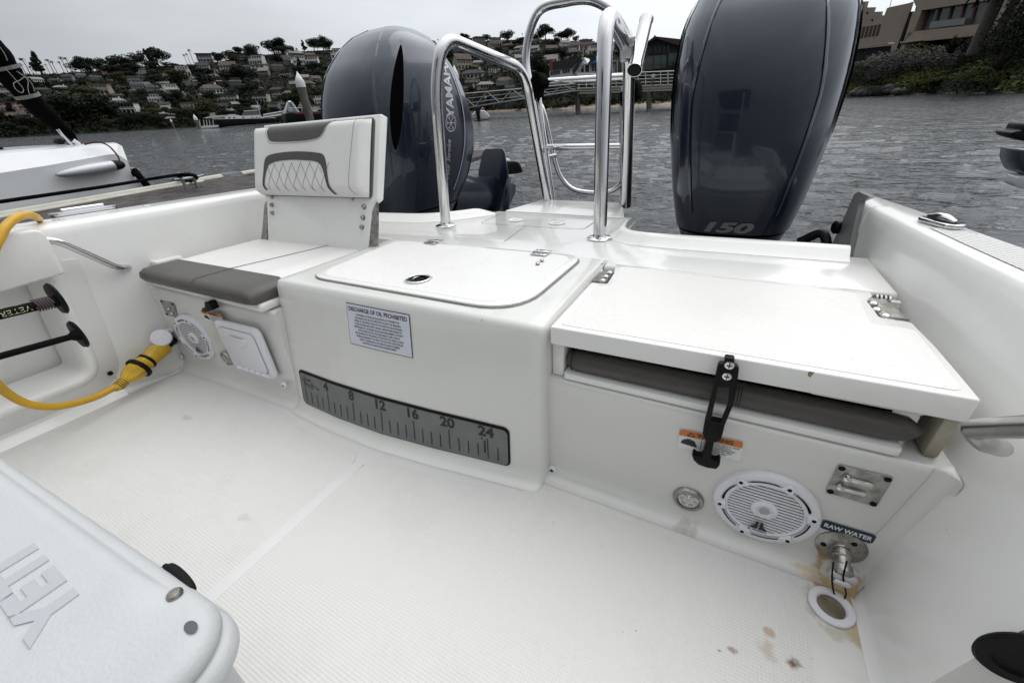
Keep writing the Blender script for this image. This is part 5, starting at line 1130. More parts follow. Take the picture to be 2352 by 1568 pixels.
def where(px, py):
    row = 'on the ridge' if py < itp([p[0] for p in SKY],[p[1] for p in SKY],px)+14 else ('high up' if py < 175 else ('mid-hill' if py < 225 else 'by the shore'))
    col = 'over the sail cover' if px < 90 else 'over the white hull' if px < 300 else 'left of the yacht' if px < 470 else 'over the yacht' if px < 640 else 'beside the capped pile' if px < 760 else 'left of the bent rail' if px < 1010 else 'inside the bent rail' if px < 1200 else 'inside the ladder hoop' if px < 1440 else 'right of the ladder'
    return row+', '+col
ORD = ['first','second','third','fourth','fifth','sixth','seventh','eighth','ninth','tenth']+[str(i)+('st' if i%10==1 and i!=11 else 'nd' if i%10==2 and i!=12 else 'rd' if i%10==3 and i!=13 else 'th') for i in range(11,60)]
LAB = []
def settle_labels():
    d = {}
    for o, px in LAB: d.setdefault(o['label'], []).append((px, o))
    for k, L in d.items():
        if len(L) > 1:
            for i, (px, o) in enumerate(sorted(L, key=lambda t: t[0])): o['label'] = k+', '+ORD[i]+' from left'
TN = {'round':'rounded dark tree','umbrella':'flat-topped pine','tall':'narrow dark tree','palm':'slender palm','shrub':'low shrub'}
def tree_at(px, py, hpx, kind, var=0, wfac=1.0, tilt=0):
    p = hill(px, py); dist = (p-CAM).length; s = px2m(px, py, dist, hpx)
    t_ = place(tree_proto(kind, var), p, s*wfac, s*wfac, s, random.uniform(0,6), TN[kind]+' '+where(px,py), 'palm tree' if kind == 'palm' else ('shrub' if kind == 'shrub' else 'tree'), TN[kind]+'s on the far hillside', tilt); LAB.append((t_, px))
def px2m(px, py, dist, n_):          # metres spanned by n_ vertical photo pixels
    a = WD(px, py, 1)-CAM; b = WD(px, py-n_, 1)-CAM; return a.angle(b)*dist*1.02
# skyline trees picked out one by one (x, base y, height)
for (x, y, h, k, v, w) in [(62,176,28,'palm',0,1.4),(72,176,40,'palm',1,1.2),(82,178,24,'palm',0,1.4),(98,172,46,'tall',1,1.5),(88,176,20,'palm',1,1.3),(115,170,22,'palm',0,1.2),(125,170,32,'palm',1,1.2),(133,170,28,'palm',0,1.2),(148,168,26,'palm',1,1.2),(156,166,36,'palm',0,1.1),(166,166,34,'palm',1,1.1),
    (190,172,38,'round',0,1.4),(212,172,46,'round',2,1.3),(232,168,28,'round',1,1.4),(256,166,36,'round',1,1.4),(288,166,46,'round',0,1.5),(305,164,30,'round',2,1.4),(330,158,42,'round',0,1.1),(368,158,46,'umbrella',1,1.4),(352,158,40,'tall',0,1.2),
    (430,147,24,'palm',0,1.1),(437,147,26,'palm',1,1.1),(446,146,34,'palm',0,1.0),(500,142,16,'round',1,1.5),(530,138,26,'round',0,1.5),(548,130,30,'round',2,1.5),(582,138,40,'round',1,1.5),(600,128,22,'palm',1,1.2),(632,130,46,'round',0,1.5),(652,130,48,'round',2,1.5),(700,118,24,'tall',0,1.4),(722,116,34,'round',1,1.4),(744,116,40,'round',0,1.4),
    (1007,104,14,'palm',0,1.6),(1052,98,16,'palm',1,1.6),(1200,92,16,'palm',0,1.3),(1208,92,18,'palm',1,1.3),(1216,92,14,'palm',0,1.3),(1253,98,44,'umbrella',2,1.3),(1236,98,30,'round',0,1.4),(1303,98,34,'umbrella',1,1.4),(1322,98,18,'round',1,1.5),(1345,100,14,'round',0,1.6),(1430,104,18,'round',2,1.5),(1530,112,20,'round',0,1.5),(30,180,26,'round',1,1.5),(10,178,34,'round',1,1.4),(-40,190,34,'round',0,1.4),(850,116,24,'round',1,1.5),(900,112,20,'round',2,1.5)]:
    tree_at(x, y, h*(.82 if k == 'round' else 1), k, v, w)
# --- houses: prototypes one unit wide
WM = {k: mat('stucco_'+k, c, .85, vary=.12, vscale=2) for k, c in {'white':(.52,.52,.51),'cream':(.36,.33,.27),'grey':(.17,.17,.165),'brown':(.085,.07,.058),'pink':(.27,.165,.135),'tan':(.26,.22,.175),'dark':(.04,.042,.046)}.items()}
RM = {'tile': mat('roof_tile',(.085,.062,.052),.9,vary=.4,vscale=6), 'dark': mat('roof_dark',(.035,.034,.036),.9,vary=.3,vscale=6), 'pale': mat('roof_pale',(.20,.195,.185),.9,vary=.2,vscale=6)}
glass = mat('window_glass', (.015,.02,.024), .08, spec=.8); trimw = mat('white_trim', (.52,.52,.51), .6); glassp = mat('pale_glass',(.10,.12,.125),.12,spec=.8)
HP = {}
def house_proto(ty, wall, roof):
    key = (ty, wall, roof)
    if key in HP: return HP[key]
    root = bpy.data.objects.new('hillside_house', None); root.empty_display_size = .1; ch = []
    def prt(bm, name, m): o = bpy.data.objects.new(name, mkmesh(bm, name, m)); o.parent = root; ch.append((o, root)); return o
    def wins(x0, x1, n_, y, z, w, h, par=None):
        for k in range(n_):
            x = x0+(x1-x0)*(k+.5)/n_; bm = B(); box(bm, (x,y-.004,z),(w,.012,h)); prt(bm, 'window', glass)
    bm = B()
    if ty == 'flat':        # two storeys, upper set back behind a balcony
        box(bm,(0,.30,.17),(1,.6,.40)); box(bm,(.08,.38,.48),(.80,.44,.24)); prt(bm,'wall',WM[wall])
        bm = B(); box(bm,(.08,.38,.62),(.88,.52,.035)); prt(bm,'roof',RM[roof]); wins(-.46,.46,5,0,.20,.13,.17); wins(-.28,.44,4,.16,.48,.13,.14)
        bm = B(); box(bm,(0,.02,.40),(1,.02,.012)); box(bm,(0,.02,.435),(1,.01,.01)); [box(bm,(-.49+.14*k,.02,.41),(.008,.01,.06)) for k in range(8)]; prt(bm,'balcony_rail',trimw)
    elif ty == 'gable':
        box(bm,(0,.3,.20),(1,.6,.46)); prism(bm,[(-.5,0,.43),(.5,0,.43),(.5,.3,.62),(-.5,.3,.62)],(0,.004,0)); prism(bm,[(-.5,.0,.43),(-.5,.6,.43),(-.5,.3,.62)],(.01,0,0)); prism(bm,[(.49,.0,.43),(.49,.6,.43),(.49,.3,.62)],(.01,0,0)); prt(bm,'wall',WM[wall])
        bm = B(); prism(bm,[(-.55,-.06,.40),(.55,-.06,.40),(.55,.3,.65),(-.55,.3,.65)],(0,0,.025)); prism(bm,[(-.55,.66,.40),(.55,.66,.40),(.55,.3,.65),(-.55,.3,.65)],(0,0,.025)); prt(bm,'roof',RM[roof])
        wins(-.46,.46,5,0,.32,.10,.12); wins(-.46,.46,4,0,.10,.13,.14)
    elif ty == 'ranch':
        box(bm,(0,.25,.10),(1,.5,.28)); prt(bm,'wall',WM[wall]); bm = B()
        b4 = [(-.55,-.06,.22),(.55,-.06,.22),(.55,.56,.22),(-.55,.56,.22)]; t2 = [(-.33,.25,.38),(.33,.25,.38)]; vs = [bm.verts.new(p) for p in b4+t2]
        for f in ((0,1,5,4),(1,2,5),(2,3,4,5),(3,0,4),(3,2,1,0)): bm.faces.new([vs[i] for i in f])
        prt(bm,'roof',RM[roof]); wins(-.45,.45,5,0,.12,.12,.12)
    elif ty == 'tower':     # narrow, three storeys with bays
        box(bm,(0,.4,.45),(1,.8,1.0)); box(bm,(-.2,-.05,.42),(.5,.14,.5)); prt(bm,'wall',WM[wall]); bm = B(); box(bm,(0,.38,.97),(1.12,.96,.05)); prt(bm,'roof',RM[roof])
        for z in (.16,.46,.76): wins(-.46,.46,3,-.0 if z > .7 else -.0,z,.16,.17)
        for z in (.3,.54): wins(-.42,.02,2,-.12,z,.16,.15)
    elif ty == 'deck':      # glass front over pale posts
        box(bm,(0,.35,.22),(1,.6,.50)); prt(bm,'wall',WM[wall]); bm = B(); box(bm,(0,.27,.50),(1.08,.82,.04)); prt(bm,'roof',RM[roof]); wins(-.48,.48,6,.045,.36,.13,.17); wins(-.48,.48,4,.045,.10,.16,.14)
        bm = B(); box(bm,(0,-.05,.235),(1.04,.18,.025)); box(bm,(0,-.13,.30),(1.04,.01,.012)); [box(bm,(-.5+.2*k,-.13,.12),(.018,.018,.36)) for k in range(6)]; prt(bm,'balcony',trimw)
    if ty in ('gable','ranch'):
        bm = B(); box(bm,(.28,.3,.56 if ty == 'gable' else .36),(.07,.09,.22)); prt(bm,'chimney',WM[wall])
    HP[key] = (root, ch); return HP[key]
HL = {'flat':'flat-roofed house','gable':'gabled house','ranch':'hip-roofed house','tower':'tall narrow house','deck':'balcony house'}
def house_at(px, py, wpx, ty, wall, roof, hs=1.0):
    p = hill(px, py); dist = (p-CAM).length; a = WD(px-wpx/2, py, 1)-CAM; b = WD(px+wpx/2, py, 1)-CAM; w = a.angle(b)*dist
    root, ch = house_proto(ty, wall, roof); r = root.copy(); S.collection.objects.link(r)
    r.matrix_world = Matrix.Translation(p) @ Matrix.Rotation(-math.atan2(p.x,p.y)+random.uniform(-.55,.55),4,'Z') @ Matrix.Diagonal((w,w,w*hs*random.uniform(.85,1.2),1))
    cn = {'white':'white','cream':'cream','grey':'grey','brown':'brown','pink':'pink','tan':'tan','dark':'dark'}[wall]
    tagp(r, cn+' '+HL[ty]+', '+where(px,py), 'house', 'houses on the far hillside'); LAB.append((r, px))
    for c, _ in ch: k = c.copy(); S.collection.objects.link(k); k.parent = r
    occ.append((px, py-wpx*.25, wpx))
occ = []
HL_ = [(92,193,36,'gable','white','pale'),(60,196,22,'flat','white','pale'),(128,190,34,'ranch','cream','dark'),(158,187,30,'gable','grey','dark'),(190,180,28,'flat','grey','dark'),(225,187,36,'flat','brown','dark'),(262,190,26,'deck','grey','dark'),(310,190,34,'deck','grey','pale'),(335,178,36,'ranch','grey','dark'),(300,163,50,'ranch','grey','pale'),(386,180,26,'flat','cream','pale'),(425,178,42,'flat','white','tile'),(452,187,30,'flat','white','tile'),(470,165,34,'gable','white','dark'),(485,178,30,'tower','cream','pale',.7),
 (526,168,44,'gable','white','tile',1.15),(590,152,40,'flat','white','dark'),(596,170,40,'tower','white','tile',.6),(585,132,26,'flat','white','pale'),(648,146,52,'ranch','white','dark'),(690,150,34,'flat','white','dark'),(680,135,50,'ranch','grey','pale'),(718,150,34,'flat','white','pale'),(470,135,42,'deck','white','dark'),(560,128,34,'ranch','grey','dark'),
 (230,222,66,'flat','tan','tile'),(140,207,38,'ranch','white','pale'),(20,220,40,'flat','cream','pale'),(190,205,50,'ranch','grey','dark'),(100,214,44,'ranch','brown','dark'),(262,205,40,'ranch','cream','dark'),(320,205,40,'flat','grey','pale'),(355,212,34,'gable','grey','dark'),(400,218,44,'flat','white','tile'),(275,240,46,'ranch','white','pale'),(360,236,40,'flat','white','pale'),
 (292,262,60,'deck','white','dark'),(342,262,42,'flat','pink','tile'),(380,250,30,'gable','grey','dark'),(20,258,60,'flat','pink','tile'),(62,262,56,'flat','pink','tile',.8),(60,278,44,'deck','white','pale'),(240,262,34,'ranch','dark','dark'),(435,252,34,'tower','tan','pale',.6),(465,248,40,'ranch','grey','dark'),(530,235,44,'deck','white','dark'),(495,216,56,'ranch','white','tile'),(575,208,30,'deck','white','pale'),
 (600,235,40,'deck','cream','dark',1.2),(640,215,44,'ranch','brown','dark'),(680,225,56,'ranch','grey','tile'),(700,205,46,'ranch','brown','tile'),(640,250,50,'ranch','grey','dark'),(590,255,24,'gable','white','pale'),(530,262,30,'ranch','cream','pale'),(545,250,24,'gable','dark','pale'),(395,278,34,'ranch','cream','pale'),
 (985,115,24,'flat','tan','dark'),(1017,128,28,'gable','white','tile'),(1000,150,26,'flat','cream','pale'),(1075,115,34,'flat','grey','dark'),(1105,112,28,'tower','grey','dark',.8),(1140,112,34,'flat','tan','dark'),(1165,112,30,'ranch','tan','dark'),(1095,128,34,'ranch','grey','dark'),(1185,128,34,'ranch','white','dark'),(1120,140,34,'flat','brown','dark'),(1198,148,32,'gable','white','pale'),
 (1068,160,44,'gable','cream','tile'),(1040,185,50,'flat','tan','tile'),(1085,182,60,'ranch','white','dark'),(1135,172,30,'tower','white','tile',.6),(1160,195,40,'ranch','brown','tile'),(1120,205,44,'ranch','tan','pale'),(1170,165,30,'ranch','grey','dark'),(1225,125,26,'gable','cream','pale'),(1255,130,26,'tower','tan','pale',.5),(1268,125,30,'gable','cream','tile'),(1262,158,40,'gable','cream','pale'),(1232,165,30,'flat','white','pale'),
 (1300,110,26,'gable','white','pale'),(1318,120,28,'gable','white','tile'),(1345,115,40,'flat','pink','tile'),(1310,132,50,'ranch','dark','dark'),(1365,128,34,'flat','white','tile'),(1382,140,26,'tower','white','tile',.7),(1345,150,30,'ranch','brown','tile'),(1395,118,30,'gable','white','pale'),(1420,125,28,'flat','grey','tile'),(1480,120,34,'ranch','brown','tile'),(1520,128,30,'flat','white','pale'),(780,140,40,'flat','white','pale'),(850,150,40,'ranch','grey','dark'),(930,140,34,'gable','white','tile'),(1200,105,26,'flat','grey','dark')]
for h in HL_: house_at(h[0], h[1], h[2]*.86, *h[3:])
rd = random.Random(5)
def skyy(px): return itp([p[0] for p in SKY],[p[1] for p in SKY],px)
def shy(px): return itp([-100,0,600,1000,1150,1250,1500],[316,312,288,262,256,240,215],px)
cnt = 0; walls = ['white','cream','grey','brown','tan','grey','white','cream','dark','pink']
for _ in range(2500):
    if cnt >= 105: break
    px = rd.uniform(-40,1460); 
    if 745 < px < 900: continue
    py = rd.uniform(skyy(px)+10, shy(px)-22)
    if any(abs(px-o[0]) < (o[2]+18)*.5 and abs(py-6-o[1]) < 8 for o in occ): continue
    house_at(px, py, rd.uniform(14,30), rd.choice(['flat','ranch','ranch','gable','deck']), rd.choice(walls), rd.choice(['tile','dark','pale','dark'])); cnt += 1
cnt = 0
for _ in range(4000):
    if cnt >= 330: break
    px = rd.uniform(-60,1560)
    if 755 < px < 900: continue
    py = rd.uniform(skyy(px)+3, shy(px)-2)
    if any(abs(px-o[0]) < o[2]*.42 and abs(py-6-o[1]-2) < 8 for o in occ) : continue
    k = rd.choice(['round','round','round','umbrella','shrub','shrub','tall']); tree_at(px, py, rd.uniform(13,30)*(.7 if k == 'shrub' else 1), k, rd.randrange(4), rd.uniform(1.2,1.9)); cnt += 1
# a few single large trees low on the slope
for (x, y, h, k, v, w) in [(175,280,62,'round',1,1.9),(215,280,60,'round',0,1.8),(235,255,40,'round',3,1.6),(190,235,36,'round',3,1.8),(480,268,36,'round',3,1.5),(445,272,26,'round',3,1.5),(700,240,40,'round',3,1.4),(560,190,40,'round',0,1.8),(535,195,34,'round',0,1.8),(1330,165,44,'round',3,1.8),(1365,168,40,'round',3,1.7),(1240,185,60,'round',0,1.4),(1280,140,30,'round',0,1.8),(1240,225,50,'round',0,1.5)]:
    tree_at(x, y, h, k, v, w)
rdq = random.Random(21)
for _ in range(34):  # low retaining walls added at random over the slope
    px = rdq.uniform(0,740) if rdq.random() < .7 else rdq.uniform(1000,1450); py = rdq.uniform(skyy(px)+14, shy(px)-16); p = hill(px, py); L_ = rdq.uniform(9,24); a_ = -math.atan2(p.x,p.y)+rdq.uniform(-.3,.3)
    bm = B(); box(bm, p+V((0,0,1.0)), (L_,.8,2.6), Matrix.Rotation(a_,3,'Z')); box(bm, p+V((0,0,2.4)), (L_*1.01,1.0,.25), Matrix.Rotation(a_,3,'Z'))
    o = single(bm, 'retaining_wall', [WM['cream'],WM['grey'],WM['tan'],WM['white'],WM['brown']][rdq.randrange(5)], 'retaining wall '+where(px,py), 'terrace', 'W', group='retaining walls on the hillside'); LAB.append((o, px))
for _ in range(14):
    px = rdq.uniform(20,740) if rdq.random() < .7 else rdq.uniform(1000,1450); py = rdq.uniform(skyy(px)+6, shy(px)-22); p = hill(px, py)
    bm = B(); tube(bm, [p, p+V((0,0,13))], .22, 6); box(bm, p+V((0,0,12)), (2.6,.2,.25))
    o = single(bm, 'utility_pole', bark, 'utility pole '+where(px,py), 'pole', 'W', group='utility poles on the hillside'); LAB.append((o, px))
settle_labels()
# ground cover of the slope: one mass of leaf clumps
vs = []; fs = []; rd = random.Random(11)
for _ in range(21000):
    px = rd.uniform(-80,1600); a = az(px); s = shore(a); r = s+RD*rd.random()**1.2*.98+1; z = hh(a, r); x, y = math.sin(a)*r, math.cos(a)*r; q = rd.uniform(.6,1.9)
    for _k in range(5):
        c = V((x+rd.gauss(0,q*.7), y+rd.gauss(0,q*.7), z+rd.random()*q*.9)); u = V((rd.gauss(0,1),rd.gauss(0,1),rd.gauss(0,.6))).normalized(); w = u.orthogonal().normalized(); e_ = q*rd.uniform(.3,.6); k = len(vs)
        vs += [tuple(c-u*e_), tuple(c-w*e_*.7), tuple(c+u*e_), tuple(c+w*e_*.7)]; fs.append((k,k+1,k+2,k+3))
me = bpy.data.meshes.new('hillside_scrub'); me.from_pydata(vs, [], fs); me.materials.append(mat('scrub_leaves',(.020,.024,.014),.9,spec=.1,var2=(.007,.010,.005),vscale=.05)); o = bpy.data.objects.new('hillside_scrub', me); S.collection.objects.link(o); tagp(o, 'dark scrub and ground cover over the far hillside', 'scrub', kind='stuff')
# sandy edge near the pier
bm = B(); prev = None
for px in frange(1080,1600,20):
    a = az(px); s = shore(a); col = [bm.verts.new((math.sin(a)*r, math.cos(a)*r, z)) for r, z in ((s-3,WATER-.1),(s+1.5,WATER+.6),(s+4,WATER+1.2))]
    if prev: bm.faces.new((prev[0],col[0],col[1],prev[1])); bm.faces.new((prev[1],col[1],col[2],prev[2]))
    prev = col
st(bm, 'sand_strip', M['sand'])
def bank_bush(px, py, hpx, wpx, dist, m_, label, seed, name='shrub', cat='shrub', n_=2600, leaf=.02):
    p = WD(px, py, dist); a = WD(px-wpx/2, py, 1)-CAM; b = WD(px+wpx/2, py, 1)-CAM; w = a.angle(b)*dist*1.05; h = px2m(px, py, dist, hpx); rd = random.Random(seed)
    t_ = Thing(name, label, cat, p, 'W', group=None)
    blobs = [(rd.uniform(-.38,.38),rd.uniform(-.3,.3),rd.uniform(.15,.70)-.35*0,rd.uniform(.16,.24),rd.uniform(.2,.34)) for _ in range(11)]
    me = leafmesh('leaves', blobs, n_, leaf, LF[m_], seed)
    for v in me.vertices: v.co = (v.co.x*w, v.co.y*w*.6, v.co.z*h)
    o = bpy.data.objects.new('leaves', me); S.collection.objects.link(o); o.parent = t_.o
    bm = B(); [tube(bm, [(0,0,-.1*h),(rd.uniform(-.2,.2)*w,0,.45*h)], [.012*w,.006*w], 5) for _ in range(4)]; me2 = mkmesh(bm,'stems',bark); o2 = bpy.data.objects.new('stems', me2); S.collection.objects.link(o2); o2.parent = t_.o
    # opaque heart so that the mass reads dense
    return t_
for i, (px, py, h, w, m_) in enumerate([(1110,246,12,80,'blk'),(1200,246,12,80,'md'),(1290,247,18,70,'ol'),(1350,243,24,60,'md'),(1410,241,22,60,'blk'),(1470,238,18,60,'md'),(1530,236,18,60,'blk'),(1265,248,14,40,'blk')]):
    bank_bush(px, py, h*1.25, w*1.2, shore(az(px))+4, m_, ['low hedge bush on the shore behind the gangway, at its left end','green bush on the shore below the middle of the gangway','olive bush on the sand just left of the first pier pile','tall green bush behind the first pier pile','dark bush on the shore between the pier piles','green bush on the shore near the second pier pile','dark bush on the shore at the right end of the pier','small dark bush on the sand, below the ladder rung'][i], 40+i)
# ------------------------------------------------------------------ right bank with the stepped house
bkS = [(1880,224),(1965,222),(2060,219),(2150,215),(2250,214),(2352,213),(2450,212)]
bsh = [WP(x, y, 2, WATER) for x, y in bkS]
def bsh_at(px): 
    i = 0
    while i < len(bkS)-2 and px > bkS[i+1][0]: i += 1
    t = (px-bkS[i][0])/(bkS[i+1][0]-bkS[i][0]); return bsh[i].lerp(bsh[i+1], max(0,min(1,t)))
def bank_pt(px, k):       # k: 0 at the water, 1 at the terrace in front of the house
    p = bsh_at(px); h = V((p.x,p.y,0)); d = h.length; dirn = h.normalized(); r = d+k*16; top = CAMZ+tanel(px, itp([1880,1965,2060,2150,2250,2352,2450],[165,155,130,126,118,104,96],px))*(d+16)
    return V((dirn.x*r, dirn.y*r, WATER+(top-WATER)*min(1,max(0,k))**.75 + (.12*math.sin(px*.09+k*9))))
bm = B(); G = []
for px in frange(1880,2450,30): G.append([bm.verts.new(bank_pt(px, -.02+k/14*1.0) if k < 15 else bank_pt(px, 1)+V((0,0,0))) for k in range(15)]+[bm.verts.new(bank_pt(px,1)*1.0+ (bank_pt(px,1)-CAM).normalized()*60+V((0,0,0)))])
for a, b_ in zip(G, G[1:]):
    for j in range(len(a)-1): bm.faces.new((a[j],b_[j],b_[j+1],a[j+1]))
st(bm, 'bank', mat('bank_ground',(.065,.066,.03),.95,var2=(.016,.02,.010),vscale=.5,bump=1,bscale=2), angle=180)
def bankloc(px, k): return bank_pt(px, k)
def bank_plant(px, k, hm, wm_, m_, label, seed, **kw):
    p = bankloc(px, k); t_ = Thing('shrub', label, 'shrub', p+V((0,0,-.5)), 'W'); rd = random.Random(seed)
    blobs = [(rd.uniform(-.42,.42),rd.uniform(-.36,.36),rd.uniform(.1,.62),rd.uniform(.17,.26),rd.uniform(.2,.36)) for _ in range(12)]
    me = leafmesh('leaves', blobs, kw.get('n',4200), kw.get('leaf',.016), LF[m_], seed)
    for v in me.vertices: v.co = (v.co.x*wm_, v.co.y*wm_*.8, v.co.z*hm)
    o = bpy.data.objects.new('leaves', me); S.collection.objects.link(o); o.parent = t_.o
    bm = B(); [tube(bm, [(0,0,-.1),(rd.uniform(-.25,.25)*wm_,0,.5*hm)], [.04,.015], 5) for _ in range(5)]; o2 = bpy.data.objects.new('stems', mkmesh(bm,'stems',bark)); S.collection.objects.link(o2); o2.parent = t_.o
BPL = [(2105,.45,2.9,9.5,'gr','large grey-lavender bush in the middle of the bank, below the big house window'),(2050,.42,2.6,5.5,'gr','grey-lavender bush left of the largest one on the bank'),(2150,.55,2.4,5,'gr','smaller grey-lavender bush right of the largest one'),(2090,.85,1.6,7,'lv','straw-coloured bush at the top of the bank above the grey one'),(2140,.88,1.3,5,'lv','straw-coloured bush at the top right of the grey bush'),(2000,.35,2.6,6,'blk','dark bush on the bank just right of the motor'),(1975,.6,2.0,5,'blk','dark green bush nearest the right motor'),
 (2125,1.0,1.2,6,'br','bright green low hedge under the dark ground-floor opening'),(2060,1.0,.9,3,'lv','pale shrub on the rocks under the black downpipe'),(2200,.5,1.8,4.5,'md','green bush right of the grey bush'),(2230,.75,2.0,5,'blk','dark bush behind the pale flowering one'),(2215,.85,1.3,4,'gr','pale flowering bush below the agaves'),(2280,.7,2.0,5,'blk','dark bush at the foot of the thin palm trunk'),(2330,.55,1.8,4,'md','green bush at the right edge, halfway up the bank'),(2250,.28,.8,6,'br','yellow-green ground bush near the water, right part of the bank'),(2170,.22,.6,6,'br','yellow-green ground bush near the water below the grey bush'),(2330,.25,.9,5,'br','yellow-green ground bush near the water at the right edge'),(2040,.12,.5,5,'md','low green bush along the rocks'),
 (2315,1.05,3.0,6,'blk','tall dark bush behind the two palm trunks'),(2345,.95,5.5,6,'dk','tall dark hedge at the right edge of the view'),(2250,1.05,2.6,4,'md','green bush between the two palm trunks'),(2390,.8,5,7,'dk','dark hedge outside the right edge')]
for i, (px, k, hm_, w_, m_, lb) in enumerate(BPL): bank_plant(px, k, hm_*1.9, w_*1.75, m_, lb, 100+i)
for i, px in enumerate((1968,1980,1990,2001,2012,2022,2034,2047,2060,1975,1996,2018,2040)):
    p = bankloc(px, .03+.05*(i > 8)); rd = random.Random(i); bm = B(); bmesh.ops.create_icosphere(bm, subdivisions=2, radius=1); s_ = rd.uniform(.7,1.15)
    for v in bm.verts: v.co *= 1+rd.uniform(-.16,.16)
    bmesh.ops.transform(bm, matrix=Matrix.Translation(p+V((0,0,.15))) @ Matrix.Diagonal((s_*1.5,s_,s_*.75,1)), verts=bm.verts[:])
    single(bm, 'shore_rock', mat('shore_rock',(.085,.082,.078),.9,vary=.4,vscale=2,bump=1,bscale=6) if i == 0 else bpy.data.materials['shore_rock'], 'grey boulder at the waterline beside the right motor, '+ORD[sorted((1968,1980,1990,2001,2012,2022,2034,2047,2060,1975,1996,2018,2040)).index(px)]+' from left', 'rock', 'W', group='boulders along the waterline', angle=180)
vs = []; fs = []; mi_ = []; rd = random.Random(77)
for _ in range(13000):
    px = rd.uniform(1890,2440); kk = rd.random(); c0_ = bank_pt(px, kk)
    q = rd.uniform(.25,.7); col_ = 0 if (math.sin(px*.03+kk*5)+math.sin(px*.011-kk*9)) > .1 else 1
    for _k in range(4):
        c = c0_+V((rd.gauss(0,q), rd.gauss(0,q), rd.random()*q*.8)); u = V((rd.gauss(0,1),rd.gauss(0,1),rd.gauss(0,.8))).normalized(); w = u.orthogonal().normalized(); e_ = q*rd.uniform(.25,.5); k = len(vs)
        vs += [tuple(c-u*e_), tuple(c-w*e_*.6), tuple(c+u*e_), tuple(c+w*e_*.6)]; fs.append((k,k+1,k+2,k+3)); mi_.append(col_ if rd.random() < .8 else 2)
me = bpy.data.meshes.new('bank_ground_cover'); me.from_pydata(vs, [], fs); [me.materials.append(LF[k]) for k in ('br','blk','md')]; me.polygons.foreach_set('material_index', mi_); o = bpy.data.objects.new('bank_ground_cover', me); S.collection.objects.link(o); tagp(o, 'low green and yellow ground cover over the right bank', 'ground cover', kind='stuff')
# stepped adobe house, facades cast on two vertical planes
ud = WD(1080,255,1)-CAM; ud.z = 0; ud.normalize(); ndir = V((ud.y,-ud.x,0)); ndir = ndir if ndir.dot(WD(2080,100,1)-CAM) > 0 else -ndir
def vplane(px, py, dist, off=0):
    o_ = WD(px, py, dist)+ndir*off
    def f(a, b, base=(1954.2,0), s=.1691):
        x, y = base[0]+a*s, base[1]+b*s; d = WD(x, y, 1)-CAM; t_ = (o_-CAM).dot(ndir)/d.dot(ndir); return CAM+d*t_
    return f
adobe = mat('adobe_stucco',(.27,.226,.186),.9,vary=.10,vscale=.6,bump=.4,bscale=3); awn = mat('pale_beam',(.27,.26,.24),.8)
hz = Thing('stepped_house', 'tan adobe style house with stepped parapet and slit windows at the top right', 'house', WD(2060,130,138), 'W')
fA = vplane(2060,130,141); fB = vplane(2060,130,136)
bm = B(); prism(bm, [fA(a,b) for a,b in [(-500,-60),(-200,-30),(-200,20),(65,30),(220,22),(200,105),(320,102),(300,165),(412,160),(400,215),(455,210),(490,115),(530,100),(790,45),(830,30),(760,250),(-500,300)]], ndir*.5); prism(bm, [fA(a,b) for a,b in [(-500,300),(762,248),(660,560),(640,612),(120,665),(-500,720)]], ndir*14); prism(bm, [fA(a,b) for a,b in [(555,620),(655,605),(590,760),(520,770)]], ndir*6); prism(bm, [fA(a,b) for a,b in [(230,775),(420,755),(390,880),(215,890)]], ndir*3+V((0,0,-3))); hz.part(bm, 'wall', adobe, label='left wing wall with the stepped parapet', angle=20)
bm = B()
def hole(outer, inner): pass
prism(bm, [fB(a,b) for a,b in [(850,15),(840,-120),(2500,-420),(2400,-80),(1000,138),(905,145)]], ndir*15)          # parapet over the big window
prism(bm, [fB(a,b) for a,b in [(838,165),(905,146),(965,142),(855,432),(700,600),(735,500)]], ndir*15)              # left pier
prism(bm, [fB(a,b) for a,b in [(700,600),(760,460),(855,432),(1765,328),(2400,250),(2400,420),(860,575)]], ndir*15)  # balcony band
prism(bm, [fB(a,b) for a,b in [(1895,8),(2400,-80),(2400,250),(1765,330)]], ndir*15)                                # right pier
prism(bm, [fB(a,b) for a,b in [(690,600),(760,590),(700,735),(640,738)]], ndir*15); prism(bm, [fB(a,b) for a,b in [(1640,520),(2400,430),(2400,700),(1560,700)]], ndir*15); hz.part(bm, 'wall', adobe, label='right wing wall framing the large window', angle=20)
fBi = vplane(2060,130,136,1.6); bm = B(); prism(bm, [fBi(a,b) for a,b in [(880,100),(2000,-60),(1850,360),(800,470)]], ndir*.2); hz.part(bm, 'window', glassp, label='large recessed window of the right wing')
bm = B()
for x in (1050,1200,1370,1540,1700): prism(bm, [fBi(a,b) for a,b in [(x+12,128-(x-1000)*.15),(x+42,124-(x-1000)*.15),(x-40,395-(x-1000)*.12),(x-70,400-(x-1000)*.12)]], ndir*-.25)
hz.part(bm, 'window_mullions', mat('redwood_frame',(.075,.032,.022),.7))
fBr = vplane(2060,130,136,.4); bm = B(); prism(bm, [fBr(a,b) for a,b in [(1090,298),(1560,243),(1535,335),(1060,388)]], ndir*.1); hz.part(bm, 'balcony_glass', mat('balcony_glass',(.17,.19,.195),.25))
bm = B(); prism(bm, [vplane(2060,130,136,2.2)(a,b) for a,b in [(700,590),(2300,400),(2300,760),(600,800)]], ndir*.2); hz.part(bm, 'ground_floor_recess', M['dark'])
bm = B(); prism(bm, [vplane(2060,130,141,.6)(a,b) for a,b in [(-500,700),(640,600),(570,790),(-500,900)]], ndir*.2); hz.part(bm, 'window', glass, label='dark ground-floor glazing of the left wing')
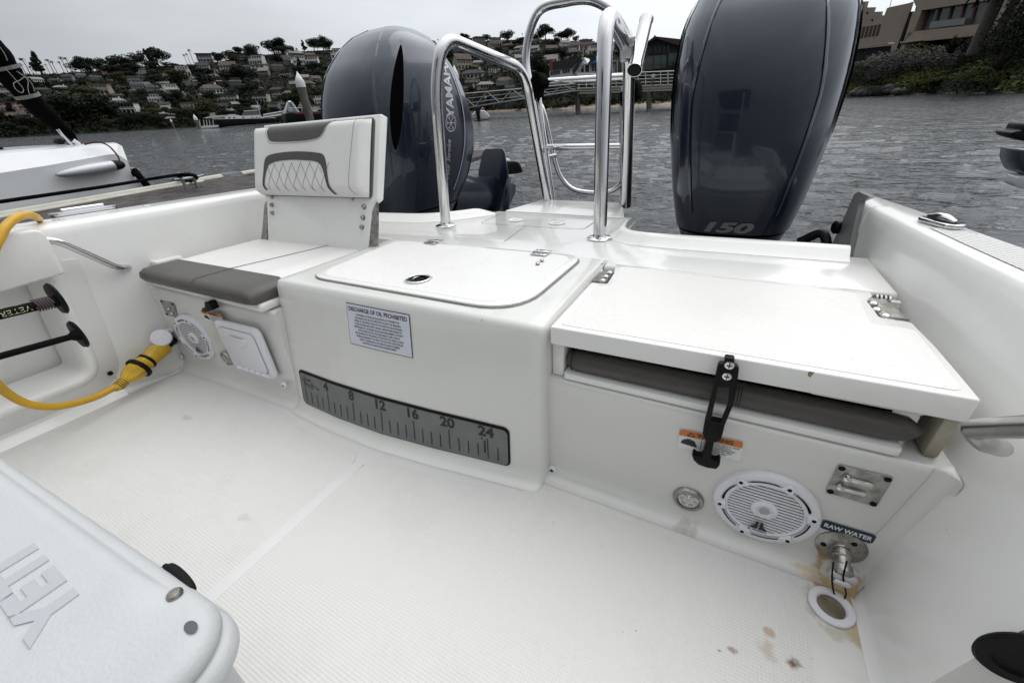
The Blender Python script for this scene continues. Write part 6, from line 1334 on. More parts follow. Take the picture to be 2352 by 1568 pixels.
bm = B(); prism(bm, [vplane(2060,130,136,-.1)(a,b) for a,b in [(800,165),(838,158),(765,350),(665,640),(618,740),(590,742),(690,470)]], ndir*1.0); hz.part(bm, 'shadow_gap', M['black'], label='black drain channel between the two wings')
for k in range(6):
    x = 375-52*k; y = 335+8*k; bm = B(); prism(bm, [vplane(2060,130,141,-.05)(a,b) for a,b in [(x,y),(x+36,y-2),(x-5,y+150),(x-42,y+156)]], ndir*.1); hz.part(bm, 'slit_window', mat('slit_shade',(.045,.038,.032),.9) if k == 0 else bpy.data.materials['slit_shade'])
for L_ in ([(120,618),(510,580),(512,600),(120,640)],[(670,570),(965,530),(965,552),(665,592)]):
    bm = B(); prism(bm, [vplane(2060,130,136 if L_[0][0] > 600 else 80,-.5)(a,b) for a,b in L_], ndir*.8); hz.part(bm, 'lintel_beam', awn)
for (x, y) in ((112,100),(220,178),(290,278)):
    bm = B(); prism(bm, [vplane(2060,130,141,-.05)(a,b) for a,b in [(x-16,y+12),(x+18,y+10),(x+10,y-8),(x+2,y-20),(x-6,y-8)]], ndir*.1); hz.part(bm, 'parapet_vent', M['dark'])
bm = B(); tube(bm, [fA(530,100),fA(565,-60)], .05, 6); hz.part(bm, 'antenna', M['black'])
def ptrunk(pts, w, lab):
    P_ = [WD(x, y, 92) for x, y in pts]; t_ = Thing('palm_tree', lab, 'palm tree', P_[0], 'W'); r_ = w*92/FPX*.42
    bm = B(); tube(bm, spl(P_+[P_[-1]+(P_[-1]-P_[-2])*2.4], 6), r_, 14); t_.part(bm, 'trunk', palmbark); c_ = P_[-1]+(P_[-1]-P_[-2])*2.4; vs = []; fs = []; rd = random.Random(w)
    for k in range(40):
        a = rd.uniform(0,6.28); e_ = rd.uniform(-.5,1.2); prev = None
        for j in range(6):
            q = j/5; R_ = 4.2*q*math.cos(e_*.6); z = 2.8*q*math.sin(e_)-2.6*q*q; w_ = .45*math.sin(math.pi*(.15+.8*q)); i = len(vs)
            vs += [tuple(c_+V((math.cos(a)*R_-math.sin(a)*w_, math.sin(a)*R_+math.cos(a)*w_, z))), tuple(c_+V((math.cos(a)*R_+math.sin(a)*w_, math.sin(a)*R_-math.cos(a)*w_, z)))]
            if prev is not None: fs.append((prev,prev+1,i+1,i))
            prev = i
    me = bpy.data.meshes.new('fronds'); me.from_pydata(vs, [], fs); me.transform(t_.X); me.materials.append(LF['dk']); o = bpy.data.objects.new('fronds', me); S.collection.objects.link(o); o.parent = t_.o
ptrunk([(2233,126),(2255,78),(2275,36),(2290,2)], 16, 'thick leaning palm trunk in front of the tan house'); ptrunk([(2277,108),(2297,66),(2314,34),(2332,2)], 11, 'thinner leaning palm trunk at the right of the tan house')
for i, (px, py, lb) in enumerate(((2181,120,'spiky agave in front of the dark ground-floor opening'),(2214,119,'spiky agave at the foot of the thick palm'),(2292,160,'pale agave rosette on the bank, right part'))):
    c_ = WD(px, py+3, 108 if i < 2 else 90); bm = B(); rd = random.Random(i)
    for k in range(34):
        a = rd.uniform(0,6.28); e_ = rd.uniform(.15,1.45); L_ = rd.uniform(1.9,2.7); d_ = V((math.cos(a)*math.cos(e_),math.sin(a)*math.cos(e_),math.sin(e_))); s_ = V((-math.sin(a),math.cos(a),0))*.15
        f = bm.faces.new([bm.verts.new(c_+q) for q in (-s_, s_, d_*L_*.6+s_, d_*L_, d_*L_*.6-s_)])
    single(bm, 'agave', LF['gr' if i == 2 else 'blk'], lb, 'agave', 'W')
# ------------------------------------------------------------------ pier, gangway, boathouses
def Y(px, py, y=64.0): return WP(px, py, 1, y)
def bar(bm, a, b, w, h=None): tube(bm, [a, b], w/2, 4)
cream = mat('pier_cream',(.33,.31,.26),.8,vary=.12,vscale=2); conc = mat('weathered_concrete',(.15,.14,.125),.9,var2=(.06,.055,.05),vscale=1.5); wht = mat('painted_white',(.56,.57,.58),.5); tru = mat('grey_truss',(.34,.35,.36),.5,.3)
pr_ = Thing('pier', 'cream pier deck with white railing on concrete piles, behind the ladder', 'pier', Y(1420,260), 'W')
bm = B()
for k, (ya, yb, off) in enumerate(((205,199,0),(210.5,204.5,.25),(216,210,.1))): prism(bm, [Y(1325,ya-3.2),Y(1560,yb-6.5),Y(1560,yb-2.0),Y(1325,ya+.8)], (0,6-off*2,0))
pr_.part(bm, 'pier_deck', cream)
for (x, w_, y0, y1) in ((1325,11,214,262),(1489,12,212,249)):
    bm = B(); a, b_ = Y(x-1,y0), Y(x+1,y1+3); r_ = (Y(x+w_/2,y0)-Y(x-w_/2,y0)).length/2; tube(bm, [a+V((0,r_,0)), b_+V((0,r_,0))], r_, 14); pr_.part(bm, 'pile', conc)
bm = B()
def prl(x, t_): return itp([1325,1560],[(203-t_*31),(194-t_*31)],x)
for k in range(5): bar(bm, Y(1325,prl(1325,k/4)), Y(1560,prl(1560,k/4)), .07 if k < 4 else .11)
for x in range(1330,1560,17): bar(bm, Y(x,prl(x,0)), Y(x,prl(x,1)), .09)
pr_.part(bm, 'railing', wht)
gw = Thing('gangway', 'grey metal truss gangway sloping down from the pier to the left', 'gangway', Y(1200,230,62), 'W')
for k, y in enumerate((62.5,64.5)):
    bm = B(); A0, A1, B0, B1 = (1060,216),(1322,193),(1062,250),(1322,209)
    L = lambda p, q, t_: (p[0]+(q[0]-p[0])*t_, p[1]+(q[1]-p[1])*t_)
    bar(bm, Y(*A0,y), Y(*A1,y), .16); bar(bm, Y(*B0,y), Y(*B1,y), .24)
    for m_ in (.35,.68): bar(bm, Y(*L(A0,B0,m_),y), Y(*L(A1,B1,m_),y), .08)
    for i in range(9):
        t0, t1 = i/9, (i+1)/9; a, b_ = (L(B0,B1,t0), L(A0,A1,t1)) if i % 2 else (L(A0,A1,t0), L(B0,B1,t1)); bar(bm, Y(*a,y), Y(*b_,y), .13)
    gw.part(bm, 'truss_side', tru, label='near truss of the gangway' if k == 0 else 'far truss of the gangway')
bm = B(); prism(bm, [Y(1062,248,62.4),Y(1322,208,62.4),Y(1322,209.5,62.4),Y(1062,250,62.4)], (0,2,0)); gw.part(bm, 'walkway', tru)
# person walking on the pier
pf_ = Y(1497,200,62.6); hpx = 33; H_ = px2m(1497,200,(pf_-CAM).length,hpx); hs_ = H_/1.75
def skinfig(nodes, edges, radii, name, m, parent, scale, org):
    me = bpy.data.meshes.new(name); me.from_pydata([tuple(V(p)*scale) for p in nodes], edges, []); o = bpy.data.objects.new(name, me); S.collection.objects.link(o)
    md = o.modifiers.new('s','SKIN'); [setattr(me.skin_vertices[0].data[i],'radius',(r*scale,r*scale)) for i, r in enumerate(radii)]; me.skin_vertices[0].data[0].use_root = True
    sb = o.modifiers.new('b','SUBSURF'); sb.levels = sb.render_levels = 2; me.materials.append(m); o.parent = parent; return o
pe = Thing('person', 'person in a white shirt and grey trousers walking along the pier, facing away', 'person', pf_, 'W')
skin = mat('skin',(.30,.18,.13),.6)
skinfig([(0,0,.92),(0,0,1.15),(0,0,1.42),(0,0,1.52),(0,0,1.64),(.10,0,.86),(.12,.10,.48),(.13,.12,.06),(.13,.0,.03),(-.10,0,.86),(-.11,-.08,.48),(-.12,-.22,.08),(-.12,-.32,.05),(.19,0,1.40),(.24,.05,1.12),(.22,-.08,.88),(-.19,0,1.40),(-.24,-.05,1.12),(-.22,.02,.88)],
        [(0,1),(1,2),(2,3),(3,4),(0,5),(5,6),(6,7),(7,8),(0,9),(9,10),(10,11),(11,12),(2,13),(13,14),(14,15),(2,16),(16,17),(17,18)],
        [.13,.13,.15,.055,.105,.09,.062,.042,.04,.09,.062,.042,.04,.06,.045,.03,.06,.045,.03], 'body', skin, pe.o, hs_, 0)
skinfig([(0,0,.95),(0,0,1.15),(0,0,1.42),(.19,0,1.41),(.235,.03,1.2),(-.19,0,1.41),(-.235,-.03,1.2)], [(0,1),(1,2),(2,3),(3,4),(2,5),(5,6)], [.155,.15,.165,.072,.06,.072,.06], 'shirt', mat('white_shirt',(.6,.62,.66),.9), pe.o, hs_, 0)
skinfig([(0,0,.93),(.10,0,.86),(.12,.10,.48),(.13,.12,.12),(-.10,0,.86),(-.11,-.08,.48),(-.12,-.21,.14)], [(0,1),(1,2),(2,3),(0,4),(4,5),(5,6)], [.145,.10,.075,.055,.10,.075,.055], 'trousers', mat('grey_trousers',(.10,.10,.11),.9), pe.o, hs_, 0)
bm = B(); bmesh.ops.create_uvsphere(bm, u_segments=12, v_segments=8, radius=.115*hs_); bmesh.ops.translate(bm, vec=(0,.01,1.675*hs_), verts=bm.verts[:]); hr = bpy.data.objects.new('hair', mkmesh(bm,'hair',M['black'])); S.collection.objects.link(hr); hr.parent = pe.o
# boathouse with dark roof, veranda, blue-awning cottage, timber chalet (cast on a plane 90 m out)
def Q(a, b, y=88.0): return WP(1137.5+a*.18607, b*.18607, 1, y)
bh = Thing('boathouse', 'white boathouse with black gable roof and red brick chimney above the gangway', 'house', Q(820,980), 'W')
bm = B(); prism(bm, [Q(672,872),Q(925,832),Q(1040,715),Q(1110,790),Q(940,985),Q(672,985)], (0,7,0)); bh.part(bm, 'wall', wht)
bm = B(); prism(bm, [Q(690,862,87.6),Q(712,762,87.6),Q(1050,712,87.6),Q(935,838,87.6)], (0,8,.1)); prism(bm, [Q(1050,712,87.6),Q(1075,735,87.6),Q(965,915,87.6),Q(950,870,87.6)], (0,8,0)); bh.part(bm, 'roof', RM['dark'])
bm = B(); prism(bm, [Q(668,735,87.4),Q(708,730,87.4),Q(708,860,87.4),Q(668,865,87.4)], (0,1,0)); bh.part(bm, 'chimney', mat('red_brick',(.16,.06,.045),.9,vary=.3,vscale=3))
for k in range(8):
    if k == 4: continue
    x = 684+30*k; y = 886-4.6*k; bm = B(); prism(bm, [Q(x,y,87.9),Q(x+21,y-3,87.9),Q(x+21,y+42,87.9),Q(x,y+45,87.9)], (0,.15,0)); bh.part(bm, 'window', glass)
vr = Thing('veranda', 'white framed glass veranda with a small pointed turret beside the boathouse', 'veranda', Q(1080,900), 'W')
bm = B(); prism(bm, [Q(1095,712,88.5),Q(1142,785,88.5),Q(1045,795,88.5)], (0,3,0)); [prism(bm, [Q(x,800-(x-980)*.05,87.8),Q(x+10,800-(x-980)*.05,87.8),Q(x+10,900,87.8),Q(x,900,87.8)], (0,.3,0)) for x in (980,1040,1095,1160)]; prism(bm, [Q(978,800,87.8),Q(1170,780,87.8),Q(1170,794,87.8),Q(978,814,87.8)], (0,4,0)); prism(bm, [Q(975,893,87.8),Q(1250,893,87.8),Q(1250,915,87.8),Q(975,915,87.8)], (0,4,0)); vr.part(bm, 'veranda_frame', wht)
bm = B(); prism(bm, [Q(985,812,89.5),Q(1165,796,89.5),Q(1165,895,89.5),Q(985,895,89.5)], (0,.1,0)); vr.part(bm, 'veranda_glass', glassp)
bm = B(); tube(bm, [Q(1080,760,88),Q(1085,600,88)], .05, 6); fp_ = vr.part(bm, 'flagpole', wht); bm = B(); prism(bm, [Q(1084,570,88),Q(1100,565,88),Q(1096,640,88),Q(1082,650,88)], (0,.03,0)); vr.part(bm, 'flag', mat('faded_flag',(.35,.12,.12),.9,var2=(.4,.4,.45),vscale=3), fp_)
ct = Thing('cottage', 'white cottage with steep gable and blue awnings behind the right stern rail', 'house', Q(1220,900), 'W')
bm = B(); prism(bm, [Q(1150,782),Q(1262,632),Q(1430,760),Q(1430,905),Q(1180,905)], (0,6,0)); ct.part(bm, 'wall', mat('pale_blue_board',(.42,.45,.50),.8))
bm = B(); prism(bm, [Q(1142,785,87.5),Q(1262,622,87.5),Q(1270,638,87.5),Q(1158,795,87.5)], (0,7,0)); prism(bm, [Q(1262,622,87.5),Q(1440,755,87.5),Q(1440,775,87.5),Q(1262,645,87.5)], (0,7,0)); ct.part(bm, 'roof', RM['dark'])
for L_ in ([(1170,780),(1210,750),(1262,745),(1262,775),(1165,795)],[(1225,695),(1272,680),(1272,705),(1222,708)]):
    bm = B(); prism(bm, [Q(a,b,87.2) for a,b in L_], (0,.8,0)); ct.part(bm, 'awning', mat('blue_awning',(.03,.12,.30),.8) if 'blue_awning' not in bpy.data.materials else bpy.data.materials['blue_awning'])
for x in (1195,1225,1300,1350,1400): bm = B(); prism(bm, [Q(x,800,87.9),Q(x+18,798,87.9),Q(x+18,880,87.9),Q(x,880,87.9)], (0,.2,0)); ct.part(bm, 'window', glass)
tn = Thing('terrace_building', 'dark waterfront building with pale columns between the stern rail and ladder', 'house', Q(1490,900), 'W')
bm = B(); prism(bm, [Q(1420,715,90),Q(1760,700,90),Q(1760,905,90),Q(1420,905,90)], (0,8,0)); tn.part(bm, 'wall', WM['brown'])
for x in (1440,1470,1500,1560,1620,1680): bm = B(); prism(bm, [Q(x,740,89.8),Q(x+9,740,89.8),Q(x+9,900,89.8),Q(x,900,89.8)], (0,.2,0)); tn.part(bm, 'column', trimw)
ch_ = Thing('timber_chalet', 'dark timber chalet with glass front and brown roof, right of the rod holder', 'house', Q(2050,900), 'W')
bm = B(); prism(bm, [Q(1880,520),Q(1970,468),Q(2260,560),Q(2420,600),Q(2420,900),Q(1840,900)], (0,10,0)); ch_.part(bm, 'wall', WM['dark'])
bm = B(); prism(bm, [Q(1855,530,87),Q(1968,450,87),Q(1985,470,87),Q(1870,548,87)], (0,11,.3)); prism(bm, [Q(1968,450,87),Q(2420,500,87),Q(2460,620,87),Q(2380,600,87),Q(1985,475,87)], (0,11,.3)); ch_.part(bm, 'roof', mat('brown_shingle',(.065,.040,.032),.9,vary=.3,vscale=3))
for (a, b, c, d) in ((1862,705,1945,695),(1955,693,2045,682),(2052,682,2112,675),(2140,660,2205,655),(2212,655,2280,650)): bm = B(); prism(bm, [Q(a,b,87.8),Q(c,d,87.8),Q(c,d+165,87.8),Q(a,b+160,87.8)], (0,.3,0)); ch_.part(bm, 'window', mat('sea_green_glass',(.075,.105,.10),.12,spec=.8) if 'sea_green_glass' not in bpy.data.materials else bpy.data.materials['sea_green_glass'])
for x in (1900,1960,2015,2070,2120): bm = B(); prism(bm, [Q(x,590-(x-1900)*.10,87.8),Q(x+34,586-(x-1900)*.10,87.8),Q(x+34,660,87.8),Q(x,664,87.8)], (0,.3,0)); ch_.part(bm, 'window', glass)
bm = B(); [bar(bm, Q(1860,y,87), Q(2110,y-5,87), .06) for y in (790,800,815)]; [bar(bm, Q(x,788,87), Q(x,850,87), .07) for x in range(1860,2111,50)]; ch_.part(bm, 'deck_rail', WM['brown'])
for i, (a, b, h, w) in enumerate(((2140,900,190,150),(2080,900,90,120),(2240,900,150,160))): p_ = Q(a,b,86); bank_bush(1137.5+a*.18607, b*.18607, h*.186, w*.186, p_.xy.length, 'md' if i else 'blk', ['dark bush covering the right end of the timber chalet','low green bush in front of the timber chalet','green bush between chalet and right motor'][i], 70+i, n_=1600)
# shore behind those buildings
bm = B(); prism(bm, [WP(1245,170,1,87.4)*1.0, WP(1620,165,1,87.4), WP(1620,225,1,87.4), WP(1245,232,1,87.4)], (0,.3,0)); bm.free()
# ------------------------------------------------------------------ boats and piles far left and centre
def Z(a, b): return (379.2+a*.16125, 87.5+b*.16125)
def yat(px, py_w): return WP(px, py_w, 2, WATER)
yb0 = yat(505,293.5); yd = yb0.xy.length
def YZ(a, b, off=0): x, y = Z(a, b); return WD(x, y, yd+off)
ya = Thing('motor_yacht', 'moored motor yacht with near-black hull and white cabin by the far shore', 'yacht', yb0, 'W')
bm = B(); hp_ = [(680,1158),(900,1155),(1200,1150),(1560,1140),(1560,1205),(1200,1235),(900,1262),(790,1278),(765,1275)]; L0 = [YZ(a,b) for a,b in hp_]; dn = V((yb0.x,yb0.y,0)).normalized()
prism(bm, L0, dn*3.2); bev(bm,.15,2,50); ya.part(bm, 'hull', mat('black_hull',(.004,.005,.007),.5,spec=.12))
bm = B(); prism(bm, [YZ(a,b,.2) for a,b in [(672,1150),(1570,1130),(1570,1142),(680,1160)]], dn*3); prism(bm, [YZ(a,b,.5) for a,b in [(850,1130),(900,1090),(980,1085),(1090,1110),(1350,1095),(1410,1145),(860,1150)]], dn*2.4); prism(bm, [YZ(a,b,.4) for a,b in [(1120,1035),(1320,1022),(1345,1032),(1130,1048)]], dn*2.2); ya.part(bm, 'cabin', wht)
bm = B(); prism(bm, [YZ(a,b,.7) for a,b in [(1090,1105),(1125,1045),(1325,1030),(1355,1100)]], dn*1.8); ya.part(bm, 'windscreen', mat('wheelhouse_glass',(.10,.11,.115),.15,spec=.8))
for x in (900,970,1100,1230,1290,1335): bm = B(); prism(bm, [YZ(x,1128,.3),YZ(x+28,1126,.3),YZ(x+28,1142,.3),YZ(x,1144,.3)], dn*.2); ya.part(bm, 'port_window', glass)
bm = B(); tube(bm, [YZ(1358,1100,1), YZ(1308,900,1)], .09, 6); box(bm, YZ(1300,985,1), (.9,.9,.25)); ya.part(bm, 'mast', wht)
bm = B(); tube(bm, [YZ(540,1140,.5), YZ(680,1128,.5), YZ(850,1105,.5)], .04, 5); ya.part(bm, 'bow_rail', trimw)
bm = B(); prism(bm, [YZ(a,b,1) for a,b in [(1000,1090),(880,1095),(640,1110),(560,1135),(580,1148),(860,1130)]], dn*2); ya.part(bm, 'foredeck', WM['cream'])
fd = Thing('floating_dock', 'white floating dock end with posts beside the yacht bow', 'dock', yat(475,294), 'W')
bm = B(); prism(bm, [YZ(a,b,-1) for a,b in [(445,1262),(560,1250),(760,1240),(765,1262),(560,1282),(455,1288)]], dn*3); fd.part(bm, 'float', wht)
for x in (500,560,600,640,690): bm = B(); tube(bm, [YZ(x,1250,0), YZ(x-12,1165,0)], .09, 6); fd.part(bm, 'post', trimw)
def pile(a, b0, b1, w, lab, dist, cap=True):
    P0, P1 = WD(*Z(a[0],b0),dist), WD(*Z(a[1],b1),dist); P1 = V((P0.x,P0.y,P1.z)) ; r_ = w*.16125*(P0-CAM).length/ (FPX*1.55)*.5*1.35
    t_ = Thing('mooring_pile', lab, 'pile', P0, 'W'); bm = B(); tube(bm, [P0+V((0,0,-1.5)), P1], r_, 16); t_.part(bm, 'pile_shaft', conc)
    bm = B(); lathe(bm, [(r_*1.12,0),(r_*1.12,r_*1.2),(0,r_*3.4)], P1, (0,0,1), 16); t_.part(bm, 'pile_cap', wht); return t_
pile((2075,1985), 1200, 705, 100, 'grey concrete mooring pile with white cone cap, left of the left motor', 42)
pile((480,452), 1270, 1170, 36, 'short mooring pile with white cap at the left end of the floating dock', yd-2)
pile((120,97), 1262, 1195, 18, 'tiny white-capped pile standing alone by the far shore', yd+60)
P_ = WD(1059.5+2, 245, 70); t_ = Thing('mooring_pile', 'white pointed pile top just behind the edge of the left motor', 'pile', P_, 'W'); bm = B(); tube(bm, [WP(1052,250,1,62),WP(1046,182,1,62)], .55, 12); t_.part(bm, 'pile_shaft', conc); bm = B(); lathe(bm, [(.62,0),(.62,.5),(0,1.9)], WP(1046,182,1,62), n=12); t_.part(bm, 'pile_cap', wht)
def G2(a, b, d=60): x, y = Z(a, b); return WD(x, y, d)
gg = Thing('gangway', 'pale gangway with white triangular hoist frame, right of the dark yacht', 'gangway', G2(1700,1130), 'W')
bm = B(); bar(bm, G2(1400,1095), G2(1740,1035), .12); bar(bm, G2(1400,1135), G2(1740,1085), .2); bar(bm, G2(1400,1115), G2(1740,1060), .07); [bar(bm, G2(x,1097-(x-1400)*.176), G2(x,1133-(x-1400)*.147), .08) for x in range(1410,1740,38)]; gg.part(bm, 'ramp', trimw)
bm = B(); bar(bm, G2(1690,1110), G2(1755,915), .32); bar(bm, G2(1755,915), G2(1800,915), .3); bar(bm, G2(1800,920), G2(1900,1060), .30); [bar(bm, G2(1765+i*14,925+i*19), G2(1765+i*14,1050), .09) for i in range(9)]; gg.part(bm, 'hoist_frame', wht)
rb = Thing('dark_boat', 'dark hulled boat with a red stripe behind the jump seat', 'boat', G2(1900,1190,46), 'W')
bm = B(); prism(bm, [G2(a,b,46) for a,b in [(1700,1075),(1780,1060),(2400,1040),(2400,1180),(1800,1240),(1740,1200)]], dn*3); bev(bm,.12,2,40); rb.part(bm, 'hull', mat('dark_hull',(.006,.006,.008),.5,spec=.15))
bm = B(); prism(bm, [G2(a,b,45.9) for a,b in [(1850,1066),(2400,1048),(2400,1072),(1850,1092)]], dn*.1); rb.part(bm, 'stripe', mat('maroon_stripe',(.12,.012,.03),.4))
bm = B(); [bar(bm, G2(x,1050,46), G2(x,1000,46), .05) for x in (1760,1850,1950,2050,2150)]; bar(bm, G2(1760,1000,46), G2(2200,990,46), .05); rb.part(bm, 'guard_rail', trimw)
# white tender with black outboard, under the gangway
tp = yat(1104,277); td_ = tp.xy.length
def TZ(px, py, o=0): return WD(px, py, td_+o)
tdr = Thing('tender', 'small white dinghy with black outboard floating below the gangway', 'dinghy', tp, 'W'); dn2 = V((tp.x,tp.y,0)).normalized()
bm = B(); prism(bm, [TZ(a,b,.4) for a,b in [(1084,262),(1095,254),(1112,253),(1122,262),(1126,270),(1118,275),(1086,274)]], dn2*3.4); bev(bm,.12,3,30); tdr.part(bm, 'hull', wht)
bm = B(); prism(bm, [TZ(a,b,0) for a,b in [(1092,254),(1094,247),(1100,246),(1103,251),(1102,262),(1103,272),(1101,278),(1097,278),(1095,266)]], dn2*.5); bev(bm,.04,2,40); tdr.part(bm, 'outboard', M['black'])
bm = B(); tube(bm, [TZ(1104,258,1),TZ(1107,248,1),TZ(1112,249,1),TZ(1113,258,1)], .04, 6); tdr.part(bm, 'seat_rail', M['steel'])
# ------------------------------------------------------------------ the dock alongside, its cleat and the moored sailing boat
DZ = .10
d0, d1 = WP(0,497,2,DZ), WP(509,407,2,DZ); dd = (d1-d0).normalized(); dn3 = V((dd.y,-dd.x,0)); dn3 = dn3 if dn3.x > 0 else -dn3
dk = Thing('wooden_dock', 'weathered grey plank dock alongside the boat with a white edge bumper', 'dock', d0, 'W')
L1 = (d1-d0).length; bm = B()
for k in range(int(9+1)):
    q = d0-dd*2.0+dn3*(.02+.24*k); prism(bm, [q, q+dd*(L1+2.0+.1), q+dd*(L1+2.1)+dn3*.232, q+dn3*.232], (0,0,-.05))
for k in range(int(10)):
    q = d1+dd*.12+dn3*(.3+.24*k); prism(bm, [q, q+dd*(2.6), q+dd*2.6+dn3*.232, q+dn3*.232], (0,0,-.05))
dk.part(bm, 'planks', M['wood'])
bm = B(); prism(bm, [d0-dd*2+V((0,0,-.06)), d1+dd*.1+V((0,0,-.06)), d1+dd*.1+dn3*2.4+V((0,0,-.06)), d0-dd*2+dn3*2.4+V((0,0,-.06))], (0,0,-.35)); dk.part(bm, 'fascia', M['wood'])
bmp = mat('white_bumper',(.50,.49,.42),.6,vary=.15,vscale=8); bm = B(); tube(bm, [d0-dd*2+V((0,0,.005)), d1+V((0,0,.005))], .032, 8); tube(bm, [d0-dd*2+dn3*.075+V((0,0,.0)), d1-dd*.3+dn3*.075], .016, 8); dk.part(bm, 'edge_bumper', bmp)
bm = B(); e_ = WP(555,400,2,DZ); tube(bm, [e_, WP(605,391,2,DZ)], .03, 8); dk.part(bm, 'edge_bumper', bmp)
c0, c1 = WP(390,413,2,DZ+.11), WP(468,402,2,DZ+.11); cm = (c0+c1)/2; cdir = (c1-c0).normalized(); cs = (c1-c0).length
ckl = Thing('dock_cleat', 'galvanised horn cleat on the dock edge with a black line made fast', 'cleat', cm-V((0,0,.11)), 'W')
bm = B(); tube(bm, [cm-cdir*cs/2, cm-cdir*cs*.2+V((0,0,-.012)), cm+cdir*cs*.2+V((0,0,-.012)), cm+cdir*cs/2], [cs*.028,cs*.05,cs*.05,cs*.028], 12); [tube(bm, [cm+cdir*s_*cs*.16+V((0,0,-.01)), cm+cdir*s_*cs*.18+V((0,0,-.12))], cs*.045, 10) for s_ in (-1,1)]; ckl.part(bm, 'cleat', mat('galvanised',(.28,.29,.30),.45,.7))
def HD(x, y, off=.02):
    d = WD(x, y, 1)-CAM; o_ = d0+(-dn3)*off; t_ = (o_-CAM).dot(dn3)/d.dot(dn3); return CAM+d*t_
lp_ = [HD(-60,473),HD(0,463.5),HD(100,449),HD(250,427),HD(360,409)]+[WP(a,b,2,DZ+z) for a,b,z in ((410,402,.16),(440,401,.15),(452,408,.09),(440,415,.03),(420,416,.02),(410,411,.06),(415,404,.13),(430,402,.16),(447,404,.13),(450,411,.06),(436,417,.02),(418,417,.03))]
bm = B(); tube(bm, spl(lp_, 5), .015, 8); single(bm, 'mooring_line', M['rope'], 'black mooring line running from the left edge to the dock cleat', 'rope', 'W')
# sailing boat beyond the dock
XH = d0.x-.55
sbm = V((XH, WP(150,400,0,XH).y, WATER)); sb_ = Thing('sailing_boat', 'white sailing hull with a silver side pod, moored beyond the dock', 'sailing boat', sbm, 'W')
xn = -dn3
def H(a, b, off=0): # zoom-8 pixels cast on a plane along the dock
    x, y = a*.2232, 280+b*.2232; d = WD(x, y, 1)-CAM; o_ = d0+xn*(.45+off); t_ = (o_-CAM).dot(xn)/d.dot(xn); return CAM+d*t_
secs = []
for (tt_, a_top, a_ch, a_bot) in ((0,(-500,345),(-500,600),(-500,1100)),(1,(0,302),(0,525),(0,1040)),(2,(500,262),(500,445),(500,960)),(3,(900,232),(900,375),(900,880)),(4,(1100,218),(1080,340),(1200,830)),(5,(1180,213),(1190,330),(1380,800)),(6,(1215,232),(1300,400),(1450,790))):
    pT, pC, pB = H(*a_top,.25), H(*a_ch,.03), H(*a_bot,.0); pB2 = V((pB.x,pB.y,WATER-.3))
    wd_ = 1.5 if tt_ < 5 else 1.2; secs.append([pT+xn*wd_, pT+xn*.12, pT, pT+(pC-pT)*.12-xn*.05, pC-xn*.02, (pC+pB)/2-xn*.0, pB, pB2+xn*.3, pB2+xn*wd_])
bm = B(); loft(bm, secs); sb_.part(bm, 'hull', M['hullwhite'], angle=16)
pa_, pb_ = H(560,552,-.05), H(1160,452,-.05); ax_ = (pb_-pa_).normalized(); LP = (pb_-pa_).length; RP = (H(1150,392,-.05)-H(1165,505,-.05)).length/2
bm = B(); lathe(bm, [(0,0),(RP*.38,LP*.06),(RP*.66,LP*.18),(RP*.9,LP*.38),(RP*1.02,LP*.6),(RP*1.02,LP*.8),(RP*.97,LP*1.0),(0,LP*1.0)], pa_, ax_, 32); sb_.part(bm, 'pod', mat('silver_pod',(.42,.43,.45),.38,.55,bump=.15,bscale=200), angle=60)
bm = B(); lathe(bm, [(RP*.85,LP*.98),(RP*.9,LP*1.02),(RP*.8,LP*1.14),(RP*.55,LP*1.20),(0,LP*1.20)], pa_, ax_, 24); sb_.part(bm, 'pod_cap', M['black'], angle=60)
bm = B(); tube(bm, spl([H(870,232,.1),H(960,212,.1),H(1040,213,.05),H(1120,250,0),H(1180,310,-.06),H(1215,360,-.1),H(1232,405,-.14)],6), .008, 6); sb_.part(bm, 'red_lanyard', M['redrope'])
bm = B(); tube(bm, [H(1350,475,.1),H(1375,480,.05),H(1415,490,.0),H(1425,520,0),H(1380,545,0)], .012, 6); sb_.part(bm, 'bow_eye', M['steel'])
bm = B(); tube(bm, spl([H(1390,520,-.03),H(1410,530,-.05),H(1440,570,-.08),H(1500,640,-.1),H(1560,720,-.12)],4), [.05,.05,.045]+[.034]*14, 8); single(bm, 'mooring_line', M['rope'], 'short black line from the bow eye of the moored hull down behind the dock', 'rope', 'W')
# boom with black sail cover, grey straps and thin cords
def K(a, b, off=.9): x, y = a*.17361, 105+b*.17361; d = WD(x, y, 1)-CAM; o_ = d0+xn*(.45+off); t_ = (o_-CAM).dot(xn)/d.dot(xn); return CAM+d*t_
bmT = Thing('covered_boom', 'boom in a black sail cover with grey straps, leaning down to the moored hull', 'boom', K(1040,1290), 'W')
cen_ = [(-300,-60,250),(-120,120,235),(30,300,205),(180,460,165),(330,630,140),(480,800,135),(620,930,125),(760,1060,105),(880,1140,75),(960,1220,50),(1010,1280,22)]
pts_ = [K(a,b) for a,b,r in cen_]; k1 = 1; rd_ = random.Random(3)
pp = spl(pts_, 3); RK = [c[2]*(K(c[0],c[1])-K(c[0],c[1]+60)).length/60*1.5 for c in cen_]; rr__ = [itp(list(range(len(cen_))),RK,i/3)*rd_.uniform(.95,1.05) for i in range(len(pp))]
bm = B(); tube(bm, pp, rr__, 14, sq=.55); bmT.part(bm, 'sail_cover', M['blackcloth'], angle=80)
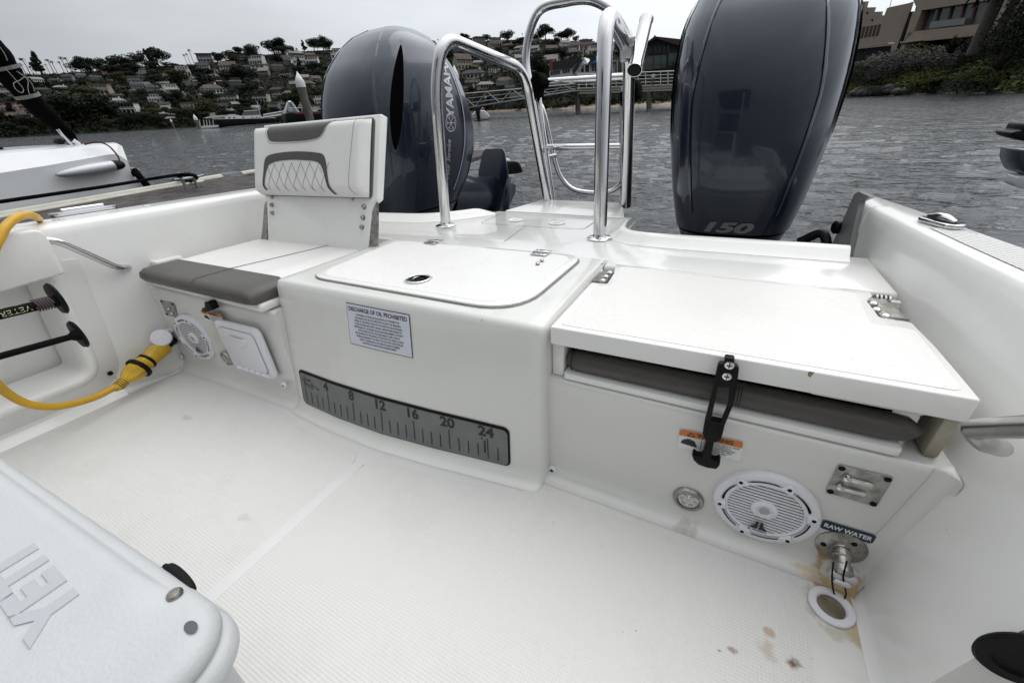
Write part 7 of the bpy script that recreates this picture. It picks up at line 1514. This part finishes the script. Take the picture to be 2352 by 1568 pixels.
for i0, i1 in ((5.6,6.4),(12.2,13.0)):
    bm = B(); q0, q1 = pp[int(i0)].lerp(pp[int(i0)+1], i0%1), pp[int(i1)].lerp(pp[int(i1)+1], i1%1) if int(i1)+1 < len(pp) else pp[-1]; r0 = itp(list(range(len(cen_))),RK,i0/3)*1.07
    tube(bm, [q0, q1], [r0, r0*.97], 14, sq=.6); bmT.part(bm, 'grey_strap', mat('grey_webbing',(.20,.20,.19),.9,bump=.5,bscale=60) if 'grey_webbing' not in bpy.data.materials else bpy.data.materials['grey_webbing'])
bm = B(); f_ = -.55
for L_ in ([(0,20),(60,110),(100,200)],[(60,290),(140,380),(240,490),(300,560),(310,600),(280,625),(210,580),(180,520),(190,490),(260,460),(320,420),(390,425)],[(220,340),(320,410),(370,470),(370,560),(385,630),(410,650)],[(240,350),(350,420),(430,520),(460,610)]): tube(bm, spl([K(a,b,.9+f_+.2) for a,b in L_],5), .0028, 5)
bmT.part(bm, 'thin_cords', mat('grey_cord',(.28,.28,.27),.9))
bm = B(); tube(bm, [K(760,1105,.6),K(830,1190,.6),K(900,1265,.6),K(950,1315,.6)], .015, 8); tube(bm, [K(950,1250,.6),K(1040,1310,.6)], .03, 8); bmT.part(bm, 'gooseneck', M['steel'])
bm = B(); prism(bm, [K(a,b,.6) for a,b in [(780,1230),(800,1225),(850,1245),(880,1250),(850,1310),(775,1285)]], xn*.1); prism(bm, [K(a,b,.6) for a,b in [(960,1290),(1040,1270),(1100,1310),(960,1320)]], xn*.1); bev(bm,.01); bmT.part(bm, 'shackle_block', M['black'])
bm = B(); prism(bm, [K(a,b,.6) for a,b in [(-60,1270),(15,1280),(5,1300),(-10,1330),(30,1340),(75,1370),(-60,1385)]], xn*.1); bev(bm,.01); single(bm, 'deck_winch', M['black'], 'black deck fitting on top of the moored hull at the left edge', 'winch', 'W')
# pull-up cleat on our own dock-side gunwale
a_, b_ = BP(152,489,2,.508), BP(236,481,2,.508); cc = (a_+b_)/2; ca = (b_-a_).normalized(); L_ = .16
plc = Pl(cc, (0,1,0), (-1,0,0)); plc.n = V((0,0,1)); bm = B(); slab(bm, plc, rr(L_, .05, .024, 8), -.004, .006); bev(bm,.002,2,50); cl2 = P(bm, 'pull_up_cleat', M['steel']); bm = B(); tube(bm, [plc(-.05,0,.01),plc(.05,0,.01)], .006, 10); P(bm, 'cleat_horn', M['steel'], cl2)
# neighbouring boat's raised outboard at the right edge
ob = Thing('raised_outboard', 'raised black outboard lower unit above a pale stern at the right edge', 'outboard motor', WP(2352,400,1,2.2), 'W')
def N(a, b, y=2.2): return WP(2245.8+a*.12273, 262.5+b*.12273, 1, y)
bm = B(); prism(bm, rpoly([N(a,b) for a,b in [(612,375),(650,338),(720,322),(825,315),(850,250),(900,180),(1100,150),(1100,560),(860,492),(740,462),(650,425)]], .02, 3), (0,.12,0)); bev(bm,.02,2,50); ob.part(bm, 'propeller', M['black'])
bm = B(); prism(bm, rpoly([N(a,b) for a,b in [(800,690),(830,672),(1100,672),(1100,1200),(865,1130),(800,970),(765,870)]], .02, 3), (0,.15,0)); bev(bm,.02,2,50); ob.part(bm, 'gearcase', mat('dark_blue_case',(.012,.02,.03),.35,coat=.5))
bm = B(); prism(bm, rpoly([N(a,b) for a,b in [(745,1190),(800,1165),(1100,1150),(1100,1440),(865,1400),(660,1350)]], .02, 3), (0,.08,0)); bev(bm,.02,2,50); ob.part(bm, 'pale_stern', M['hullwhite'])
